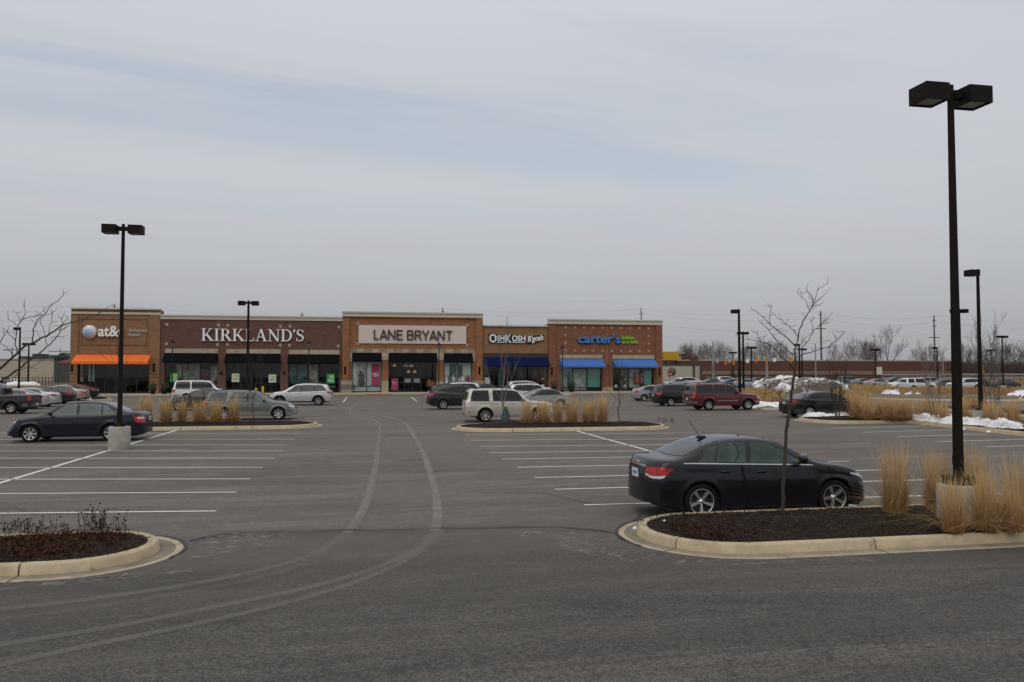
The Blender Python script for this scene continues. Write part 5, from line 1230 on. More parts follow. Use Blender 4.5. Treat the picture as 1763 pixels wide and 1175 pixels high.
SED_C = dict(SED_B); SED_C.update(L=4.87, W=1.83, wh=(.98, 3.76), cowl=1.22, wst=2.2, rre=3.2, rgb=4.15, topchrome=1,
    top=[(0, .62), (.06, .72), (.35, .86), (.8, .96), (1.22, 1.03), (1.65, 1.23), (2.2, 1.43), (2.65, 1.475), (3.1, 1.46), (3.5, 1.37), (3.9, 1.22), (4.2, 1.12), (4.6, 1.10), (4.78, 1.06), (4.87, .96)],
    belt=[(0, .56), (.3, .76), (.9, .90), (1.4, .96), (2.4, .99), (3.6, 1.02), (4.2, 1.04), (4.7, 1.02), (4.87, .92)], wins=[(1.42, 2.60, 2.15, 2.56), (2.70, 3.36, 2.66, 3.28), (3.42, 3.92, 3.34, 3.58)], glass=CGLASS, spokes=10, spw=(.014, .022), tumble=1.15,
    seams=[[(1.52, .94), (1.50, .28)], [(2.64, .97), (2.62, .26)], [(3.40, 1.0), (3.45, .80), (3.30, .52), (3.24, .27)], [(1.5, .27), (3.24, .27)]], handles=[(2.4, .86), (3.22, .875)],
    lamps=[('headlight', HEADL, [('side', [(.14, .64), (.55, .75)], [(.16, .75), (.55, .79)]), ('front', [(.45, .60), (.80, .63)], [(.45, .70), (.80, .75)])]),
           ('tail_light', RED, [('side', [(4.42, .90), (4.8, .80)], [(4.38, .96), (4.8, .98)]), ('rear', [(.40, .84), (.88, .80)], [(.40, .96), (.88, .98)])]), ('reverse_lens', CLEARL, [('rear', [(.42, .80), (.62, .78)], [(.42, .84), (.62, .82)])])])
SUVBOX = dict(groups=[[0], [1], [2]], L=5.13, W=2.0, wh=(.97, 3.92), rw=.39, sill=.34, cowl=1.42, wst=2.02, rear='hatch', rearlift=.06,
    top=[(0, .98), (.05, 1.05), (.4, 1.12), (1.0, 1.17), (1.42, 1.20), (1.70, 1.48), (2.02, 1.76), (2.3, 1.86), (2.9, 1.90), (4.4, 1.89), (4.85, 1.85), (4.98, 1.74), (5.06, 1.3), (5.13, 1.16)],
    belt=[(0, .90), (.3, 1.02), (1.0, 1.10), (1.5, 1.15), (4.9, 1.17), (5.13, 1.12)], tumble=.85, tuck=.03, nosesweep=.10, nosebulge=.04, tailsweep=.05, tailbulge=.02, taper=.04,
    wins=[(1.62, 2.60, 2.06, 2.56), (2.70, 3.48, 2.68, 3.48), (3.60, 4.80, 3.62, 4.72)], tintfrom=1, glassbot=.035, glasstop=.84, rearwin=(1.22, 1.68, .72), trim=PLAST, strip=PLAST,
    seams=[[(1.60, 1.12), (1.58, .42)], [(2.65, 1.14), (2.65, .42)], [(3.54, 1.15), (3.56, .95), (3.44, .70), (3.38, .42)], [(4.45, .60), (5.0, .60)]], handles=[(2.42, 1.02), (3.34, 1.03)], mirror=1.80, mscale=1.15, plate=.80, rimf=.60, spokes=6, spw=(.030, .040), tw=.25, gap=.075,
    rails=(2.3, 4.7), strips=[(1.75, 3.3, .66, .71, 'side_moulding', CHROME)],
    lamps=[('headlight', HEADL, [('side', [(.05, .82), (.22, .82)], [(.05, .98), (.20, 1.0)]), ('front', [(.55, .80), (.90, .80)], [(.55, .97), (.90, .97)])]), ('tail_light', RED, [('side', [(4.98, .98), (5.10, .98)], [(4.96, 1.18), (5.07, 1.18)]), ('rear', [(.80, .85), (.94, .85)], [(.80, 1.18), (.94, 1.18)])]), ('turn_lens', AMBER, [('side', [(4.99, .88), (5.11, .88)], [(4.98, .97), (5.10, .97)])])],
    panels=[('grille', PLAST, [('front', [(-.5, .78), (.5, .78)], [(-.5, .98), (.5, .98)])]), ('front_bumper', CHROME, [('front', [(-.8, .50), (.8, .50)], [(-.8, .68), (.8, .68)]), ('side', [(.03, .50), (.40, .50)], [(.03, .68), (.40, .68)])]), ('rear_bumper', mat('bumper_chrome_dull', (.20, .20, .20), .35, .8), [('rear', [(-.85, .48), (.85, .48)], [(-.85, .66), (.85, .66)]), ('side', [(4.75, .48), (5.10, .48)], [(4.75, .66), (5.10, .66)])])])
SUVLONG = dict(SUVBOX); SUVLONG.update(groups=[[0, 1], [2]], L=5.3, W=2.02, wh=(1.0, 4.02), top=[(0, .98), (.05, 1.06), (.4, 1.13), (1.0, 1.18), (1.42, 1.21), (1.72, 1.50), (2.06, 1.80), (2.35, 1.92), (2.9, 1.96), (4.6, 1.95), (5.0, 1.90), (5.13, 1.78), (5.22, 1.3), (5.3, 1.16)],
    wins=[(1.62, 2.68, 2.10, 2.64), (2.78, 3.62, 2.76, 3.62), (3.76, 4.95, 3.78, 4.88)], strips=[], rearwin=(1.24, 1.74, .74), rails=(2.4, 4.8))
SUVMID = dict(SUVBOX); SUVMID.update(groups=[[0, 1], [2]], L=4.91, W=1.87, wh=(.93, 3.82), rw=.37, sill=.32, top=[(0, .92), (.05, 1.0), (.4, 1.08), (1.0, 1.13), (1.36, 1.16), (1.70, 1.45), (2.02, 1.68), (2.3, 1.78), (2.9, 1.81), (4.3, 1.80), (4.60, 1.76), (4.72, 1.66), (4.83, 1.25), (4.91, 1.10)],
    belt=[(0, .84), (.3, .97), (1.0, 1.05), (1.5, 1.10), (4.7, 1.12), (4.91, 1.05)], wins=[(1.58, 2.56, 2.06, 2.53), (2.62, 3.38, 2.60, 3.40), (3.62, 4.60, 3.66, 4.50)], rearwin=(1.18, 1.6, .68), strips=[(1.45, 3.35, .60, .635, 'side_moulding', mat('cream_moulding', (.42, .40, .35), .4)), (1.40, 3.40, .30, .34, 'running_board', PLAST)],
    seams=[[(1.55, 1.08), (1.53, .40)], [(2.59, 1.09), (2.59, .40)], [(3.46, 1.10), (3.48, .90), (3.38, .66), (3.32, .40)], [(4.3, .58), (4.8, .58)]], handles=[(2.36, .98), (3.22, .99)], mirror=1.75, rails=(2.3, 4.4), rimf=.66, spokes=6, mirrorm=CHROME,
    lamps=[('headlight', HEADL, [('side', [(.08, .78), (.26, .78)], [(.08, .92), (.26, .94)]), ('front', [(.5, .76), (.84, .76)], [(.5, .90), (.84, .90)])]), ('tail_light', mat('tail_clear_red', (.55, .48, .46), .15, .1, .8, 1), [('side', [(4.62, .83), (4.84, .83)], [(4.62, 1.08), (4.82, 1.08)]), ('rear', [(.70, .83), (.90, .83)], [(.70, 1.08), (.88, 1.08)])]), ('amber_marker', RED, [('side', [(4.6, .52), (4.75, .52)], [(4.6, .55), (4.75, .55)])])],
    panels=[('grille', CHROME, [('front', [(-.42, .74), (.42, .74)], [(-.42, .92), (.42, .92)])]), ('lower_bumper', PLAST, [('rear', [(-.8, .34), (.8, .34)], [(-.8, .44), (.8, .44)])])])
CROSS = dict(L=5.17, W=1.99, wh=(1.02, 4.04), rw=.37, sill=.27, cowl=1.22, wst=2.2, rear='hatch', rearlift=.10,
    top=[(0, .80), (.06, .90), (.35, 1.02), (.8, 1.10), (1.22, 1.16), (1.68, 1.42), (2.2, 1.66), (2.6, 1.745), (3.2, 1.77), (4.2, 1.73), (4.62, 1.67), (4.84, 1.55), (5.0, 1.25), (5.17, 1.02)],
    belt=[(0, .72), (.3, .92), (.9, 1.04), (1.4, 1.09), (3.2, 1.12), (4.8, 1.19), (5.17, .98)], tumble=1.05, nosesweep=.26, nosebulge=.10, tailsweep=.16, tailbulge=.05, clad=.36,
    wins=[(1.50, 2.72, 2.22, 2.66), (2.82, 3.72, 2.78, 3.68), (3.80, 4.72, 3.78, 4.30)], tintfrom=1, glassbot=.02, glasstop=.80, rearwin=(1.20, 1.52, .66), strip=PLAST,
    seams=[[(1.56, 1.06), (1.54, .38)], [(2.76, 1.10), (2.75, .38)], [(3.74, 1.12), (3.78, .92), (3.62, .66), (3.55, .38)]], handles=[(2.50, .98), (3.52, 1.0)], mirror=1.76, plate=.85, rimf=.66, spokes=5, twin=1, tw=.24, rails=(2.5, 4.5), gap=.06,
    lamps=[('headlight', HEADL, [('side', [(.16, .74), (.60, .86)], [(.18, .90), (.60, .94)]), ('front', [(.48, .70), (.86, .74)], [(.48, .84), (.86, .88)])]), ('tail_light', RED, [('side', [(4.72, 1.00), (5.05, .92)], [(4.70, 1.14), (5.03, 1.14)]), ('rear', [(.62, .92), (.94, .92)], [(.62, 1.12), (.92, 1.14)])])],
    panels=[('grille', PLAST, [('front', [(-.45, .60), (.45, .60)], [(-.45, .82), (.45, .82)])])])
WAGON = dict(CROSS); WAGON.update(groups=[[0, 1], [2]], L=5.07, W=1.90, wh=(.98, 3.85), rw=.355, sill=.24, cowl=1.30, wst=2.12, clad=.44,
    top=[(0, .70), (.06, .80), (.35, .92), (.9, 1.01), (1.30, 1.06), (1.68, 1.30), (2.12, 1.53), (2.5, 1.61), (3.2, 1.645), (4.2, 1.62), (4.60, 1.57), (4.78, 1.46), (4.95, 1.15), (5.07, 1.0)],
    belt=[(0, .64), (.3, .84), (.9, .95), (1.4, 1.0), (3.2, 1.03), (4.7, 1.07), (5.07, .95)], wins=[(1.52, 2.58, 2.14, 2.55), (2.68, 3.60, 2.66, 3.36), (3.82, 4.66, 3.70, 4.50)], tintfrom=2, glass=CGLASSG, rearwin=(1.12, 1.42, .66), rails=(2.4, 4.4), spokes=6, twin=0, railm=BRONZE,
    seams=[[(1.55, .98), (1.53, .35)], [(2.63, 1.01), (2.62, .35)], [(3.66, 1.02), (3.66, .86), (3.50, .62), (3.44, .35)], [(.1, .52), (.6, .54)]], handles=[(2.40, .90), (3.40, .91)], mirror=1.74,
    lamps=[('headlight', HEADL, [('side', [(.14, .66), (.44, .72)], [(.16, .82), (.44, .85)]), ('front', [(.5, .64), (.82, .66)], [(.5, .78), (.82, .80)])]), ('turn_lens', AMBER, [('side', [(.14, .70), (.26, .70)], [(.15, .80), (.28, .81)])]), ('tail_light', RED, [('side', [(4.74, .74), (4.98, .74)], [(4.70, 1.02), (4.96, 1.02)]), ('rear', [(.66, .74), (.9, .74)], [(.66, 1.02), (.88, 1.02)])])])
VAN = dict(CROSS); VAN.update(L=5.15, W=2.0, wh=(1.02, 4.02), rw=.34, sill=.22, clad=0, cowl=1.05, wst=2.15,
    top=[(0, .74), (.06, .84), (.35, .98), (.8, 1.08), (1.05, 1.14), (1.6, 1.42), (2.15, 1.65), (2.6, 1.72), (3.2, 1.74), (4.4, 1.71), (4.80, 1.64), (4.98, 1.46), (5.08, 1.1), (5.15, .98)],
    belt=[(0, .66), (.3, .88), (.9, 1.02), (1.4, 1.08), (3.2, 1.08), (4.9, 1.10), (5.15, .92)], wins=[(1.45, 2.62, 2.20, 2.58), (2.72, 3.78, 2.70, 3.78), (3.86, 4.85, 3.88, 4.70)], rearwin=(1.12, 1.5, .72), rails=None, topchrome=1, spokes=7, spw=(.02, .035), twin=0,
    seams=[[(1.52, 1.04), (1.50, .32)], [(2.67, 1.06), (2.67, .32)], [(3.82, 1.06), (3.82, .85), (3.64, .6), (3.60, .32)], [(3.82, 1.0), (4.8, 1.0)]], handles=[(2.48, .96), (2.86, .96)],
    lamps=[('headlight', HEADL, CROSS['lamps'][0][2]), ('tail_light', RED, [('side', [(4.82, .92), (5.06, .90)], [(4.80, 1.06), (5.05, 1.06)]), ('rear', [(.50, .92), (.94, .90)], [(.50, 1.04), (.92, 1.06)])])], panels=[])
HATCH = dict(CROSS); HATCH.update(L=4.45, W=1.74, wh=(.90, 3.60), rw=.31, sill=.19, clad=0, cowl=1.0, wst=2.0, top=[(0, .62), (.06, .72), (.35, .86), (.7, .95), (1.0, 1.02), (1.5, 1.26), (2.0, 1.44), (2.4, 1.49), (2.9, 1.48), (3.5, 1.36), (4.0, 1.20), (4.30, 1.12), (4.40, .98), (4.45, .85)],
    belt=[(0, .56), (.3, .76), (.9, .92), (1.4, .97), (3.0, 1.0), (4.0, 1.06), (4.45, .82)], wins=[(1.30, 2.42, 1.98, 2.38), (2.50, 3.16, 2.46, 3.10), (3.22, 3.66, 3.16, 3.36)], glass=CGLASS, tintfrom=9, rearwin=(1.0, 1.10, .5), rails=None, spokes=7, spw=(.02, .03), twin=0, rear='sedan', rre=3.1, rgb=4.1,
    seams=[[(1.42, .94), (1.4, .26)], [(2.46, .98), (2.45, .26)], [(3.22, 1.0), (3.22, .8), (3.05, .5), (3.0, .26)]], handles=[(2.26, .86), (3.0, .87)], mirror=1.5, plate=.7,
    lamps=[('headlight', HEADL, [('side', [(.14, .62), (.5, .74)], [(.16, .74), (.5, .80)])]), ('tail_light', RED, [('side', [(4.08, .86), (4.34, .78)], [(4.06, 1.00), (4.32, 1.02)]), ('rear', [(.56, .80), (.82, .78)], [(.56, 1.0), (.80, 1.02)])])], panels=[])
PICK = dict(SUVBOX); PICK.update(groups=[[0, 1]], kindname='pickup_truck', L=5.3, W=1.9, wh=(.95, 4.1), rw=.38, top=[(0, .98), (.05, 1.05), (.4, 1.12), (1.0, 1.17), (1.42, 1.20), (1.70, 1.45), (2.02, 1.68), (2.3, 1.75), (2.9, 1.77), (3.36, 1.76), (3.50, 1.66), (3.56, 1.27), (3.9, 1.25), (5.15, 1.25), (5.24, 1.22), (5.3, 1.16)],
    belt=[(0, .90), (.3, 1.02), (1.0, 1.10), (1.5, 1.15), (3.4, 1.16), (5.1, 1.19), (5.3, 1.12)], wins=[(1.62, 2.50, 2.06, 2.46), (2.60, 3.34, 2.58, 3.30)], rearwin=(1.3, 1.6, .6), rails=None, strips=[], handles=[(2.42, 1.0), (3.2, 1.02)], plate=.6,
    seams=[[(1.60, 1.12), (1.58, .42)], [(2.55, 1.14), (2.55, .42)], [(3.44, 1.12), (3.44, .42)], [(3.62, 1.18), (3.62, .45)]],
    lamps=[('headlight', HEADL, SUVBOX['lamps'][0][2]), ('tail_light', RED, [('side', [(5.14, .88), (5.27, .88)], [(5.14, 1.14), (5.27, 1.14)]), ('rear', [(.78, .88), (.92, .88)], [(.78, 1.14), (.92, 1.14)])])])
TY = {}
def ctype(nm, P):
    if nm not in TY: TY[nm] = car_type(P)
    return TY[nm]
def place(nm, P, col, px_end, py, end, head0, label, cat='car', dz=None, detail=2, scale=1.0, z=None, **k):
    """px_end: picture column of the named end ('l' or 'r' or 'c'); py: row where the near wheels stand; head0 True = nose to +X"""
    T = ctype(nm, P); W = P['W'] * scale; Lc = P['L'] * scale; g = G(px_end, py); y = g.y + W / 2
    x = g.x if end == 'c' else (g.x + Lc / 2 if end == 'l' else g.x - Lc / 2)
    return make_car(T, col, x, y, (0 if head0 else pi) + k.pop('turn', 0), label, cat, detail=detail, scale=scale, **k)

BLK = (0.0035, 0.004, 0.0075)
A_ = place('sedA', SED_A, BLK, 1122, 900, 'l', True, 'black sedan with five-spoke wheels behind the near mulch island and thin tree', group='cars parked nearest the camera')
B_ = place('sedB', SED_B, (0.0016, 0.0030, 0.012), 1, 763.5, 'l', False, 'navy blue sedan parked beside the round concrete lamp base', group='cars parked nearest the camera')
# column of cars at the far left, tails to the right
place('pick', PICK, (0.02, 0.02, 0.019), 53.5, 713, 'r', False, 'dark grey pickup truck cut off by the left edge of the photo', 'pickup truck')
place('sedC', SED_C, (0.50, 0.50, 0.49), 72, 705, 'r', False, 'white sedan between the grey pickup truck and the silver sedan')
place('sedC', SED_C, (0.46, 0.47, 0.49), 95, 701, 'r', False, 'silver-white sedan with a thin red tail light, right of the white sedan')
place('sedB', SED_B, (0.012, 0.014, 0.020), 122, 696, 'r', False, 'dark navy sedan tail between the silver-white sedan and the beige sedan', topnone=None) if False else place('sedC', SED_C, (0.012, 0.014, 0.020), 122, 696, 'r', False, 'dark navy sedan tail between the silver-white sedan and the beige sedan')
place('sedB', SED_B, (0.34, 0.29, 0.23), 147, 690.5, 'r', False, 'beige sedan with a red tail light in the left row', scale=.95)
place('sedC', SED_C, (0.013, 0.013, 0.014), 164, 687, 'r', False, 'black sedan farthest back in the left row, below the globe-sign shop')
place('sedC', SED_C, (0.03, 0.03, 0.03), 20, 684, 'r', False, 'dark sedan mostly hidden behind the left row of cars', detail=0)
# centre-left group
place('suvL', SUVLONG, (0.56, 0.57, 0.57), 294, 694, 'l', True, 'large white SUV behind the grey-green wagon', 'SUV')
place('sedC', SED_C, (0.018, 0.018, 0.019), 281, 707.5, 'l', False, 'dark grey sedan facing left behind the tall grasses')
place('wagon', WAGON, (0.10, 0.115, 0.105), 344, 725, 'l', True, 'grey-green station wagon with silver cladding behind the grassy island', 'station wagon', clad=mat('cladding_silver', (.22, .215, .19), .5, .2), scale=1.02)
place('cross', CROSS, (0.48, 0.49, 0.50), 459, 699, 'l', False, 'silver crossover SUV facing left before the dark brick shop', 'SUV', turn=-.06)
# centre-right group
place('cross', CROSS, (0.007, 0.009, 0.015), 736, 706, 'l', True, 'dark blue-grey crossover SUV left of the cream SUV', 'SUV')
place('sedB', SED_B, (0.11, 0.008, 0.010), 751, 682.5, 'l', True, 'red car roof showing above the blue-grey crossover', detail=0)
place('cross', CROSS, (0.58, 0.58, 0.57), 733, 693, 'l', False, 'white SUV mostly hidden behind the blue-grey crossover', 'SUV', detail=0)
place('sedC', SED_C, (0.012, 0.018, 0.035), 782, 688, 'l', False, 'dark blue car roof behind the blue-grey crossover and cream SUV', detail=0, scale=1.05)
place('suvM', SUVMID, (0.48, 0.455, 0.39), 801, 728, 'l', True, 'cream SUV with a chrome wheel behind the young tree with a green bag', 'SUV')
place('cross', CROSS, (0.50, 0.51, 0.50), 873, 696, 'l', True, 'white crossover with dark windows behind the cream SUV', 'SUV', detail=1, scale=.97)
place('cross', CROSS, (0.45, 0.46, 0.47), 871, 686, 'l', True, 'silver SUV roof peeping over the white crossover', 'SUV', detail=0)
place('sedC', SED_C, (0.22, 0.23, 0.24), 878, 705, 'l', False, 'grey sedan facing left with a red tail light, beside the cream SUV')
# right group before the end shop
place('hatch', HATCH, (0.23, 0.24, 0.25), 1094, 691.5, 'l', True, 'silver hatchback at the left of the row by the blue-awning shop', 'hatchback')
place('sedC', SED_C, (0.03, 0.028, 0.028), 1124, 692, 'l', True, 'dark grey car between the silver hatchback and the black minivan', 'car')
place('van', VAN, (0.006, 0.006, 0.006), 1132, 700, 'l', True, 'black minivan with a chrome window line, left of the maroon SUV', 'minivan')
place('suvB', SUVBOX, (0.085, 0.004, 0.010), 1193, 707.5, 'l', True, 'maroon boxy SUV with a bright side strip', 'SUV')
place('sedC', SED_C, (0.006, 0.0065, 0.007), 1364, 720.5, 'l', True, 'black sedan parked by the snow behind the bare multi-stem shrub', scale=1.04)
# far rows
FARC = [('cross', CROSS, (.62, .62, .62), 1192, 666.5, True, 'white SUV with dark rear glass beyond the minivan'), ('sedC', SED_C, (.08, .10, .11), 1226, 667, False, 'teal-grey sedan beyond the maroon SUV roof'),
    ('cross', CROSS, (.58, .58, .57), 1257, 664, True, 'white SUV far back, left of the single-head lamp pole'), ('sedC', SED_C, (.06, .09, .16), 1260, 667.5, False, 'blue sedan far back in front of the white SUV by the lamp pole'),
    ('sedC', SED_C, (.30, .34, .36), 1292, 668, True, 'pale silver sedan just right of the twin lamp poles'), ('sedB', SED_B, (.02, .03, .03), 1330, 661, True, 'dark green sedan behind the left end of the snow heap'),
    ('sedC', SED_C, (.66, .66, .66), 1388, 662, False, 'white sedan behind the top of the snow heap'), ('sedB', SED_B, (.03, .03, .035), 1420, 663, True, 'dark sedan behind the right end of the snow heap'),
    ('suvM', SUVMID, (.10, .12, .13), 1468, 663, True, 'grey SUV at the left of the far right row'), ('sedC', SED_C, (.13, .14, .15), 1493, 666, True, 'mid grey sedan right of the grey SUV in the far row'),
    ('sedC', SED_C, (.34, .34, .35), 1518, 667.5, True, 'silver sedan left of the cream notice board in the far row'), ('sedB', SED_B, (.66, .66, .66), 1562, 669.5, False, 'white sedan behind the white boxy SUV'),
    ('suvM', SUVMID, (.64, .64, .63), 1588, 673, True, 'white boxy SUV among the rusty grasses'), ('suvM', SUVMID, (.28, .28, .29), 1612, 668, True, 'silver SUV left of the tall near lamp pole'),
    ('sedC', SED_C, (.09, .09, .095), 1628, 670, False, 'dark grey sedan partly behind the tall near lamp pole'), ('cross', CROSS, (.60, .60, .60), 1668, 672, False, 'white crossover between the two tall lamp poles on the right'),
    ('cross', CROSS, (.015, .015, .017), 1690, 668, True, 'black SUV behind the single-head lamp pole on the right'), ('sedB', SED_B, (.035, .032, .03), 1738, 669, True, 'dark car with snow on it at the far right'),
    ('sedC', SED_C, (.10, .03, .03), 1155, 662, True, 'dull red car beyond the silver hatchback'), ('sedC', SED_C, (.30, .32, .34), 1168, 667, False, 'silver car roof beyond the black minivan'),
    ('suvM', SUVMID, (.02, .02, .025), 1150, 658, False, 'dark SUV far beyond the stop sign'), ('sedC', SED_C, (.10, .11, .12), 1305, 663, False, 'grey car between the pale silver sedan and the dark green sedan'),
    ('sedB', SED_B, (.02, .02, .022), 1545, 662, False, 'black car behind the white sedan in the far row'), ('sedC', SED_C, (.25, .26, .27), 1285, 659, True, 'grey sedan in the farthest row by the brick store'),
    ('sedC', SED_C, (.05, .06, .09), 1360, 659, True, 'navy car in the farthest row behind the thin tree'), ('suvM', SUVMID, (.12, .11, .10), 1345, 658, False, 'brown SUV in the farthest row behind the thin tree'),
    ('suvM', SUVMID, (.5, .5, .5), 110, 657, False, 'white vehicle beside the left edge of the orange-awning shop'), ('sedC', SED_C, (.10, .11, .12), 94, 655.5, True, 'grey car left of the white vehicle near the orange-awning shop'),
    ('suvM', SUVMID, (.02, .02, .022), 37, 656, True, 'dark vehicle behind the small snow heap on the left'), ('sedC', SED_C, (.5, .5, .5), 12, 660, True, 'white car at the left edge behind the bare branches')]
for nm, P, col, px, py, hd, lab in FARC:
    place(nm, P, col, px, py, 'c', hd, lab, 'SUV' if 'SUV' in lab else 'car', detail=0, group='cars in the far rows')

# ------------------------------------------------------------------ lamp posts
def post(gx_, H, heads, label, base=None, hz=0.0, group='parking lot lamps', pr=(.10, .065), head=(.62, .55, .36), arm=.14, nseg=10, turn=0):
    """heads: list of directions (+1 / -1) along the lot's X axis"""
    r = thing('lamp_post', label, 'lamp post', (gx_.x, gx_.y, 0), turn, group)
    z0 = 0
    if base:
        br, bh = base; mb = MB(); mb.lathe([(br * .995, -.02), (br, .05), (br, bh - .03), (br - .025, bh), (.001, bh)], 40); mb.build('concrete_base', BASEC, r); z0 = bh
        mb = MB(); mb.box(-.17, .17, -.17, .17, bh + .004, bh + .03); mb.lathe([(.16, bh + .03), (.15, bh + .12), (pr[0] + .005, bh + .13)], 8); mb.build('base_plate', BRONZE, r)
        for sx_ in (-1, 1):
            for sy_ in (-1, 1): MB().tube([(sx_ * .13, sy_ * .13, bh + .03), (sx_ * .13, sy_ * .13, bh + .09)], .018, 6).build('anchor_bolt', BRONZE, r)
    mb = MB(); n = 4; a, b = pr; 
    for (q, w_) in ((0, 0),):
        vs = [];
        for zz, rr in ((z0 + .03 if base else -.02, a), (H - .06, b), (H, b)):
            for k in range(8):
                ca = [(1, .8), (.8, 1), (-.8, 1), (-1, .8), (-1, -.8), (-.8, -1), (.8, -1), (1, -.8)][k]; vs.append((ca[0] * rr, ca[1] * rr, zz))
        mb.add(vs, [(i * 8 + k, i * 8 + (k + 1) % 8, (i + 1) * 8 + (k + 1) % 8, (i + 1) * 8 + k) for i in range(2) for k in range(8)] + [tuple(range(16, 24))])
    mb.build('pole', BRONZE, r)
    if base: MB().box(-a - .012, -a + .004, -.05, .05, z0 + .35, z0 + .50).build('hand_hole_cover', BRONZE, r)
    hl, hw, hh = head; zt_ = H - .12
    for s in heads:
        MB().box(s * b, s * (b + arm), -.06, .06, zt_ - .12, zt_ + .02).build('arm', BRONZE, r)
        x0 = s * (b + arm); x1 = s * (b + arm + hl); xa_, xb_ = min(x0, x1), max(x0, x1)
        mb = MB(); t = .03; zb, zt2 = zt_ - .27 * hh / .36, zt_ + hh - .27 * hh / .36
        mb.box(xa_, xb_, -hw / 2, hw / 2, zb + .04, zt2)
        mb.box(xa_, xa_ + t, -hw / 2, hw / 2, zb, zb + .04); mb.box(xb_ - t, xb_, -hw / 2, hw / 2, zb, zb + .04); mb.box(xa_ + t, xb_ - t, -hw / 2, -hw / 2 + t, zb, zb + .04); mb.box(xa_ + t, xb_ - t, hw / 2 - t, hw / 2, zb, zb + .04)
        hd = mb.build('lamp_head', BRONZE, r)
        MB().box(xa_ + .04, xb_ - .04, -hw / 2 + .04, hw / 2 - .04, zb + .02, zb + .034).build('lens', LENS, hd)
    return r
def ptz(px, py, H=7.78):       # foot of a lamp whose top (height H) shows at (px, py)
    d = ray(px, py); t = (H - CAM_H) / d.z; p = O + d * t; return Vector((p.x, p.y, 0))
gA = G(1640, 903); gA = G(1640, 898)
gA = ptz(1636, 152, 7.7)
r0 = post(gA, 7.75, (-1, 1), 'tall twin-head lamp post nearest the camera, standing in tall straw grasses', base=(.35, .78), pr=(.068, .040), head=(.45, .46, .30), arm=.16)
for k in range(26):
    a = 2 * pi * k / 26; c_, s_ = cos(a) * .245, sin(a) * .245; u = Vector((-sin(a), cos(a), 0)) * .020; v = Vector((cos(a), sin(a), 0)) * .004; h_ = .125 + .02 * sin(k * 2.3); p = Vector((c_, s_, .784))
    mb = MB(); mb.hexa([p - u - v, p + u - v, p + u + v, p - u + v], [q + Vector((c_ * .06, s_ * .06, h_)) for q in (p - u - v, p + u - v, p + u + v, p - u + v)]); mb.build('collar_slat', BLACK, r0)
post(G(200.5, 775.5) + Vector((0, .33, 0)), 7.93, (-1, 1), 'twin-head lamp post on a round concrete base beside the navy sedan', base=(.36, .80), pr=(.070, .048), head=(.46, .46, .30), arm=.15)
post(ptz(1683, 463), 7.75, (-1,), 'single-head lamp post on a concrete base in the snowy grass strip', base=(.38, .82), pr=(.085, .055), head=(.50, .5, .30), arm=.02)
post(ptz(428, 517), 7.75, (-1, 1), 'twin-head lamp post rising in front of the serif sign of the dark brick shop', pr=(.10, .07), head=(.48, .46, .30), arm=.15)
post(ptz(1651, 531), 7.75, (-1, 1), 'twin-head lamp post just behind the nearest tall lamp pole', base=(.36, .7), head=(.48, .46, .30))
post(ptz(1725, 577.5), 7.75, (-1, 1), 'twin-head lamp post on a concrete base near the right edge of the photo', base=(.40, .8), head=(.60, .46, .32))
post(ptz(1272, 532), 7.75, (-1,), 'single-head lamp post right of the maroon SUV', head=(.50, .46, .30), arm=.04, pr=(.10, .07))
post(ptz(1279, 571), 7.75, (-1, 1), 'twin-head lamp post just behind the single-head post near the maroon SUV', pr=(.12, .09), head=(.50, .46, .32))
post(ptz(35, 563), 7.75, (-1,), 'single-head lamp post behind the bare branches at the left', head=(.50, .46, .32), arm=.05, pr=(.10, .07))
for px, py, hs, lab in ((50, 590.5, (-1, 1), 'small distant lamp post right of the single-head post at the left'), (1261.5, 606, (-1, 1), 'distant lamp post left of the two nearest traffic signals'), (1293.5, 597, (-1, 1), 'distant lamp post between two hanging orange signals'),
                        (1380.5, 600, (-1, 1), 'distant twin lamp post directly right of the thin tree trunk'), (1376, 592, (-1,), 'distant single-head lamp post behind the thin tree trunk'), (1507, 600.5, (-1, 1), 'distant lamp post above the cream notice board'),
                        (1613, 597.5, (-1,), 'distant lamp post next to the tall right utility pole'), (1706, 602, (-1, 1), 'distant lamp post between the two right-hand lamp posts'), (1175, 610, (-1, 1), 'distant lamp post over the yellow sign board')):
    post(ptz(px, py), 7.75, hs, lab, group='lamp posts far across the lot', pr=(.13, .10), head=(.85, .6, .4), arm=.05)
# ornamental lanterns on the pavement
def lantern(px, ytop, label):
    g = Vector((onY(px, 650, YB - 4.0).x, YB - 4.0, 0.146)); H = onY(px, ytop, YB - 4.0).z - .146
    r = thing('street_lantern', label, 'lantern post', g, 0, 'ornamental lanterns along the shop pavement')
    mb = MB(); mb.lathe([(.16, 0), (.16, .25), (.11, .4), (.07, .5), (.06, H - 1.1), (.045, H - 1.0)], 12); mb.build('pole', BLACK, r)
    mb = MB(); mb.lathe([(.09, H - 1.0), (.12, H - .9), (.19, H - .45), (.17, H - .43)], 6); mb.build('lantern', mat('lantern_glass', (.10, .10, .09), .3), r)
    mb = MB(); mb.lathe([(.001, H), (.03, H - .1), (.10, H - .25), (.27, H - .42), (.27, H - .46), (.001, H - .46)], 8); mb.build('lantern_cap', BLACK, r)
    mb = MB()
    for s in (-1, 1): mb.tube([(0, 0, H - .72), (s * .24, 0, H - .66), (s * .26, 0, H - .50)], .018, 5)
    mb.build('bracket', BLACK, r)
lantern(296.5, 583, 'black lantern post left of the white serif sign'); lantern(531.5, 585, 'black lantern post right of the white serif sign')
lantern(755.5, 588, 'black lantern post in front of the pale sign panel'); lantern(968.5, 592, 'black lantern post left of the blue-awning windows')

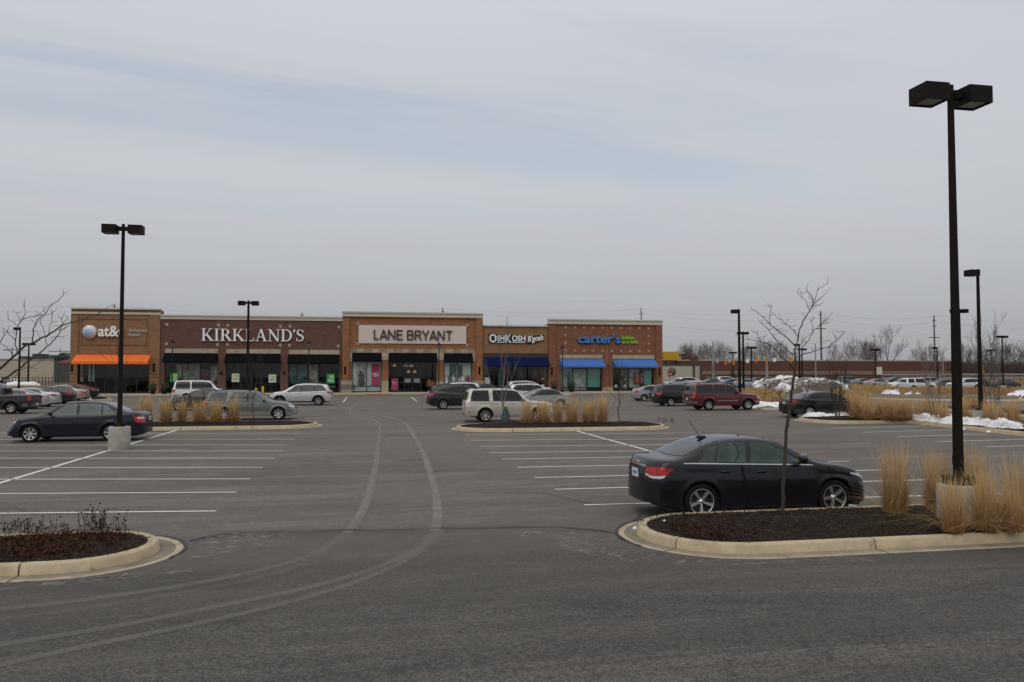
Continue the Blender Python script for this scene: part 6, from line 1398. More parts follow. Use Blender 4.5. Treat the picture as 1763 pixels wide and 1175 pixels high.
# ------------------------------------------------------------------ bare trees
def branchset(mb, segs, nn=5):
    for pts, rads in segs: mb.tube(pts, rads, nn, cap=False)
def grow(rnd, p, d, ln, r, depth, out, up=.25, spread=.7, kink=.28, minr=.004, split=(2, 3), short=.72):
    pts = [p]; rads = [r]; n = 4
    for k in range(n):
        d = (d + Vector((rnd.uniform(-kink, kink), rnd.uniform(-kink, kink), rnd.uniform(-kink, kink) + up * .15))).normalized(); p = p + d * ln / n; pts.append(p); rads.append(max(minr, r * (1 - .4 * (k + 1) / n)))
    out.append((depth, pts, rads))
    if depth <= 0: return
    for k in range(rnd.randint(*split)):
        i = rnd.randint(2, n); ax = Vector((rnd.uniform(-1, 1), rnd.uniform(-1, 1), rnd.uniform(-.25, .8))).normalized(); nd_ = (d * (1 - spread * .5) + ax * spread).normalized()
        grow(rnd, pts[i], nd_, ln * rnd.uniform(short - .15, short + .1), max(minr, rads[i] * .7), depth - 1, out, up, spread, kink, minr, split, short)
    grow(rnd, p, d, ln * short, max(minr, rads[-1]), depth - 1, out, up, spread, kink, minr, split, short)
def tree_meshes(seed, H, r0, depth=4, up=.3, spread=.6, clear=.35, minr=.004, nn=5, bark=BARK, split=(2, 3), kink=.2, limbs=5, short=.72):
    rnd = random.Random(seed); trunk = []; p = Vector((0, 0, -.05)); n = 9; P_ = []; R_ = []
    for k in range(n + 1):
        P_.append(p.copy()); R_.append(r0 * (1 - .72 * k / n)); p = p + Vector((rnd.uniform(-1, 1) * .018 * H, rnd.uniform(-1, 1) * .018 * H, H * .62 / n))
    out = []
    for k in range(limbs):
        t = clear + (1 - clear) * (k + .5) / limbs; i = min(n, int(t * n)); a = 2.4 * k + rnd.uniform(-.4, .4); d = Vector((cos(a) * (1 - t * .45), sin(a) * (1 - t * .45), .75 + t * .6)).normalized()
        grow(rnd, P_[i], d, H * (.30 - .10 * t), R_[i] * .55, depth - 1, out, up, spread, kink, minr, split, short)
    grow(rnd, P_[-1], Vector((0, 0, 1)), H * .2, R_[-1], depth - 1, out, up, spread, kink, minr, split, short)
    a, b = MB(), MB(); a.tube(P_, R_, 8); 
    for dep, pts, rads in out: b.tube(pts, rads, nn if dep > 0 else 3, cap=False)
    res = []
    for nm, m in (('trunk', a), ('branches', b)):
        me = D.meshes.new(nm); me.from_pydata(m.v, [], m.f); me.materials.append(bark); me.polygons.foreach_set('use_smooth', [True] * len(m.f)); me.update(); res.append(me)
    return res
def tree(kind, meshes, loc, rz, label, cat='tree', group=None, s=1.0, m=None):
    r = thing(kind, label, cat, loc, rz, group); r.scale = (s, s, s)
    for me in meshes:
        o = ob(me.name.split('.')[0], me, r)
        if m: o.material_slots[0].link = 'OBJECT'; o.material_slots[0].material = m
    return r
# the thin tree on the near right island: its limbs follow the photograph, each at its own depth
g1 = G(1348, 886, .2); zt1 = zdepth(g1)
def trace(rnd, pts, dz0, dz1, r0, r1):
    P_ = []
    n = len(pts)
    for i, (px, py) in enumerate(pts):
        t = i / max(1, n - 1); P_.append(onD(px, py, zt1 + dz0 + (dz1 - dz0) * t))
    q = []; rr = []
    for i in range(n - 1):
        for j in range(3):
            t = j / 3; p = P_[i].lerp(P_[i + 1], t) + Vector([rnd.uniform(-1, 1) * .010 for _ in range(3)]); q.append(p); rr.append(r0 + (r1 - r0) * (i + t) / (n - 1))
    return q + [P_[-1]], rr + [r1]
rnd = random.Random(11); r = thing('young_tree', 'thin bare tree on the near mulch island, in front of the black sedan', 'tree', (g1.x, g1.y, 0))
inv = Matrix.Translation(-Vector((g1.x, g1.y, 0)))
mb = MB(); q, rr = trace(rnd, [(1348, 892), (1348, 860), (1350, 820), (1352, 780), (1353, 742), (1358, 715), (1361, 690), (1364, 668), (1367, 650), (1368, 634), (1369, 618)], 0, 0, .034, .022); mb.tube(q, rr, 8); o = mb.build('trunk', BARK, r); o.matrix_parent_inverse = inv
mb = MB()
BR = [([(1369, 620), (1369, 600), (1374, 580), (1380, 560), (1390, 540), (1398, 528), (1404, 512), (1408, 498), (1424, 489)], 0, .5, .019, .004), ([(1397, 530), (1404, 520), (1418, 509), (1431, 495)], .3, .6, .009, .003),
      ([(1400, 524), (1398, 508), (1390, 502), (1388, 495)], .3, .2, .007, .003), ([(1394, 536), (1388, 520), (1380, 512), (1373, 505)], .25, .0, .007, .003), ([(1369, 596), (1355, 582), (1340, 570), (1326, 560), (1312, 545), (1304, 538), (1295, 532)], 0, -.5, .013, .003),
      ([(1374, 580), (1366, 568), (1358, 562), (1345, 552), (1333, 542), (1326, 536)], .1, .7, .010, .003), ([(1326, 560), (1324, 545), (1327, 533), (1329, 524)], -.3, -.3, .007, .003), ([(1366, 612), (1354, 602), (1342, 592), (1332, 580), (1323, 568), (1310, 556), (1305, 550)], 0, .4, .012, .003),
      ([(1368, 640), (1358, 625), (1345, 615), (1336, 602), (1326, 594), (1310, 589), (1296, 585), (1280, 583), (1266, 577)], 0, -.6, .014, .003), ([(1310, 590), (1305, 578), (1302, 570)], -.4, -.5, .006, .003), ([(1336, 603), (1322, 600), (1312, 596), (1308, 588)], -.2, -.1, .007, .003),
      ([(1374, 606), (1382, 598), (1392, 586), (1400, 570), (1412, 560), (1425, 556), (1432, 553)], 0, .5, .011, .003), ([(1400, 570), (1398, 556), (1393, 548)], .2, .1, .006, .003), ([(1412, 560), (1424, 548), (1435, 537)], .3, .5, .007, .003), ([(1371, 616), (1385, 610), (1400, 605), (1420, 600), (1432, 594), (1446, 582), (1455, 571)], 0, -.4, .012, .003),
      ([(1437, 590), (1440, 582), (1437, 577)], -.3, -.3, .005, .003), ([(1432, 594), (1428, 586)], -.3, -.3, .005, .003), ([(1364, 602), (1378, 596), (1388, 580), (1398, 574)], .1, .2, .007, .003), ([(1361, 693), (1348, 690), (1340, 678), (1325, 668), (1310, 660), (1302, 652)], 0, -.3, .011, .003),
      ([(1341, 680), (1350, 668), (1352, 660)], -.1, 0, .006, .003), ([(1361, 694), (1378, 690), (1390, 675), (1402, 665), (1412, 655)], 0, .4, .010, .003), ([(1390, 676), (1393, 660), (1390, 652)], .2, .2, .006, .003), ([(1350, 690), (1330, 684), (1310, 676), (1296, 668)], -.1, .3, .006, .0025), ([(1402, 665), (1415, 672), (1425, 668)], .3, .5, .005, .003)]
for pts, a, b, r0_, r1_ in BR:
    q, rr = trace(rnd, pts, a, b, r0_ * .82, r1_ * .9); mb.tube(q, rr, 5, cap=False)
    for k in range(len(q) // 3):
        i = rnd.randint(1, len(q) - 1); d = Vector((rnd.uniform(-1, 1), rnd.uniform(-.6, .6), rnd.uniform(-.2, 1))).normalized(); e = q[i] + d * rnd.uniform(.05, .14); f_ = e + (d + Vector((rnd.uniform(-.6, .6), 0, .4))).normalized() * rnd.uniform(.03, .10); mb.tube([q[i], e, f_], [.005, .004, .0025], 3, cap=False)
o = mb.build('branches', BARK, r); o.matrix_parent_inverse = inv
# limbs of the tree that stands just outside the left edge
zt1 = 11.0; gl_ = onD(-95, 900, zt1); gl_.z = 0
r = thing('young_tree', 'bare tree just outside the left edge whose dark branches reach in over the shops', 'tree', gl_); inv = Matrix.Translation(-Vector(gl_)); mb = MB(); mb2 = MB()
q, rr = trace(rnd, [(-95, 950), (-97, 880), (-92, 800), (-95, 740), (-90, 690), (-95, 640), (-92, 600)], 0, 0, .045, .024); mb2.tube(q, rr, 8); o = mb2.build('trunk', BARK, r); o.matrix_parent_inverse = inv
LB_ = [([(-92, 690), (-40, 660), (0, 636), (24, 614), (42, 596), (58, 590), (80, 579), (98, 568), (108, 560), (130, 554), (150, 548), (166, 542), (185, 530), (196, 524)], 0, .3, .024, .003), ([(-92, 735), (-40, 700), (0, 658), (20, 645), (35, 634), (50, 620), (68, 610), (80, 598), (94, 584), (105, 570), (108, 556), (118, 548)], 0, -.4, .020, .004),
       ([(30, 608), (26, 585), (30, 565), (36, 552), (50, 546), (70, 544), (84, 542), (92, 538)], .1, .3, .010, .003), ([(26, 586), (12, 572), (2, 564)], .1, 0, .007, .003), ([(36, 556), (44, 536), (38, 522)], .1, 0, .006, .003), ([(34, 553), (28, 540), (22, 533)], .1, .2, .005, .0025), ([(30, 562), (20, 553), (13, 550)], .1, .2, .005, .0025),
       ([(56, 590), (58, 568), (62, 554), (72, 545), (88, 528), (104, 514), (112, 505), (116, 501)], .2, .3, .011, .003), ([(60, 548), (72, 538), (78, 530)], .2, .4, .005, .0025), ([(82, 580), (87, 560), (91, 545), (88, 532)], .2, .2, .006, .003), ([(81, 596), (77, 570), (70, 552), (69, 547)], -.2, .2, .006, .003),
       ([(108, 556), (104, 548), (99, 542)], -.3, -.3, .005, .003), ([(98, 580), (108, 582), (116, 576)], -.3, -.2, .005, .003), ([(24, 614), (18, 606), (8, 595), (-2, 588)], .1, 0, .008, .003), ([(-60, 640), (-20, 600), (0, 588), (12, 572), (17, 560)], .1, 0, .012, .003), ([(0, 660), (20, 652), (40, 636), (60, 628), (78, 620)], -.1, .3, .006, .003), ([(104, 570), (118, 560), (122, 552)], -.2, -.1, .005, .003),
       ([(68, 585), (66, 578), (64, 570)], .1, .1, .004, .0025), ([(-30, 700), (-10, 690), (8, 668), (14, 650)], 0, .2, .008, .003), ([(42, 634), (41, 624)], 0, 0, .004, .0025)]
for pts, a, b, r0_, r1_ in LB_:
    q, rr = trace(rnd, pts, a, b, r0_ * .8, r1_ * .8); mb.tube(q, rr, 5, cap=False)
    for k in range(len(q) // 4):
        i = rnd.randint(1, len(q) - 1); d = Vector((rnd.uniform(-1, 1), rnd.uniform(-.6, .6), rnd.uniform(-.2, 1))).normalized(); e = q[i] + d * rnd.uniform(.03, .10); mb.tube([q[i], e, e + d * .04], [.004, .003, .002], 3, cap=False)
o = mb.build('branches', BARK, r); o.matrix_parent_inverse = inv
# saplings in the middle islands and by the shops
sap = tree_meshes(5, 4.6, .045, 3, .9, .22, .22, .005, 5, PALEB, (1, 2), .10, 6)
g = G(870, 729, .1); tree('sapling', sap, (g.x, g.y, .1), 1.0, 'pale young tree with a green watering bag in the middle island', s=(CAM_H + zdepth(g) * (HOR - 545) / FPX) / 4.9)
mb = MB(); mb.lathe([(.24, 0), (.23, .18), (.19, .42), (.13, .62), (.07, .74), (.08, .79), (.03, .80)], 14); BAG = mat('watering_bag_green', (0.010, 0.045, 0.032), .55)
for i, v in enumerate(mb.v): a = atan2(v[1], v[0]); k = 1 + .09 * sin(3 * a + v[2] * 3); mb.v[i] = (v[0] * k, v[1] * k, v[2])
bag = mb.build('watering_bag', BAG, None, (g.x, g.y - .05, .14)); tag(bag, 'dark green watering bag wrapped round the pale young tree', 'watering bag')
sap2 = tree_meshes(8, 3.3, .035, 3, .45, .5, .45, .006, 5, BARK, (2, 3), .16, 6); g = G(1068, 727, .1)
tree('sapling', sap2, (g.x, g.y, .1), 0.4, 'thin dark sapling at the right end of the middle island', s=1.0)
g = G(437, 727, .1); tree('sapling', tree_meshes(21, 3.6, .028, 3, .45, .5, .5, .005, 5, BARK, (1, 2), .16, 6), (g.x, g.y, .1), 1.4, 'dark sapling before the grey-green wagon in the left-hand island', s=1.0)
g = G(206, 702, .1); tree('sapling', tree_meshes(33, 5.0, .05, 3, .3, .6, .35, .009, 5, BARK, (1, 2), .2, 7), (g.x, g.y, 0), 2.0, 'bare tree behind the left concrete-based lamp post, before the orange awning', s=1.0)
# multi-stem shrub on the right-hand island
def multistem(loc, H, label, seed, n=8, spread=.18, bark=BARK, r=.018, kind='multi_stem_shrub', cat='shrub', minr=.006, depth=3):
    rnd = random.Random(seed); root = thing(kind, label, cat, loc); a, b = MB(), MB()
    for k in range(n):
        an = 2 * pi * k / n + rnd.uniform(-.3, .3); p = Vector((cos(an) * .10, sin(an) * .10, -.02)); d = Vector((cos(an) * spread, sin(an) * spread, 1)).normalized(); P_ = []; R_ = []; m = 7
        for i in range(m + 1):
            P_.append(p.copy()); R_.append(max(minr, r * (1 - .7 * i / m))); d = (d + Vector((rnd.uniform(-.06, .06), rnd.uniform(-.06, .06), .02))).normalized(); p = p + d * H * rnd.uniform(.8, 1.05) / m
        a.tube(P_, R_, 5)
        for i in range(2, m + 1):
            for j in range(2):
                out = []; grow(rnd, P_[i], (d + Vector((rnd.uniform(-1, 1), rnd.uniform(-1, 1), .3)) * .6).normalized(), H * .16, R_[i] * .6, depth - 2, out, .4, .5, .2, minr)
                for dep, pts, rads in out: b.tube(pts, rads, 3, cap=False)
    a.build('stems', bark, root); b.build('twigs', bark, root); return root
g = G(1442, 719, .1); multistem((g.x, g.y, .1), 2.9, 'bare multi-stem shrub in the island at the right, before the black sedan', 4)
for i, (px, py, H, lab) in enumerate(((1608, 728, 3.6, 'pale slender birch left of the nearest tall lamp pole'), (1700, 730, 4.7, 'pale slender birch right of the single-head lamp post on the right'), (1718, 728, 4.2, 'thin birch beside the slender birch at the right, under the twin-head lamp'))):
    g = G(px, py, .1); multistem((g.x, g.y, .1), H, lab, 40 + i, 3, .08, PALEB, .028, 'birch_tree', 'birch tree')
g = G(1225, 672); tree('small_tree', sap2, (g.x, g.y, 0), 1, 'small bare tree before the beige building at the right', s=1.3, m=FARB)
g = G(1508, 662); tree('small_tree', tree_meshes(55, 5.5, .1, 4, .3, .7, .3, .012, 4, FARB2, (1, 2), .2, 7), (g.x, g.y, 0), 1, 'rounded bare tree before the brick store right of the notice board', s=1.0)
g = G(1213, 662)

# ------------------------------------------------------------------ dry ornamental grasses
def clump(seed, n, H, R0, spread, bw, rigid=.1):
    rnd = random.Random(seed); vs = []; fs = []; tone = []
    for k in range(n):
        a = rnd.uniform(0, 2 * pi); rr = R0 * rnd.random() ** .6; p = Vector((cos(a) * rr, sin(a) * rr, 0)); q = rnd.random()
        a2 = a + rnd.gauss(0, .8); d = Vector((cos(a2), sin(a2), 0)); th = rnd.uniform(0, pi)
        if q < .62:      # the leafy body, arching outward
            h = H * rnd.betavariate(2.0, 2.4) * .80; lean = abs(rnd.gauss(0, .24)) * (1 + spread) * (1.5 - h / H); droop = rnd.uniform(.1, .8) if rnd.random() < .4 else 0; tn = rnd.uniform(0, .6); wd = bw * rnd.uniform(.8, 1.5)
        elif q < .72:    # fallen blades
            h = H * rnd.uniform(.3, .6); lean = rnd.uniform(.8, 1.8) * (.6 + spread * 2); droop = rnd.uniform(.3, .9); tn = rnd.uniform(.2, .9); wd = bw
        else:            # the thin seed stalks
            h = H * (.62 + .38 * rnd.betavariate(1.6, 1.8)); lean = abs(rnd.gauss(0, .09)) * (1 + 1.2 * spread); droop = 0; tn = rnd.uniform(.6, 1.0); wd = bw * .62
        w_ = Vector((cos(th), sin(th), 0)) * wd; m = 4; base = len(vs)
        for i in range(m + 1):
            t = i / m; c = p + d * (lean * h * (.35 * t + .65 * t ** 2.2)) + Vector((0, 0, max(.01, h * t * (1 - droop * t * t * .8))))
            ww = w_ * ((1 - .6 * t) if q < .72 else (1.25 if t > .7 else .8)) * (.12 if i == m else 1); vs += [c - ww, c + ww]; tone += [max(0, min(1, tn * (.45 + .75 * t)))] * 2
            if i < m: fs.append((base + 2 * i, base + 2 * i + 1, base + 2 * i + 3, base + 2 * i + 2))
    me = D.meshes.new('blades'); me.from_pydata([tuple(v) for v in vs], [], fs); me.update(); at_ = me.attributes.new('tone', 'FLOAT', 'POINT'); at_.data.foreach_set('value', tone); me.materials.append(STRAW); return me
near_cl = [clump(1, 1050, 1.42, .19, .25, .0032), clump(2, 950, 1.30, .20, .6, .0032), clump(3, 950, 1.26, .20, 1.1, .0034)]
mid_cl = [clump(11, 640, 1.50, .22, .7, .0078), clump(12, 660, 1.40, .24, 1.1, .0078), clump(13, 520, 1.52, .17, .45, .0078)]
def grass(me, px, py, z, s, rz, label, group, sz=1, m=None):
    g = G(px, py, z); o = ob('ornamental_grass', me, None, (g.x, g.y, z - .02), (0, 0, rz)); o.scale = (s, s, s * sz); tag(o, label, 'ornamental grass', group)
    if m: o.material_slots[0].link = 'OBJECT'; o.material_slots[0].material = m
    return o
gn = 'straw-coloured ornamental grasses on the near island'
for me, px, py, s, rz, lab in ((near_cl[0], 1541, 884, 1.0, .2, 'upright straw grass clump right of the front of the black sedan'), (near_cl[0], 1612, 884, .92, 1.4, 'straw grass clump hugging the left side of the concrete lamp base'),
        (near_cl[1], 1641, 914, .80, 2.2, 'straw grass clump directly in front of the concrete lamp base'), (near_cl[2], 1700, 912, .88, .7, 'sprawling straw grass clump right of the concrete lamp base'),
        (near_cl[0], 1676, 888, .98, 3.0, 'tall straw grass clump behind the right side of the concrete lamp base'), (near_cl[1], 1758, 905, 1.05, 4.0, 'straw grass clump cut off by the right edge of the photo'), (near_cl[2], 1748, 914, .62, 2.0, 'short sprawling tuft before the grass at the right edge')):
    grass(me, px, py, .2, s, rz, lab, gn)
rnd = random.Random(5); gm = 'straw grasses in the left-hand middle island'
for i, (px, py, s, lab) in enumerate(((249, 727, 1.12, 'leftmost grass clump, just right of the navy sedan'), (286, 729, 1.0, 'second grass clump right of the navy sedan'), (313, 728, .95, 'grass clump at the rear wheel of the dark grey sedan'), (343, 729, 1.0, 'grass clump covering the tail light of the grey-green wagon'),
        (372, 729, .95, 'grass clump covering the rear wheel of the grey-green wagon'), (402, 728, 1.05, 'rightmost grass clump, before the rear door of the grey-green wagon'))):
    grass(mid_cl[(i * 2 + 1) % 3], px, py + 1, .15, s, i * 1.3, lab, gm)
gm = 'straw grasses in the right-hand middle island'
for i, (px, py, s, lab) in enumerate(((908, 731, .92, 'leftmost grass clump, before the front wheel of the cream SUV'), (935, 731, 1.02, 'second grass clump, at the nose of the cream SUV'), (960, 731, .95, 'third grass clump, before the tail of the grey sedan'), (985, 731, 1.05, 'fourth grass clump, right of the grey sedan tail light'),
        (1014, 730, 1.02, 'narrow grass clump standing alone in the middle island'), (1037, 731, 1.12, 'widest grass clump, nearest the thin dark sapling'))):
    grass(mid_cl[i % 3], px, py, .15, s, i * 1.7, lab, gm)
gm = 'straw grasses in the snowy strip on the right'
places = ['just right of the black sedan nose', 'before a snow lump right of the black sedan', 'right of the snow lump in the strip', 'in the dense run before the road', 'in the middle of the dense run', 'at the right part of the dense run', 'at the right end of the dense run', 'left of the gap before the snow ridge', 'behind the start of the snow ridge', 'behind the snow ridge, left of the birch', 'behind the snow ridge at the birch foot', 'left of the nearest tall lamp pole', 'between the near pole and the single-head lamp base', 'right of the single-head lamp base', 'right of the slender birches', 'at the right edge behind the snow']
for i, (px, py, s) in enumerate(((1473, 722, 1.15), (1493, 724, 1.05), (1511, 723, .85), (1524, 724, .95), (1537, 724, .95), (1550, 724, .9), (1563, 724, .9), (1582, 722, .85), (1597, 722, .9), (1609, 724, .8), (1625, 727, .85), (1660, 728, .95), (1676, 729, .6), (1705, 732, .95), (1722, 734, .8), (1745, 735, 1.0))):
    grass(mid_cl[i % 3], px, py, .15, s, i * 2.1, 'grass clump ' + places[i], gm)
# masses of far grasses: nobody could count them
def mass(name, quads, n, H, bw, m, seed, label=None, z=0):
    rnd = random.Random(seed); vs = []; fs = []; tone = []
    for k in range(n):
        q = rnd.choice(quads); s, t = rnd.random(), rnd.random(); a, b, c, d = [Vector((p.x, p.y, 0)) for p in q]; p = (a.lerp(b, s)).lerp(d.lerp(c, s), t)
        p.z = z; cl = mnoise.noise(Vector((p.x * .5, p.y * .5, 0))); h = H * rnd.uniform(.4, 1.0) * (.8 + .5 * cl); ln_ = rnd.uniform(-.25, .25) * h; th = rnd.uniform(0, pi); w_ = Vector((cos(th), sin(th), 0)) * bw; o_ = len(vs)
        e = p + Vector((ln_, rnd.uniform(-.2, .2) * h, h)); vs += [p - w_, p + w_, p.lerp(e, .6) + w_ * .8, p.lerp(e, .6) - w_ * .8, e]; fs += [(o_, o_ + 1, o_ + 2, o_ + 3), (o_ + 3, o_ + 2, o_ + 4)]; t0 = rnd.random(); tone += [t0 * .5, t0 * .5, t0, t0, t0]
    me = D.meshes.new(name); me.from_pydata([tuple(v) for v in vs], [], fs); me.update(); me.attributes.new('tone', 'FLOAT', 'POINT').data.foreach_set('value', tone); me.materials.append(m); o = ob(name, me); o['kind'] = 'stuff'; return o
def Q(*p): return [G(*a) for a in p]
mass('tall_dry_grass', [Q((1283, 699), (1350, 698), (1352, 686), (1285, 680))], 5500, 1.25, .014, STRAW, 1, z=.1)
mass('tall_dry_grass', [Q((1440, 690), (1500, 693), (1490, 684), (1430, 680))], 3500, 1.1, .014, STRAW, 2, z=.1)
mass('tall_dry_grass', [Q((1490, 683.5), (1660, 684.5), (1655, 678), (1475, 678)), Q((1655, 684.5), (1720, 684.5), (1715, 678), (1655, 678)), Q((1715, 684.5), (1800, 684.5), (1800, 678), (1715, 678))], 15000, 1.0, .022, STRAW2, 3, z=.1)
mass('tall_dry_grass', [Q((1470, 673), (1640, 675), (1640, 669), (1460, 667))], 7000, .9, .03, STRAW, 4)
mass('tall_dry_grass', [Q((1275, 684), (1310, 684), (1310, 678), (1275, 677))], 1800, 1.0, .02, STRAW, 8)
mass('tall_dry_grass', [Q((-20, 676), (120, 674), (120, 669), (-20, 670))], 5000, 1.0, .02, STRAW2, 5)
mass('tall_dry_grass', [Q((1640, 701), (1700, 703), (1700, 699), (1640, 698))], 1800, .8, .016, STRAW, 6, z=.1)
mass('field_stubble', [Q((1560, 664), (1900, 664), (1900, 656), (1560, 656))], 9000, 1.4, .06, STRAW2, 7)
# black dried coneflowers and leaf litter on the near islands
def dried(loc, n, H, R_, label, seed):
    rnd = random.Random(seed); r = thing('dried_coneflower', label, 'dried plant', loc, 0, 'dead flower stalks on the near islands'); a, b, c = MB(), MB(), MB()
    for k in range(n):
        an = rnd.uniform(0, 2 * pi); rr = R_ * sqrt(rnd.random()); p = Vector((cos(an) * rr * 1.6, sin(an) * rr, 0)); d = Vector((rnd.uniform(-.3, .3), rnd.uniform(-.3, .3), 1)).normalized(); h = H * rnd.uniform(.45, 1); P_ = [p.copy()]
        for i in range(5): d = (d + Vector((rnd.uniform(-.25, .25), rnd.uniform(-.25, .25), .1))).normalized(); p = p + d * h / 5; P_.append(p.copy())
        a.tube(P_, [.0042, .004, .0036, .0032, .003, .0026], 4)
        if rnd.random() < .75: b.lathe([(.001, .016), (.012, .010), (.016, 0), (.010, -.010), (.001, -.012)], 6, c=tuple(P_[-1]))
        for i in range(1, 5):
            if rnd.random() < .7:
                e = P_[i] + Vector((rnd.uniform(-1, 1), rnd.uniform(-1, 1), rnd.uniform(-.3, .7))).normalized() * rnd.uniform(.03, .09); a.tube([P_[i], e], [.003, .002], 3)
                l_ = rnd.uniform(.012, .03); w_ = Vector((rnd.uniform(-1, 1), rnd.uniform(-1, 1), rnd.uniform(-1, 1))).normalized() * .010; c.add([e, e + Vector((l_, 0, -l_)) * .7 + w_, e + Vector((0, 0, -l_ * 1.6)), e - w_], [(0, 1, 2, 3)])
    a.build('stalks', STEM, r); b.build('seed_heads', STEM, r)
    if c.f: c.build('shrivelled_leaves', STEM, r)
    return r
for i, (px, py, n, H, R_, lab) in enumerate(((160, 915, 14, .46, .15, 'tallest dead stalks with round seed heads on the left island'), (192, 922, 16, .40, .17, 'dead curled stalks beside the kerb of the left island'), (172, 920, 10, .42, .14, 'dead stalks in the middle of the left island group'), (72, 915, 12, .28, .2, 'short dead stalks at the left side of the left island'), (92, 916, 10, .20, .2, 'low dead stalks left of the tall ones'), (40, 914, 8, .22, .2, 'sparse dead stalks near the left edge of the photo'), (10, 916, 8, .18, .2, 'low dead stalks at the very left edge'),
        (1140, 900, 12, .16, .35, 'low dead twigs at the nose of the right island'), (1200, 893, 12, .16, .4, 'low dead twigs below the rear wheel of the black sedan'), (1260, 905, 12, .15, .4, 'low dead twigs in the middle of the right island bed'), (1320, 893, 12, .17, .35, 'low dead twigs left of the thin tree trunk'), (1390, 908, 8, .12, .3, 'low dead twigs right of the thin tree trunk'), (1225, 920, 8, .11, .4, 'low dead twigs near the front kerb of the right island'))):
    g = G(px, py, .2); dried((g.x, g.y, .19), n, H, R_, lab, 60 + i)
for i, (px, py) in enumerate(((812, 731), (1148, 729), (1145, 731))):
    g = G(px, py, .15); dried((g.x, g.y, .15), 8, .5, .3, ('dead stalks at the left nose of the middle island', 'dead stalks at the right nose of the middle island', 'low dead stalks beside the right nose kerb of the middle island')[i], 90 + i)
def litter(pts, n, seed, spread=(.55, .3), z=.19):
    rnd = random.Random(seed); mb = MB()
    for k in range(n):
        px, py = rnd.choice(pts); g = G(px, py, z); c = g + Vector((rnd.gauss(0, spread[0]), rnd.gauss(0, spread[1]), rnd.uniform(0, .05)))
        if not (c.x > Xn + .75 or c.x < Xn2 - .85) or not (max(Yf, Yf2 if c.x < 0 else Yf) + .55 < c.y < (Yk2 if c.x < 0 else Yk) - .55): continue
        u = Vector((rnd.uniform(-1, 1), rnd.uniform(-1, 1), rnd.uniform(-.5, .6))).normalized() * rnd.uniform(.012, .035); v = u.cross(Vector((rnd.uniform(-1, 1), rnd.uniform(-1, 1), 1))).normalized() * rnd.uniform(.006, .016); mb.add([c - u, c + v, c + u, c - v], [(0, 1, 2, 3)])
    o = mb.build('leaf_litter', RUST); o['kind'] = 'stuff'
litter([(20, 935), (60, 930), (100, 925), (150, 925), (10, 950), (80, 950), (165, 930), (50, 945)], 5200, 1, (.35, .2)); litter([(1150, 910), (1200, 905), (1250, 915), (1220, 925), (1300, 900), (1180, 920)], 2600, 2, (.4, .18))
WS = mat('white_litter', (.6, .6, .6), .7)

# ------------------------------------------------------------------ snow
def snow(pts, h, label, m=SNOW, seed=1, res=.12, name='snow_patch', z=0, cat='snow', rough=1.0, fr=1.2):
    P_ = [G(*p) for p in pts]; A = [(p.x, p.y) for p in P_]; xs = [a[0] for a in A]; ys = [a[1] for a in A]; cx, cy = sum(xs) / len(xs), sum(ys) / len(ys)
    nx = int((max(xs) - min(xs)) / res) + 3; ny = int((max(ys) - min(ys)) / res) + 3; idx = {}; vs = []
    def dist(x, y):
        ins = False; dm = 1e9; j = len(A) - 1
        for i in range(len(A)):
            (xi, yi), (xj, yj) = A[i], A[j]
            if (yi > y) != (yj > y) and x < (xj - xi) * (y - yi) / (yj - yi) + xi: ins = not ins
            dx, dy = xj - xi, yj - yi; t = max(0, min(1, ((x - xi) * dx + (y - yi) * dy) / (dx * dx + dy * dy + 1e-9))); dm = min(dm, sqrt((x - xi - t * dx) ** 2 + (y - yi - t * dy) ** 2)); j = i
        return dm if ins else -dm
    for j in range(ny):
        for i in range(nx):
            x, y = min(xs) - res + i * res, min(ys) - res + j * res; d = dist(x, y) + res * 2.5 * mnoise.noise(Vector((x * 1.3, y * 1.3, seed)))
            if d > -res: 
                e = max(0, min(1, d / max(h * 1.6, .2))); zz = h * (1 - (1 - e) ** 2) * (1 + .45 * rough * mnoise.noise(Vector((x * fr, y * fr, seed))) + .25 * rough * mnoise.noise(Vector((x * fr * 3.3, y * fr * 3.3, seed + 2)))); idx[(i, j)] = len(vs); vs.append((x - cx, y - cy, max(-.02, zz) if d > 0 else -.03))
    fs = [(idx[(i, j)], idx[(i + 1, j)], idx[(i + 1, j + 1)], idx[(i, j + 1)]) for j in range(ny) for i in range(nx) if all(q in idx for q in ((i, j), (i + 1, j), (i + 1, j + 1), (i, j + 1)))]
    me = D.meshes.new(name); me.from_pydata(vs, [], fs); me.polygons.foreach_set('use_smooth', [True] * len(fs)); me.materials.append(m); o = ob(name, me, None, (cx, cy, z)); tag(o, label, cat, 'leftover snow'); return o
snow([(1556, 727), (1640, 736), (1763, 747), (1763, 737), (1700, 729), (1640, 727), (1590, 722)], .26, 'white ridge of snow lying along the kerb of the right grass strip', seed=3, res=.09, z=.12, fr=2.2, rough=2.0)
snow([(1650, 740), (1662, 740), (1662, 738), (1650, 738)], .08, 'small lump of snow on the asphalt right of the nearest lamp pole', seed=4, res=.07)
snow([(1697, 745), (1707, 745), (1707, 743.5), (1697, 743.5)], .07, 'small lump of snow on the asphalt at the far right stripes', seed=5, res=.07)
snow([(1382, 722), (1405, 724), (1430, 723), (1470, 719), (1470, 714), (1410, 715), (1385, 719)], .18, 'patchy snow between the black sedan and the multi-stem shrub', seed=6, res=.10, z=.1, rough=2, fr=1.8)
snow([(1483, 722), (1491, 722), (1491, 718), (1483, 718)], .55, 'round snow lump between grass clumps right of the black sedan', seed=7, res=.08, z=.1, fr=.5)
snow([(1300, 704), (1343, 705), (1345, 700), (1300, 699)], .26, 'snow bank between the maroon SUV and the black sedan', seed=8, res=.14, z=.05)
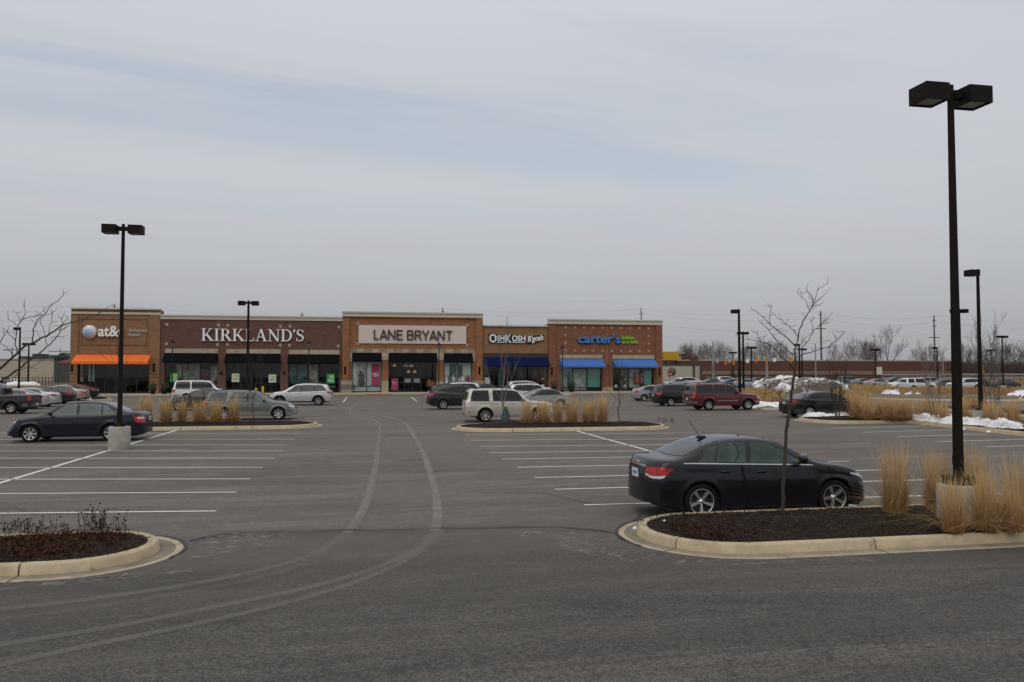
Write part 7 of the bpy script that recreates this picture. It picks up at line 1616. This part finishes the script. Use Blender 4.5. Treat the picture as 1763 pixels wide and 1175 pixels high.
snow([(1284, 676), (1330, 682), (1430, 683), (1462, 681), (1440, 669), (1380, 665), (1320, 665)], 1.15, 'large dirty snow heap pushed up behind the black sedan', m=DSNOW, seed=9, res=.38, name='snow_heap', fr=.42, cat='snow heap', rough=1.5)
snow([(1300, 671.5), (1340, 668), (1385, 667), (1370, 665.8), (1330, 667), (1296, 670)], 1.35, 'clean white crest on the left of the dirty snow heap', seed=10, res=.38, name='snow_crest', fr=.4, cat='snow', z=.5)
snow([(1412, 672), (1440, 677), (1464, 681), (1460, 677), (1435, 670), (1405, 668)], 1.1, 'clean white crest on the right of the dirty snow heap', seed=11, res=.38, name='snow_crest', fr=.4, cat='snow', z=.4)
snow([(1516, 684), (1552, 685), (1552, 681.5), (1520, 680)], .5, 'snow patch left of the short ones before the rusty grasses', seed=12, res=.25, z=.1); snow([(1558, 685), (1572, 685), (1572, 682.5), (1558, 682.5)], .35, 'small middle snow patch before the rusty grasses', seed=13, res=.22, z=.1)
snow([(1573, 684.5), (1590, 685), (1590, 682), (1573, 682)], .4, 'small right snow patch before the rusty grasses', seed=14, res=.22, z=.1); snow([(1733, 685.5), (1790, 685.5), (1790, 680), (1745, 681)], .5, 'snow patch at the right edge before the far grasses', seed=15, res=.25, z=.1)
snow([(8, 669), (66, 669), (70, 666), (30, 665), (8, 666)], .75, 'small snow heap behind the left row of cars', seed=16, res=.35, name='snow_heap', fr=.5, cat='snow heap')
snow([(1152, 741.2), (1112, 741.2), (1110, 740.4), (1150, 740.4)], .0, 'x', seed=17) if False else None
for i, (px, py, lab) in enumerate(((1094, 912, 'white lump of snow against the kerb nose of the right island'), (1144, 897, 'white scrap at the nose of the right mulch bed'))):
    g = G(px, py, .0 if i == 0 else .2); mb = MB(); mb.lathe([(.001, .055), (.04, .045), (.07, .02), (.075, -.01)], 10); 
    for k, v in enumerate(mb.v): s_ = 1 + .5 * mnoise.noise(Vector(v) * 20); mb.v[k] = (v[0] * s_ * .8, v[1] * s_ * .6, v[2] * s_)
    o = mb.build('snow_lump', SNOW, None, (g.x, g.y, 0.01 if i == 0 else .2)); o.scale = (.9, .9, .9) if i == 0 else (.4, .4, .4); tag(o, lab, 'snow', 'leftover snow')

# ------------------------------------------------------------------ shop-front furniture
def planter(px, label, seed, s=1.0, green=True, d=3.6):
    g = onY(px, 676, YB - d); r = thing('potted_shrub', label, 'planter', (g.x, YB - d, .148), 0, 'planters by the shop doors'); mb = MB(); mb.lathe([(.30 * s, 0), (.42 * s, .5 * s), (.50 * s, .9 * s), (.44 * s, .9 * s), (.40 * s, .8 * s), (.001, .8 * s)], 16); mb.build('pot', BLACK, r)
    rnd = random.Random(seed); mb = MB()
    for k in range(260):
        a = rnd.uniform(0, 2 * pi); el_ = rnd.uniform(.1, 1.4); l_ = s * rnd.uniform(.3, 1.0); c = Vector((cos(a) * cos(el_) * l_ * .8, sin(a) * cos(el_) * l_ * .8, .8 * s + sin(el_) * l_)); u = Vector((rnd.uniform(-1, 1), rnd.uniform(-1, 1), rnd.uniform(0, 1))).normalized() * .10; v = u.cross(Vector((rnd.uniform(-1, 1), 1, rnd.uniform(-1, 1)))).normalized() * .035; mb.add([c - u, c + v, c + u, c - v], [(0, 1, 2, 3)])
    mb.build('foliage', mat('shrub_leaf', (.045, .055, .022), .7) if green else STRAW2, r)
    return r
planter(283, 'dark potted shrub at the join of the orange-awning shop and the dark brick shop', 1, .8); planter(263, 'dark round planter below the right wall lamp of the orange-awning shop', 2, .75); planter(984, 'black pot with a bushy shrub under the left blue awning', 3, .85); planter(954, 'low planted tub left of the lantern by the blue-awning shop', 4, .8)
planter(742, 'tall dried plant in a pot at the door beside the crossover roof', 5, .9, False)
# bench before the orange brick shop
x0, x1 = onY(584, 670, YB - 2).x, onY(611, 670, YB - 2).x; r = thing('slatted_bench', 'dark slatted metal bench left of the orange brick shop window', 'bench', ((x0 + x1) / 2, YB - 2, .148)); w_ = (x1 - x0) / 2
BM = mat('bench_metal', (.05, .048, .045), .5)
for k in range(14): MB().box(-w_ + (2 * w_) * k / 14 + .01, -w_ + 2 * w_ * (k + .75) / 14, .19, .21, .45, .95).build('slat', BM, r)
for k in range(6): MB().box(-w_, w_, -.25 + k * .075, -.19 + k * .075, .43, .45).build('slat', BM, r)
MB().box(-w_, w_, .17, .23, .952, .99).build('top_rail', BM, r); MB().box(-w_, w_, .17, .23, .40, .425).build('lower_rail', BM, r)
for s in (-1, 1):
    MB().box(s * w_ - .025, s * w_ + .025, .18, .24, 0, .95).build('leg', BM, r); MB().box(s * w_ - .025, s * w_ + .025, -.27, -.22, 0, .43).build('leg', BM, r); MB().box(s * w_ - .024, s * w_ + .024, -.25, .17, .64, .67).build('armrest', BM, r)
# table with goods outside the dark brick shop
g = onY(570, 670, YB - 1.5); r = thing('display_table', 'small display table with green cloth outside the dark brick shop', 'table', (g.x, YB - 1.5, .148)); MB().box(-.55, .55, -.3, .3, .70, .76).build('table_top', GREEN, r)
for a in (-.5, .5):
    for b in (-.25, .25): MB().box(a - .02, a + .02, b - .02, b + .02, 0, .70).build('leg', BLACK, r)
for px, yt, lab in ((441, 668, 'left of the two yellow bollards before the dark brick shop'), (452.5, 665, 'right and taller of the two yellow bollards before the dark brick shop')):
    g = onY(px, 676, YB - 3.3); H_ = onY(px, yt, YB - 3.3).z - .148; mb = MB(); mb.lathe([(.13, 0), (.13, H_ - .08), (.09, H_ - .02), (.001, H_)], 14); o = mb.build('bollard', mat('bollard_yellow', (.55, .33, .01), .55), None, (g.x, YB - 3.3, .148)); tag(o, lab, 'bollard', 'yellow bollards')
# accessible-parking sign posts by the ramp
def signpost(px, py, H, kind, label, face, w_=.3, h_=.45, m=None, text=None):
    g = G(px, py); r = thing('sign_post', label, 'sign', (g.x, g.y, 0)); MB().tube([(0, 0, 0), (0, 0, H)], .035, 6).build('post', BRONZE, r)
    if kind == 'stop':
        mb = MB(); c = H - .38; mb.lathe([(.38, -.012), (.38, .012)], 8, axis='y', c=(0, -.05, c)); vs = [(.38 * cos(pi / 8 + k * pi / 4), -.064, c + .38 * sin(pi / 8 + k * pi / 4)) for k in range(8)]; mb = MB(); mb.add(vs + [(v[0], -.045, v[2]) for v in vs], [tuple(range(8)), tuple(range(15, 7, -1))] + [(k, (k + 1) % 8, (k + 1) % 8 + 8, k + 8) for k in range(8)])
        s_ = mb.build('sign_face', mat('stop_red', (.36, .01, .015), .5), r); fit_text('lettering', 'STOP', -.28, .28, c - .11, c + .11, -.068, WHITE, s_, .006)
    else: MB().box(-w_ / 2, w_ / 2, -.06, -.045, H - h_, H).build('sign_face', m or WHITE, r)
    return r
signpost(1153, 672.5, 2.7, 'stop', 'red stop sign between the blue-awning shop and the beige building', None)
signpost(1514, 664, 3.6, 'board', 'cream notice board on a post before the brick store', None, 1.2, 1.5, mat('notice_cream', (.55, .52, .42), .7))

# ------------------------------------------------------------------ far buildings
def block(name, label, x0, x1, yb, ytop, m, dep=18, roofm=ROOFM, cat='building', group=None):
    """x0..x1 columns, yb row of the foot, ytop row of the roof line; depth from the foot row"""
    Yq = G((x0 + x1) / 2, yb).y; A, B = onY(x0, yb, Yq).x, onY(x1, yb, Yq).x; H_ = onY((x0 + x1) / 2, ytop, Yq).z
    r = thing(name, label, cat, ((A + B) / 2, Yq, 0), 0, group); w_ = (B - A) / 2
    MB().box(-w_, w_, 0, dep, -.02, H_).build('wall', m, r); MB().box(-w_ - .1, w_ + .1, -.1, dep + .1, H_ + .003, H_ + .35).build('parapet', mat('coping', (.33, .30, .26), .8) if roofm is ROOFM else roofm, r)
    return r, w_, H_, (lambda px: onY(px, yb, Yq).x - (A + B) / 2), (lambda px, py: onY(px, py, Yq).z)
BEI = mat('beige_block', (.40, .36, .28), .9, noise=(.35, .5, (.33, .30, .23))); DKR = mat('dark_roof', (.05, .042, .04), .7)
r, w_, H_, fx, fz = block('beige_building', 'low beige building with a dark roof edge just right of the shops', 1128, 1206, 662.5, 630, BEI, 20, DKR)
for px in (1193, 1205): MB().box(fx(px), fx(px) + .35, -.3, -.01, 0, H_).build('downpipe', DKR, r)
mb = MB(); mb.lathe([(.001, -.05), (.9, -.05), (.9, .0)], 16, axis='y', c=(fx(1157), -.02, fz(1157, 640))); mb.build('round_vent', mat('vent_brown', (.13, .09, .07), .8), r)
Yq = G(1160, 656).y; c = onY(1156, 613.5, Yq); a, b = onY(1142, 613, Yq).x, onY(1171, 613, Yq).x; r = thing('yellow_sign_board', 'mustard yellow sign board above the beige building', 'sign board', (c.x, Yq, 0)); MB().box(a - c.x, b - c.x, 0, 2.2, onY(1156, 620.5, Yq).z, onY(1156, 605.8, Yq).z).build('board', mat('mustard', (.48, .27, .015), .7, noise=(.3, .4, (.38, .21, .012))), r)
MB().box(a - c.x, b - c.x, 0, 2.2, onY(1156, 623, Yq).z, onY(1156, 620.7, Yq).z).build('ledge', DKR, r)
for t in (.2, .8): MB().box((a + (b - a) * t) - c.x - .2, (a + (b - a) * t) - c.x + .2, .8, 1.3, 0, onY(1156, 623.2, Yq).z).build('support', DKR, r)
r, w_, H_, fx, fz = block('brick_store', 'long dark red brick store across the background on the right', 1186, 1652, 656, 622.3, BR_FAR, 60)
for ya, yb_ in ((640.3, 641.6), (643.6, 644.7)): MB().box(-w_ - .05, w_ + .05, -.25, -.01, fz(1420, yb_), fz(1420, ya)).build('stone_band', mat('far_band', (.40, .33, .25), .8), r)
MB().box(fx(1188), fx(1201), -.5, 6, H_ - 2, fz(1194, 614)).build('tower_block', BR_FAR, r)
for a, b in ((1202, 1215), (1380, 1397), (1512, 1530)): MB().box(fx(a), fx(b), 14, 24, H_ + .2, fz(a, 618)).build('rooftop_unit', mat('unit_pale', (.42, .38, .30), .8), r)
for k in range(9): MB().box(fx(1215 + k * 16), fx(1223 + k * 16), -.2, -.012, fz(1215, 650), fz(1215, 649)).build('wall_sign', MATS['far_band'], r) if k in (0, 2) else None
r, w_, H_, fx, fz = block('warehouse', 'long cream warehouse with a grey roof band behind the bare branches at the left', -60, 119, 657.5, 620.5, BEI, 30, mat('grey_fascia', (.19, .19, .20), .8))
for a, b, t in ((39, 55, 608.5), (15, 26, 613), (70, 88, 611)): MB().box(fx(a), fx(b), 6, 12, H_ + .36, fz(a, t)).build('rooftop_unit', DKR, r)
# gabled roof and red canopy beside the orange-awning shop
Yq = G(100, 659).y; c = onY(108, 610, Yq); r = thing('gabled_house', 'dark green gabled roof showing above the warehouse beside the shops', 'house', (c.x, Yq, 0)); rx = lambda p: onY(p, 610, Yq).x - c.x; rz_ = lambda p: onY(108, p, Yq).z
mb = MB(); v = [(rx(90), rz_(617)), (rx(108), rz_(607)), (rx(126), rz_(617))]; mb.add([(a, 0, b) for a, b in v] + [(a, 8, b) for a, b in v], [(0, 1, 2), (5, 4, 3), (0, 3, 4, 1), (1, 4, 5, 2)]); mb.build('roof', mat('roof_dark_green', (.02, .035, .03), .7), r)
MB().box(rx(92), rx(124), .5, 7.5, -.02, rz_(617.3)).build('wall', mat('house_dark', (.05, .06, .055), .8), r)
Yq = G(100, 664).y; c = onY(109, 640, Yq); r = thing('red_canopy', 'dark red canopy left of the orange-awning shop', 'canopy', (c.x, Yq, 0)); a, b = onY(98, 620, Yq).x - c.x, onY(126, 620, Yq).x - c.x; zz = lambda p: onY(108, p, Yq).z
mb = MB(); mb.add([(a, 0, zz(625)), (b, 0, zz(625)), (b, 3, zz(614)), (a + 2.4, 3, zz(614)), (b, 3, zz(625)), (a, 3, zz(625))], [(0, 1, 2, 3), (0, 3, 5), (1, 4, 2), (0, 5, 4, 1), (3, 2, 4, 5)]); mb.build('canopy_roof', mat('canopy_red', (.14, .012, .014), .7), r)
for x_ in (a + .2, b - .2): MB().box(x_ - .06, x_ + .06, .2, .32, 0, zz(625) - .01).build('post', DKR, r)

# ------------------------------------------------------------------ fences, guard rails and barriers
def fence(p0, p1, H, n, label, m, rails=(.3, .9), name='rail_fence', band=None):
    a, b = G(*p0), G(*p1); L_ = (b - a).length; an = atan2(b.y - a.y, b.x - a.x); r = thing(name, label, 'fence', a, an)
    for z in rails: MB().box(0, L_, -.04, .04, z * H - .04, z * H + (.04 if not band else band)).build('rail', m, r)
    for k in range(n + 1): MB().box(L_ * k / n - .06, L_ * k / n + .06, -.05, .05, 0, H).build('post', m, r)
fence((1520, 660), (1900, 657), 2.2, 22, 'pale barrier with posts along the embankment at the far right', mat('barrier_grey', (.28, .26, .24), .8), (.45, .85), 'guard_rail', .35)
fence((-30, 664.5), (118, 664.5), 1.6, 26, 'dark fence behind the left row of cars', DKR, (.2, .55, .95))

# ------------------------------------------------------------------ utility poles, wires, signals
POLE = mat('weathered_pole', (.10, .088, .078), .9); GALV = mat('galvanised', (.26, .27, .28), .6, .3)
def upole(px, yt, z, label, arms=((.0, 1.2),), rad=.22, m=POLE, braces=True):
    p = onD(px, 650, z); H_ = onD(px, yt, z).z; r = thing('utility_pole', label, 'utility pole', (p.x, p.y, 0), 0, 'utility poles'); MB().tube([(0, 0, 0), (0, 0, H_)], [rad, rad * .6], 8).build('pole', m, r)
    for dz, w_ in arms: MB().box(-w_, w_, -.09, .09, H_ - dz - .12, H_ - dz + .10).build('crossarm', m, r)
    return Vector((p.x, p.y, H_))
W1 = upole(1414.5, 536, 235, 'tall brown utility pole right of the thin tree', ((1.0, .6), (5.2, 1.6), (8, .5)), .34)
W2 = upole(1610, 543, 235, 'tall brown utility pole left of the nearest lamp pole', ((1.5, .7), (3.2, .7), (6.6, 1.8)), .30)
upole(1404.5, 592, 230, 'grey plain pole left of the tall brown utility pole', (), .24, GALV)
upole(1624, 603, 235, 'thin pale pole behind the nearest lamp pole', (), .18, GALV)
PT = [upole(195, 524, 300, 'pole tip showing above the left end of the roofline', ((1, .8),), .3), upole(519, 538.5, 300, 'short pole tip above the dark brick shop roofline', ((1, .8),), .3), upole(762, 530, 300, 'pole tip above the pale sign panel shop', ((1.5, .6),), .3), upole(1104.5, 531, 300, 'pole tip above the red brick end shop', ((2.2, .9),), .3)]
upole(103, 601, 260, 'far utility pole behind the branches near the left shop', ((.8, 3.5),), .22); upole(20, 598, 260, 'far utility pole at the left above the warehouse', ((.8, 2.5),), .22)
WIRE = mat('wire', (.10, .10, .105), .7)
r = thing('power_lines', 'thin power lines crossing the sky behind the shops', 'power lines', (0, 0, 0))
pts0 = [onD(-260, 516, 300)] + PT + [W1, W2, onD(2000, 552, 235)]
for k, (dz, dx) in enumerate(((.2, 0), (2.0, .5), (5.4, -.5), (9.5, 1.2), (12.5, 0))):
    P_ = []
    for a, b in zip(pts0[:-1], pts0[1:]):
        for i in range(8):
            t = i / 8; P_.append(a.lerp(b, t) + Vector((dx, 0, -dz - 4 * t * (1 - t) * 1.6)))
    P_.append(pts0[-1] + Vector((dx, 0, -dz))); MB().tube(P_, .02, 3, cap=False).build('wire', WIRE, r)
# signal masts
SIGY = mat('signal_yellow', (.62, .20, .01), .6); SIGB = mat('signal_back', (.32, .33, .34), .7)
def mast(px, yt, yarm, z, x2, heads, label):
    p = onD(px, 650, z); H_ = onD(px, yt, z).z; r = thing('signal_mast', label, 'traffic signal', (p.x, p.y, 0), -PHI, 'traffic signals on the road'); MB().tube([(0, 0, 0), (0, 0, H_)], [.30, .18], 10).build('mast', GALV, r)
    za = onD(px, yarm, z).z; sc = z / FPX
    MB().tube([(0, 0, za), ((x2 - px) * sc, 0, za + .3)], [.14, .07], 6).build('mast_arm', GALV, r)
    for hx, hy, kind in heads:
        x_ = (hx - px) * sc; z_ = onD(hx, hy, z).z
        if kind == 'y':
            h = MB().box(x_ - .24, x_ + .24, -.3, -.05, z_ - .62, z_ + .62).build('signal_head', SIGY, r)
            for q in range(3): mb = MB(); mb.lathe([(.13, -.36), (.15, -.301)], 8, axis='y', c=(x_, 0, z_ + .4 - .4 * q)); mb.build('visor', SIGY, h)
        else: MB().box(x_ - .33, x_ + .33, -.12, -.08, z_ - .42, z_ + .42).build('sign_plate', SIGB if kind == 'g' else WHITE, r)
mast(1228, 590, 619, 190, 1290, ((1235, 622, 'g'), (1249.5, 623.5, 'y'), (1256, 622, 'g'), (1263, 624, 'y'), (1287, 622, 'w')), 'pale grey signal mast with hanging signals right of the beige building')
mast(1320.5, 600, 619, 190, 1370, ((1293, 619, 'g'), (1302.5, 620, 'y'), (1319.5, 620.5, 'y'), (1316, 617, 'g'), (1333.5, 620, 'w'), (1361, 620.5, 'y')), 'second signal mast with bright orange signals left of the thin tree')
mast(1687, 622, 632, 190, 1694, ((1690, 634, 'y'), (1691.5, 640, 'y')), 'small far signal behind the single-head lamp post')

# ------------------------------------------------------------------ the wood in the background
ft = [tree_meshes(100 + i, 11, .22, 5, .45, .50, .16, .017, 3, FARB, (1, 2), .16, 8, .80) for i in range(4)]
rnd = random.Random(9)
named = [(1232, 600, 'bare tree directly behind the pale grey signal mast'), (1215, 603, 'bare tree right of the yellow sign board'), (1202, 606, 'bare tree behind the brick tower of the long store'), (1178, 607, 'bare tree just right of the yellow board top'), (1190, 602, 'bare tree between the yellow board and the store tower'), (1250, 606, 'low bare tree left of the single-head lamp post'),
         (1300, 600, 'bare tree above the hanging orange signals'), (1322, 602, 'bare tree behind the second signal mast'), (1343, 601, 'bare tree left of the thin near tree trunk'), (1475, 594, 'wide bare tree left of the largest one over the store'), (1494, 597, 'second bare tree left of the largest one over the store'), (1530, 582, 'largest bare tree, rising over the right part of the brick store'), (1458, 604, 'low bare tree at the left of the tree group over the store')]
for i, (px, yt, lab) in enumerate(named):
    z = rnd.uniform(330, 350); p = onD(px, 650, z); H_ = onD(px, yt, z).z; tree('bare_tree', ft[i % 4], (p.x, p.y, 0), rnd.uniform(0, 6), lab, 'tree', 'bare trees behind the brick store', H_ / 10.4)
for i in range(22):
    px = rnd.choice((rnd.uniform(1170, 1365), rnd.uniform(1425, 1640))); yt = rnd.uniform(600, 611); z = rnd.uniform(335, 395); p = onD(px, 650, z); H_ = onD(px, yt, z).z
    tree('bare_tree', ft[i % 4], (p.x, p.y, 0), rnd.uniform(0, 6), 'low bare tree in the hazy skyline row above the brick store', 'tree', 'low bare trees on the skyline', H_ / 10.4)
for i in range(14):
    px = 1660 + i * 13 + rnd.uniform(-3, 3); yt = rnd.choice((597, 600, 603, 606, 609)) + rnd.uniform(-2, 3); z = rnd.uniform(240, 262); p = onD(px, 650, z); H_ = onD(px, yt, z).z
    tree('bare_tree', ft[(i + 1) % 4], (p.x, p.y, 0), rnd.uniform(0, 6), 'bare brown tree in the dense wood beyond the right-hand lamp posts', 'tree', 'bare trees of the right-hand wood', H_ / 10.4, FARB2)
# undergrowth and the rest of the wood, one mass of fine twigs
def thicket(name, x0, x1, z0, z1, yt0, n, seed, m, w_=.05):
    rnd = random.Random(seed); vs = []; fs = []
    for k in range(n):
        px = rnd.uniform(x0, x1); z = rnd.uniform(z0, z1); p = onD(px, 650, z); p.z = 0; top = onD(px, yt0 + 5 * mnoise.noise(Vector((px * .06, z * .01, seed))), z).z; h = top * (1 - rnd.random() ** 1.6 * .75)
        b = p + Vector((0, 0, rnd.uniform(0, .55) * h)); l_ = rnd.uniform(.12, .4) * top; d = Vector((rnd.uniform(-.7, .7), rnd.uniform(-.4, .4), rnd.uniform(.5, 1))).normalized(); e = b + d * l_
        if e.z > top: e.z = top
        q = Vector((rnd.uniform(-1, 1), rnd.uniform(-.3, .3), rnd.uniform(-.4, .4))).normalized() * w_; o_ = len(vs); vs += [b - q, b + q, e]; fs.append((o_, o_ + 1, o_ + 2))
    me = D.meshes.new(name); me.from_pydata([tuple(v) for v in vs], [], fs); me.materials.append(m); o = ob(name, me); o['kind'] = 'stuff'
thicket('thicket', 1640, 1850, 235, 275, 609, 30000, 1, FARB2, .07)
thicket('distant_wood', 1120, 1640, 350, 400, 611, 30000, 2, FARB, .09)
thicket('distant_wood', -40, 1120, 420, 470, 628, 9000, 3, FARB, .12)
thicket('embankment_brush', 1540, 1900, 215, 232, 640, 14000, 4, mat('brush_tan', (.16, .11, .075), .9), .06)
g = G(1261, 660); mb = MB(); rnd = random.Random(3); 
for k in range(500):
    t = rnd.random(); a = rnd.uniform(0, 2 * pi); R_ = 1.5 * (1 - t); c = Vector((cos(a) * R_ * rnd.uniform(.5, 1), sin(a) * R_ * rnd.uniform(.5, 1), .3 + 3.2 * t)); d = Vector((cos(a), sin(a), -.25)) * .35; v = Vector((-sin(a), cos(a), 0)) * .09; mb.add([c - v, c + v, c + d], [(0, 1, 2)])
r = thing('small_conifer', 'small dark green conifer before the brick store', 'conifer', (g.x, g.y, 0)); mb.build('foliage', mat('conifer_green', (.012, .03, .016), .8), r); MB().tube([(0, 0, 0), (0, 0, 3.4)], [.1, .03], 6).build('trunk', BARK, r)
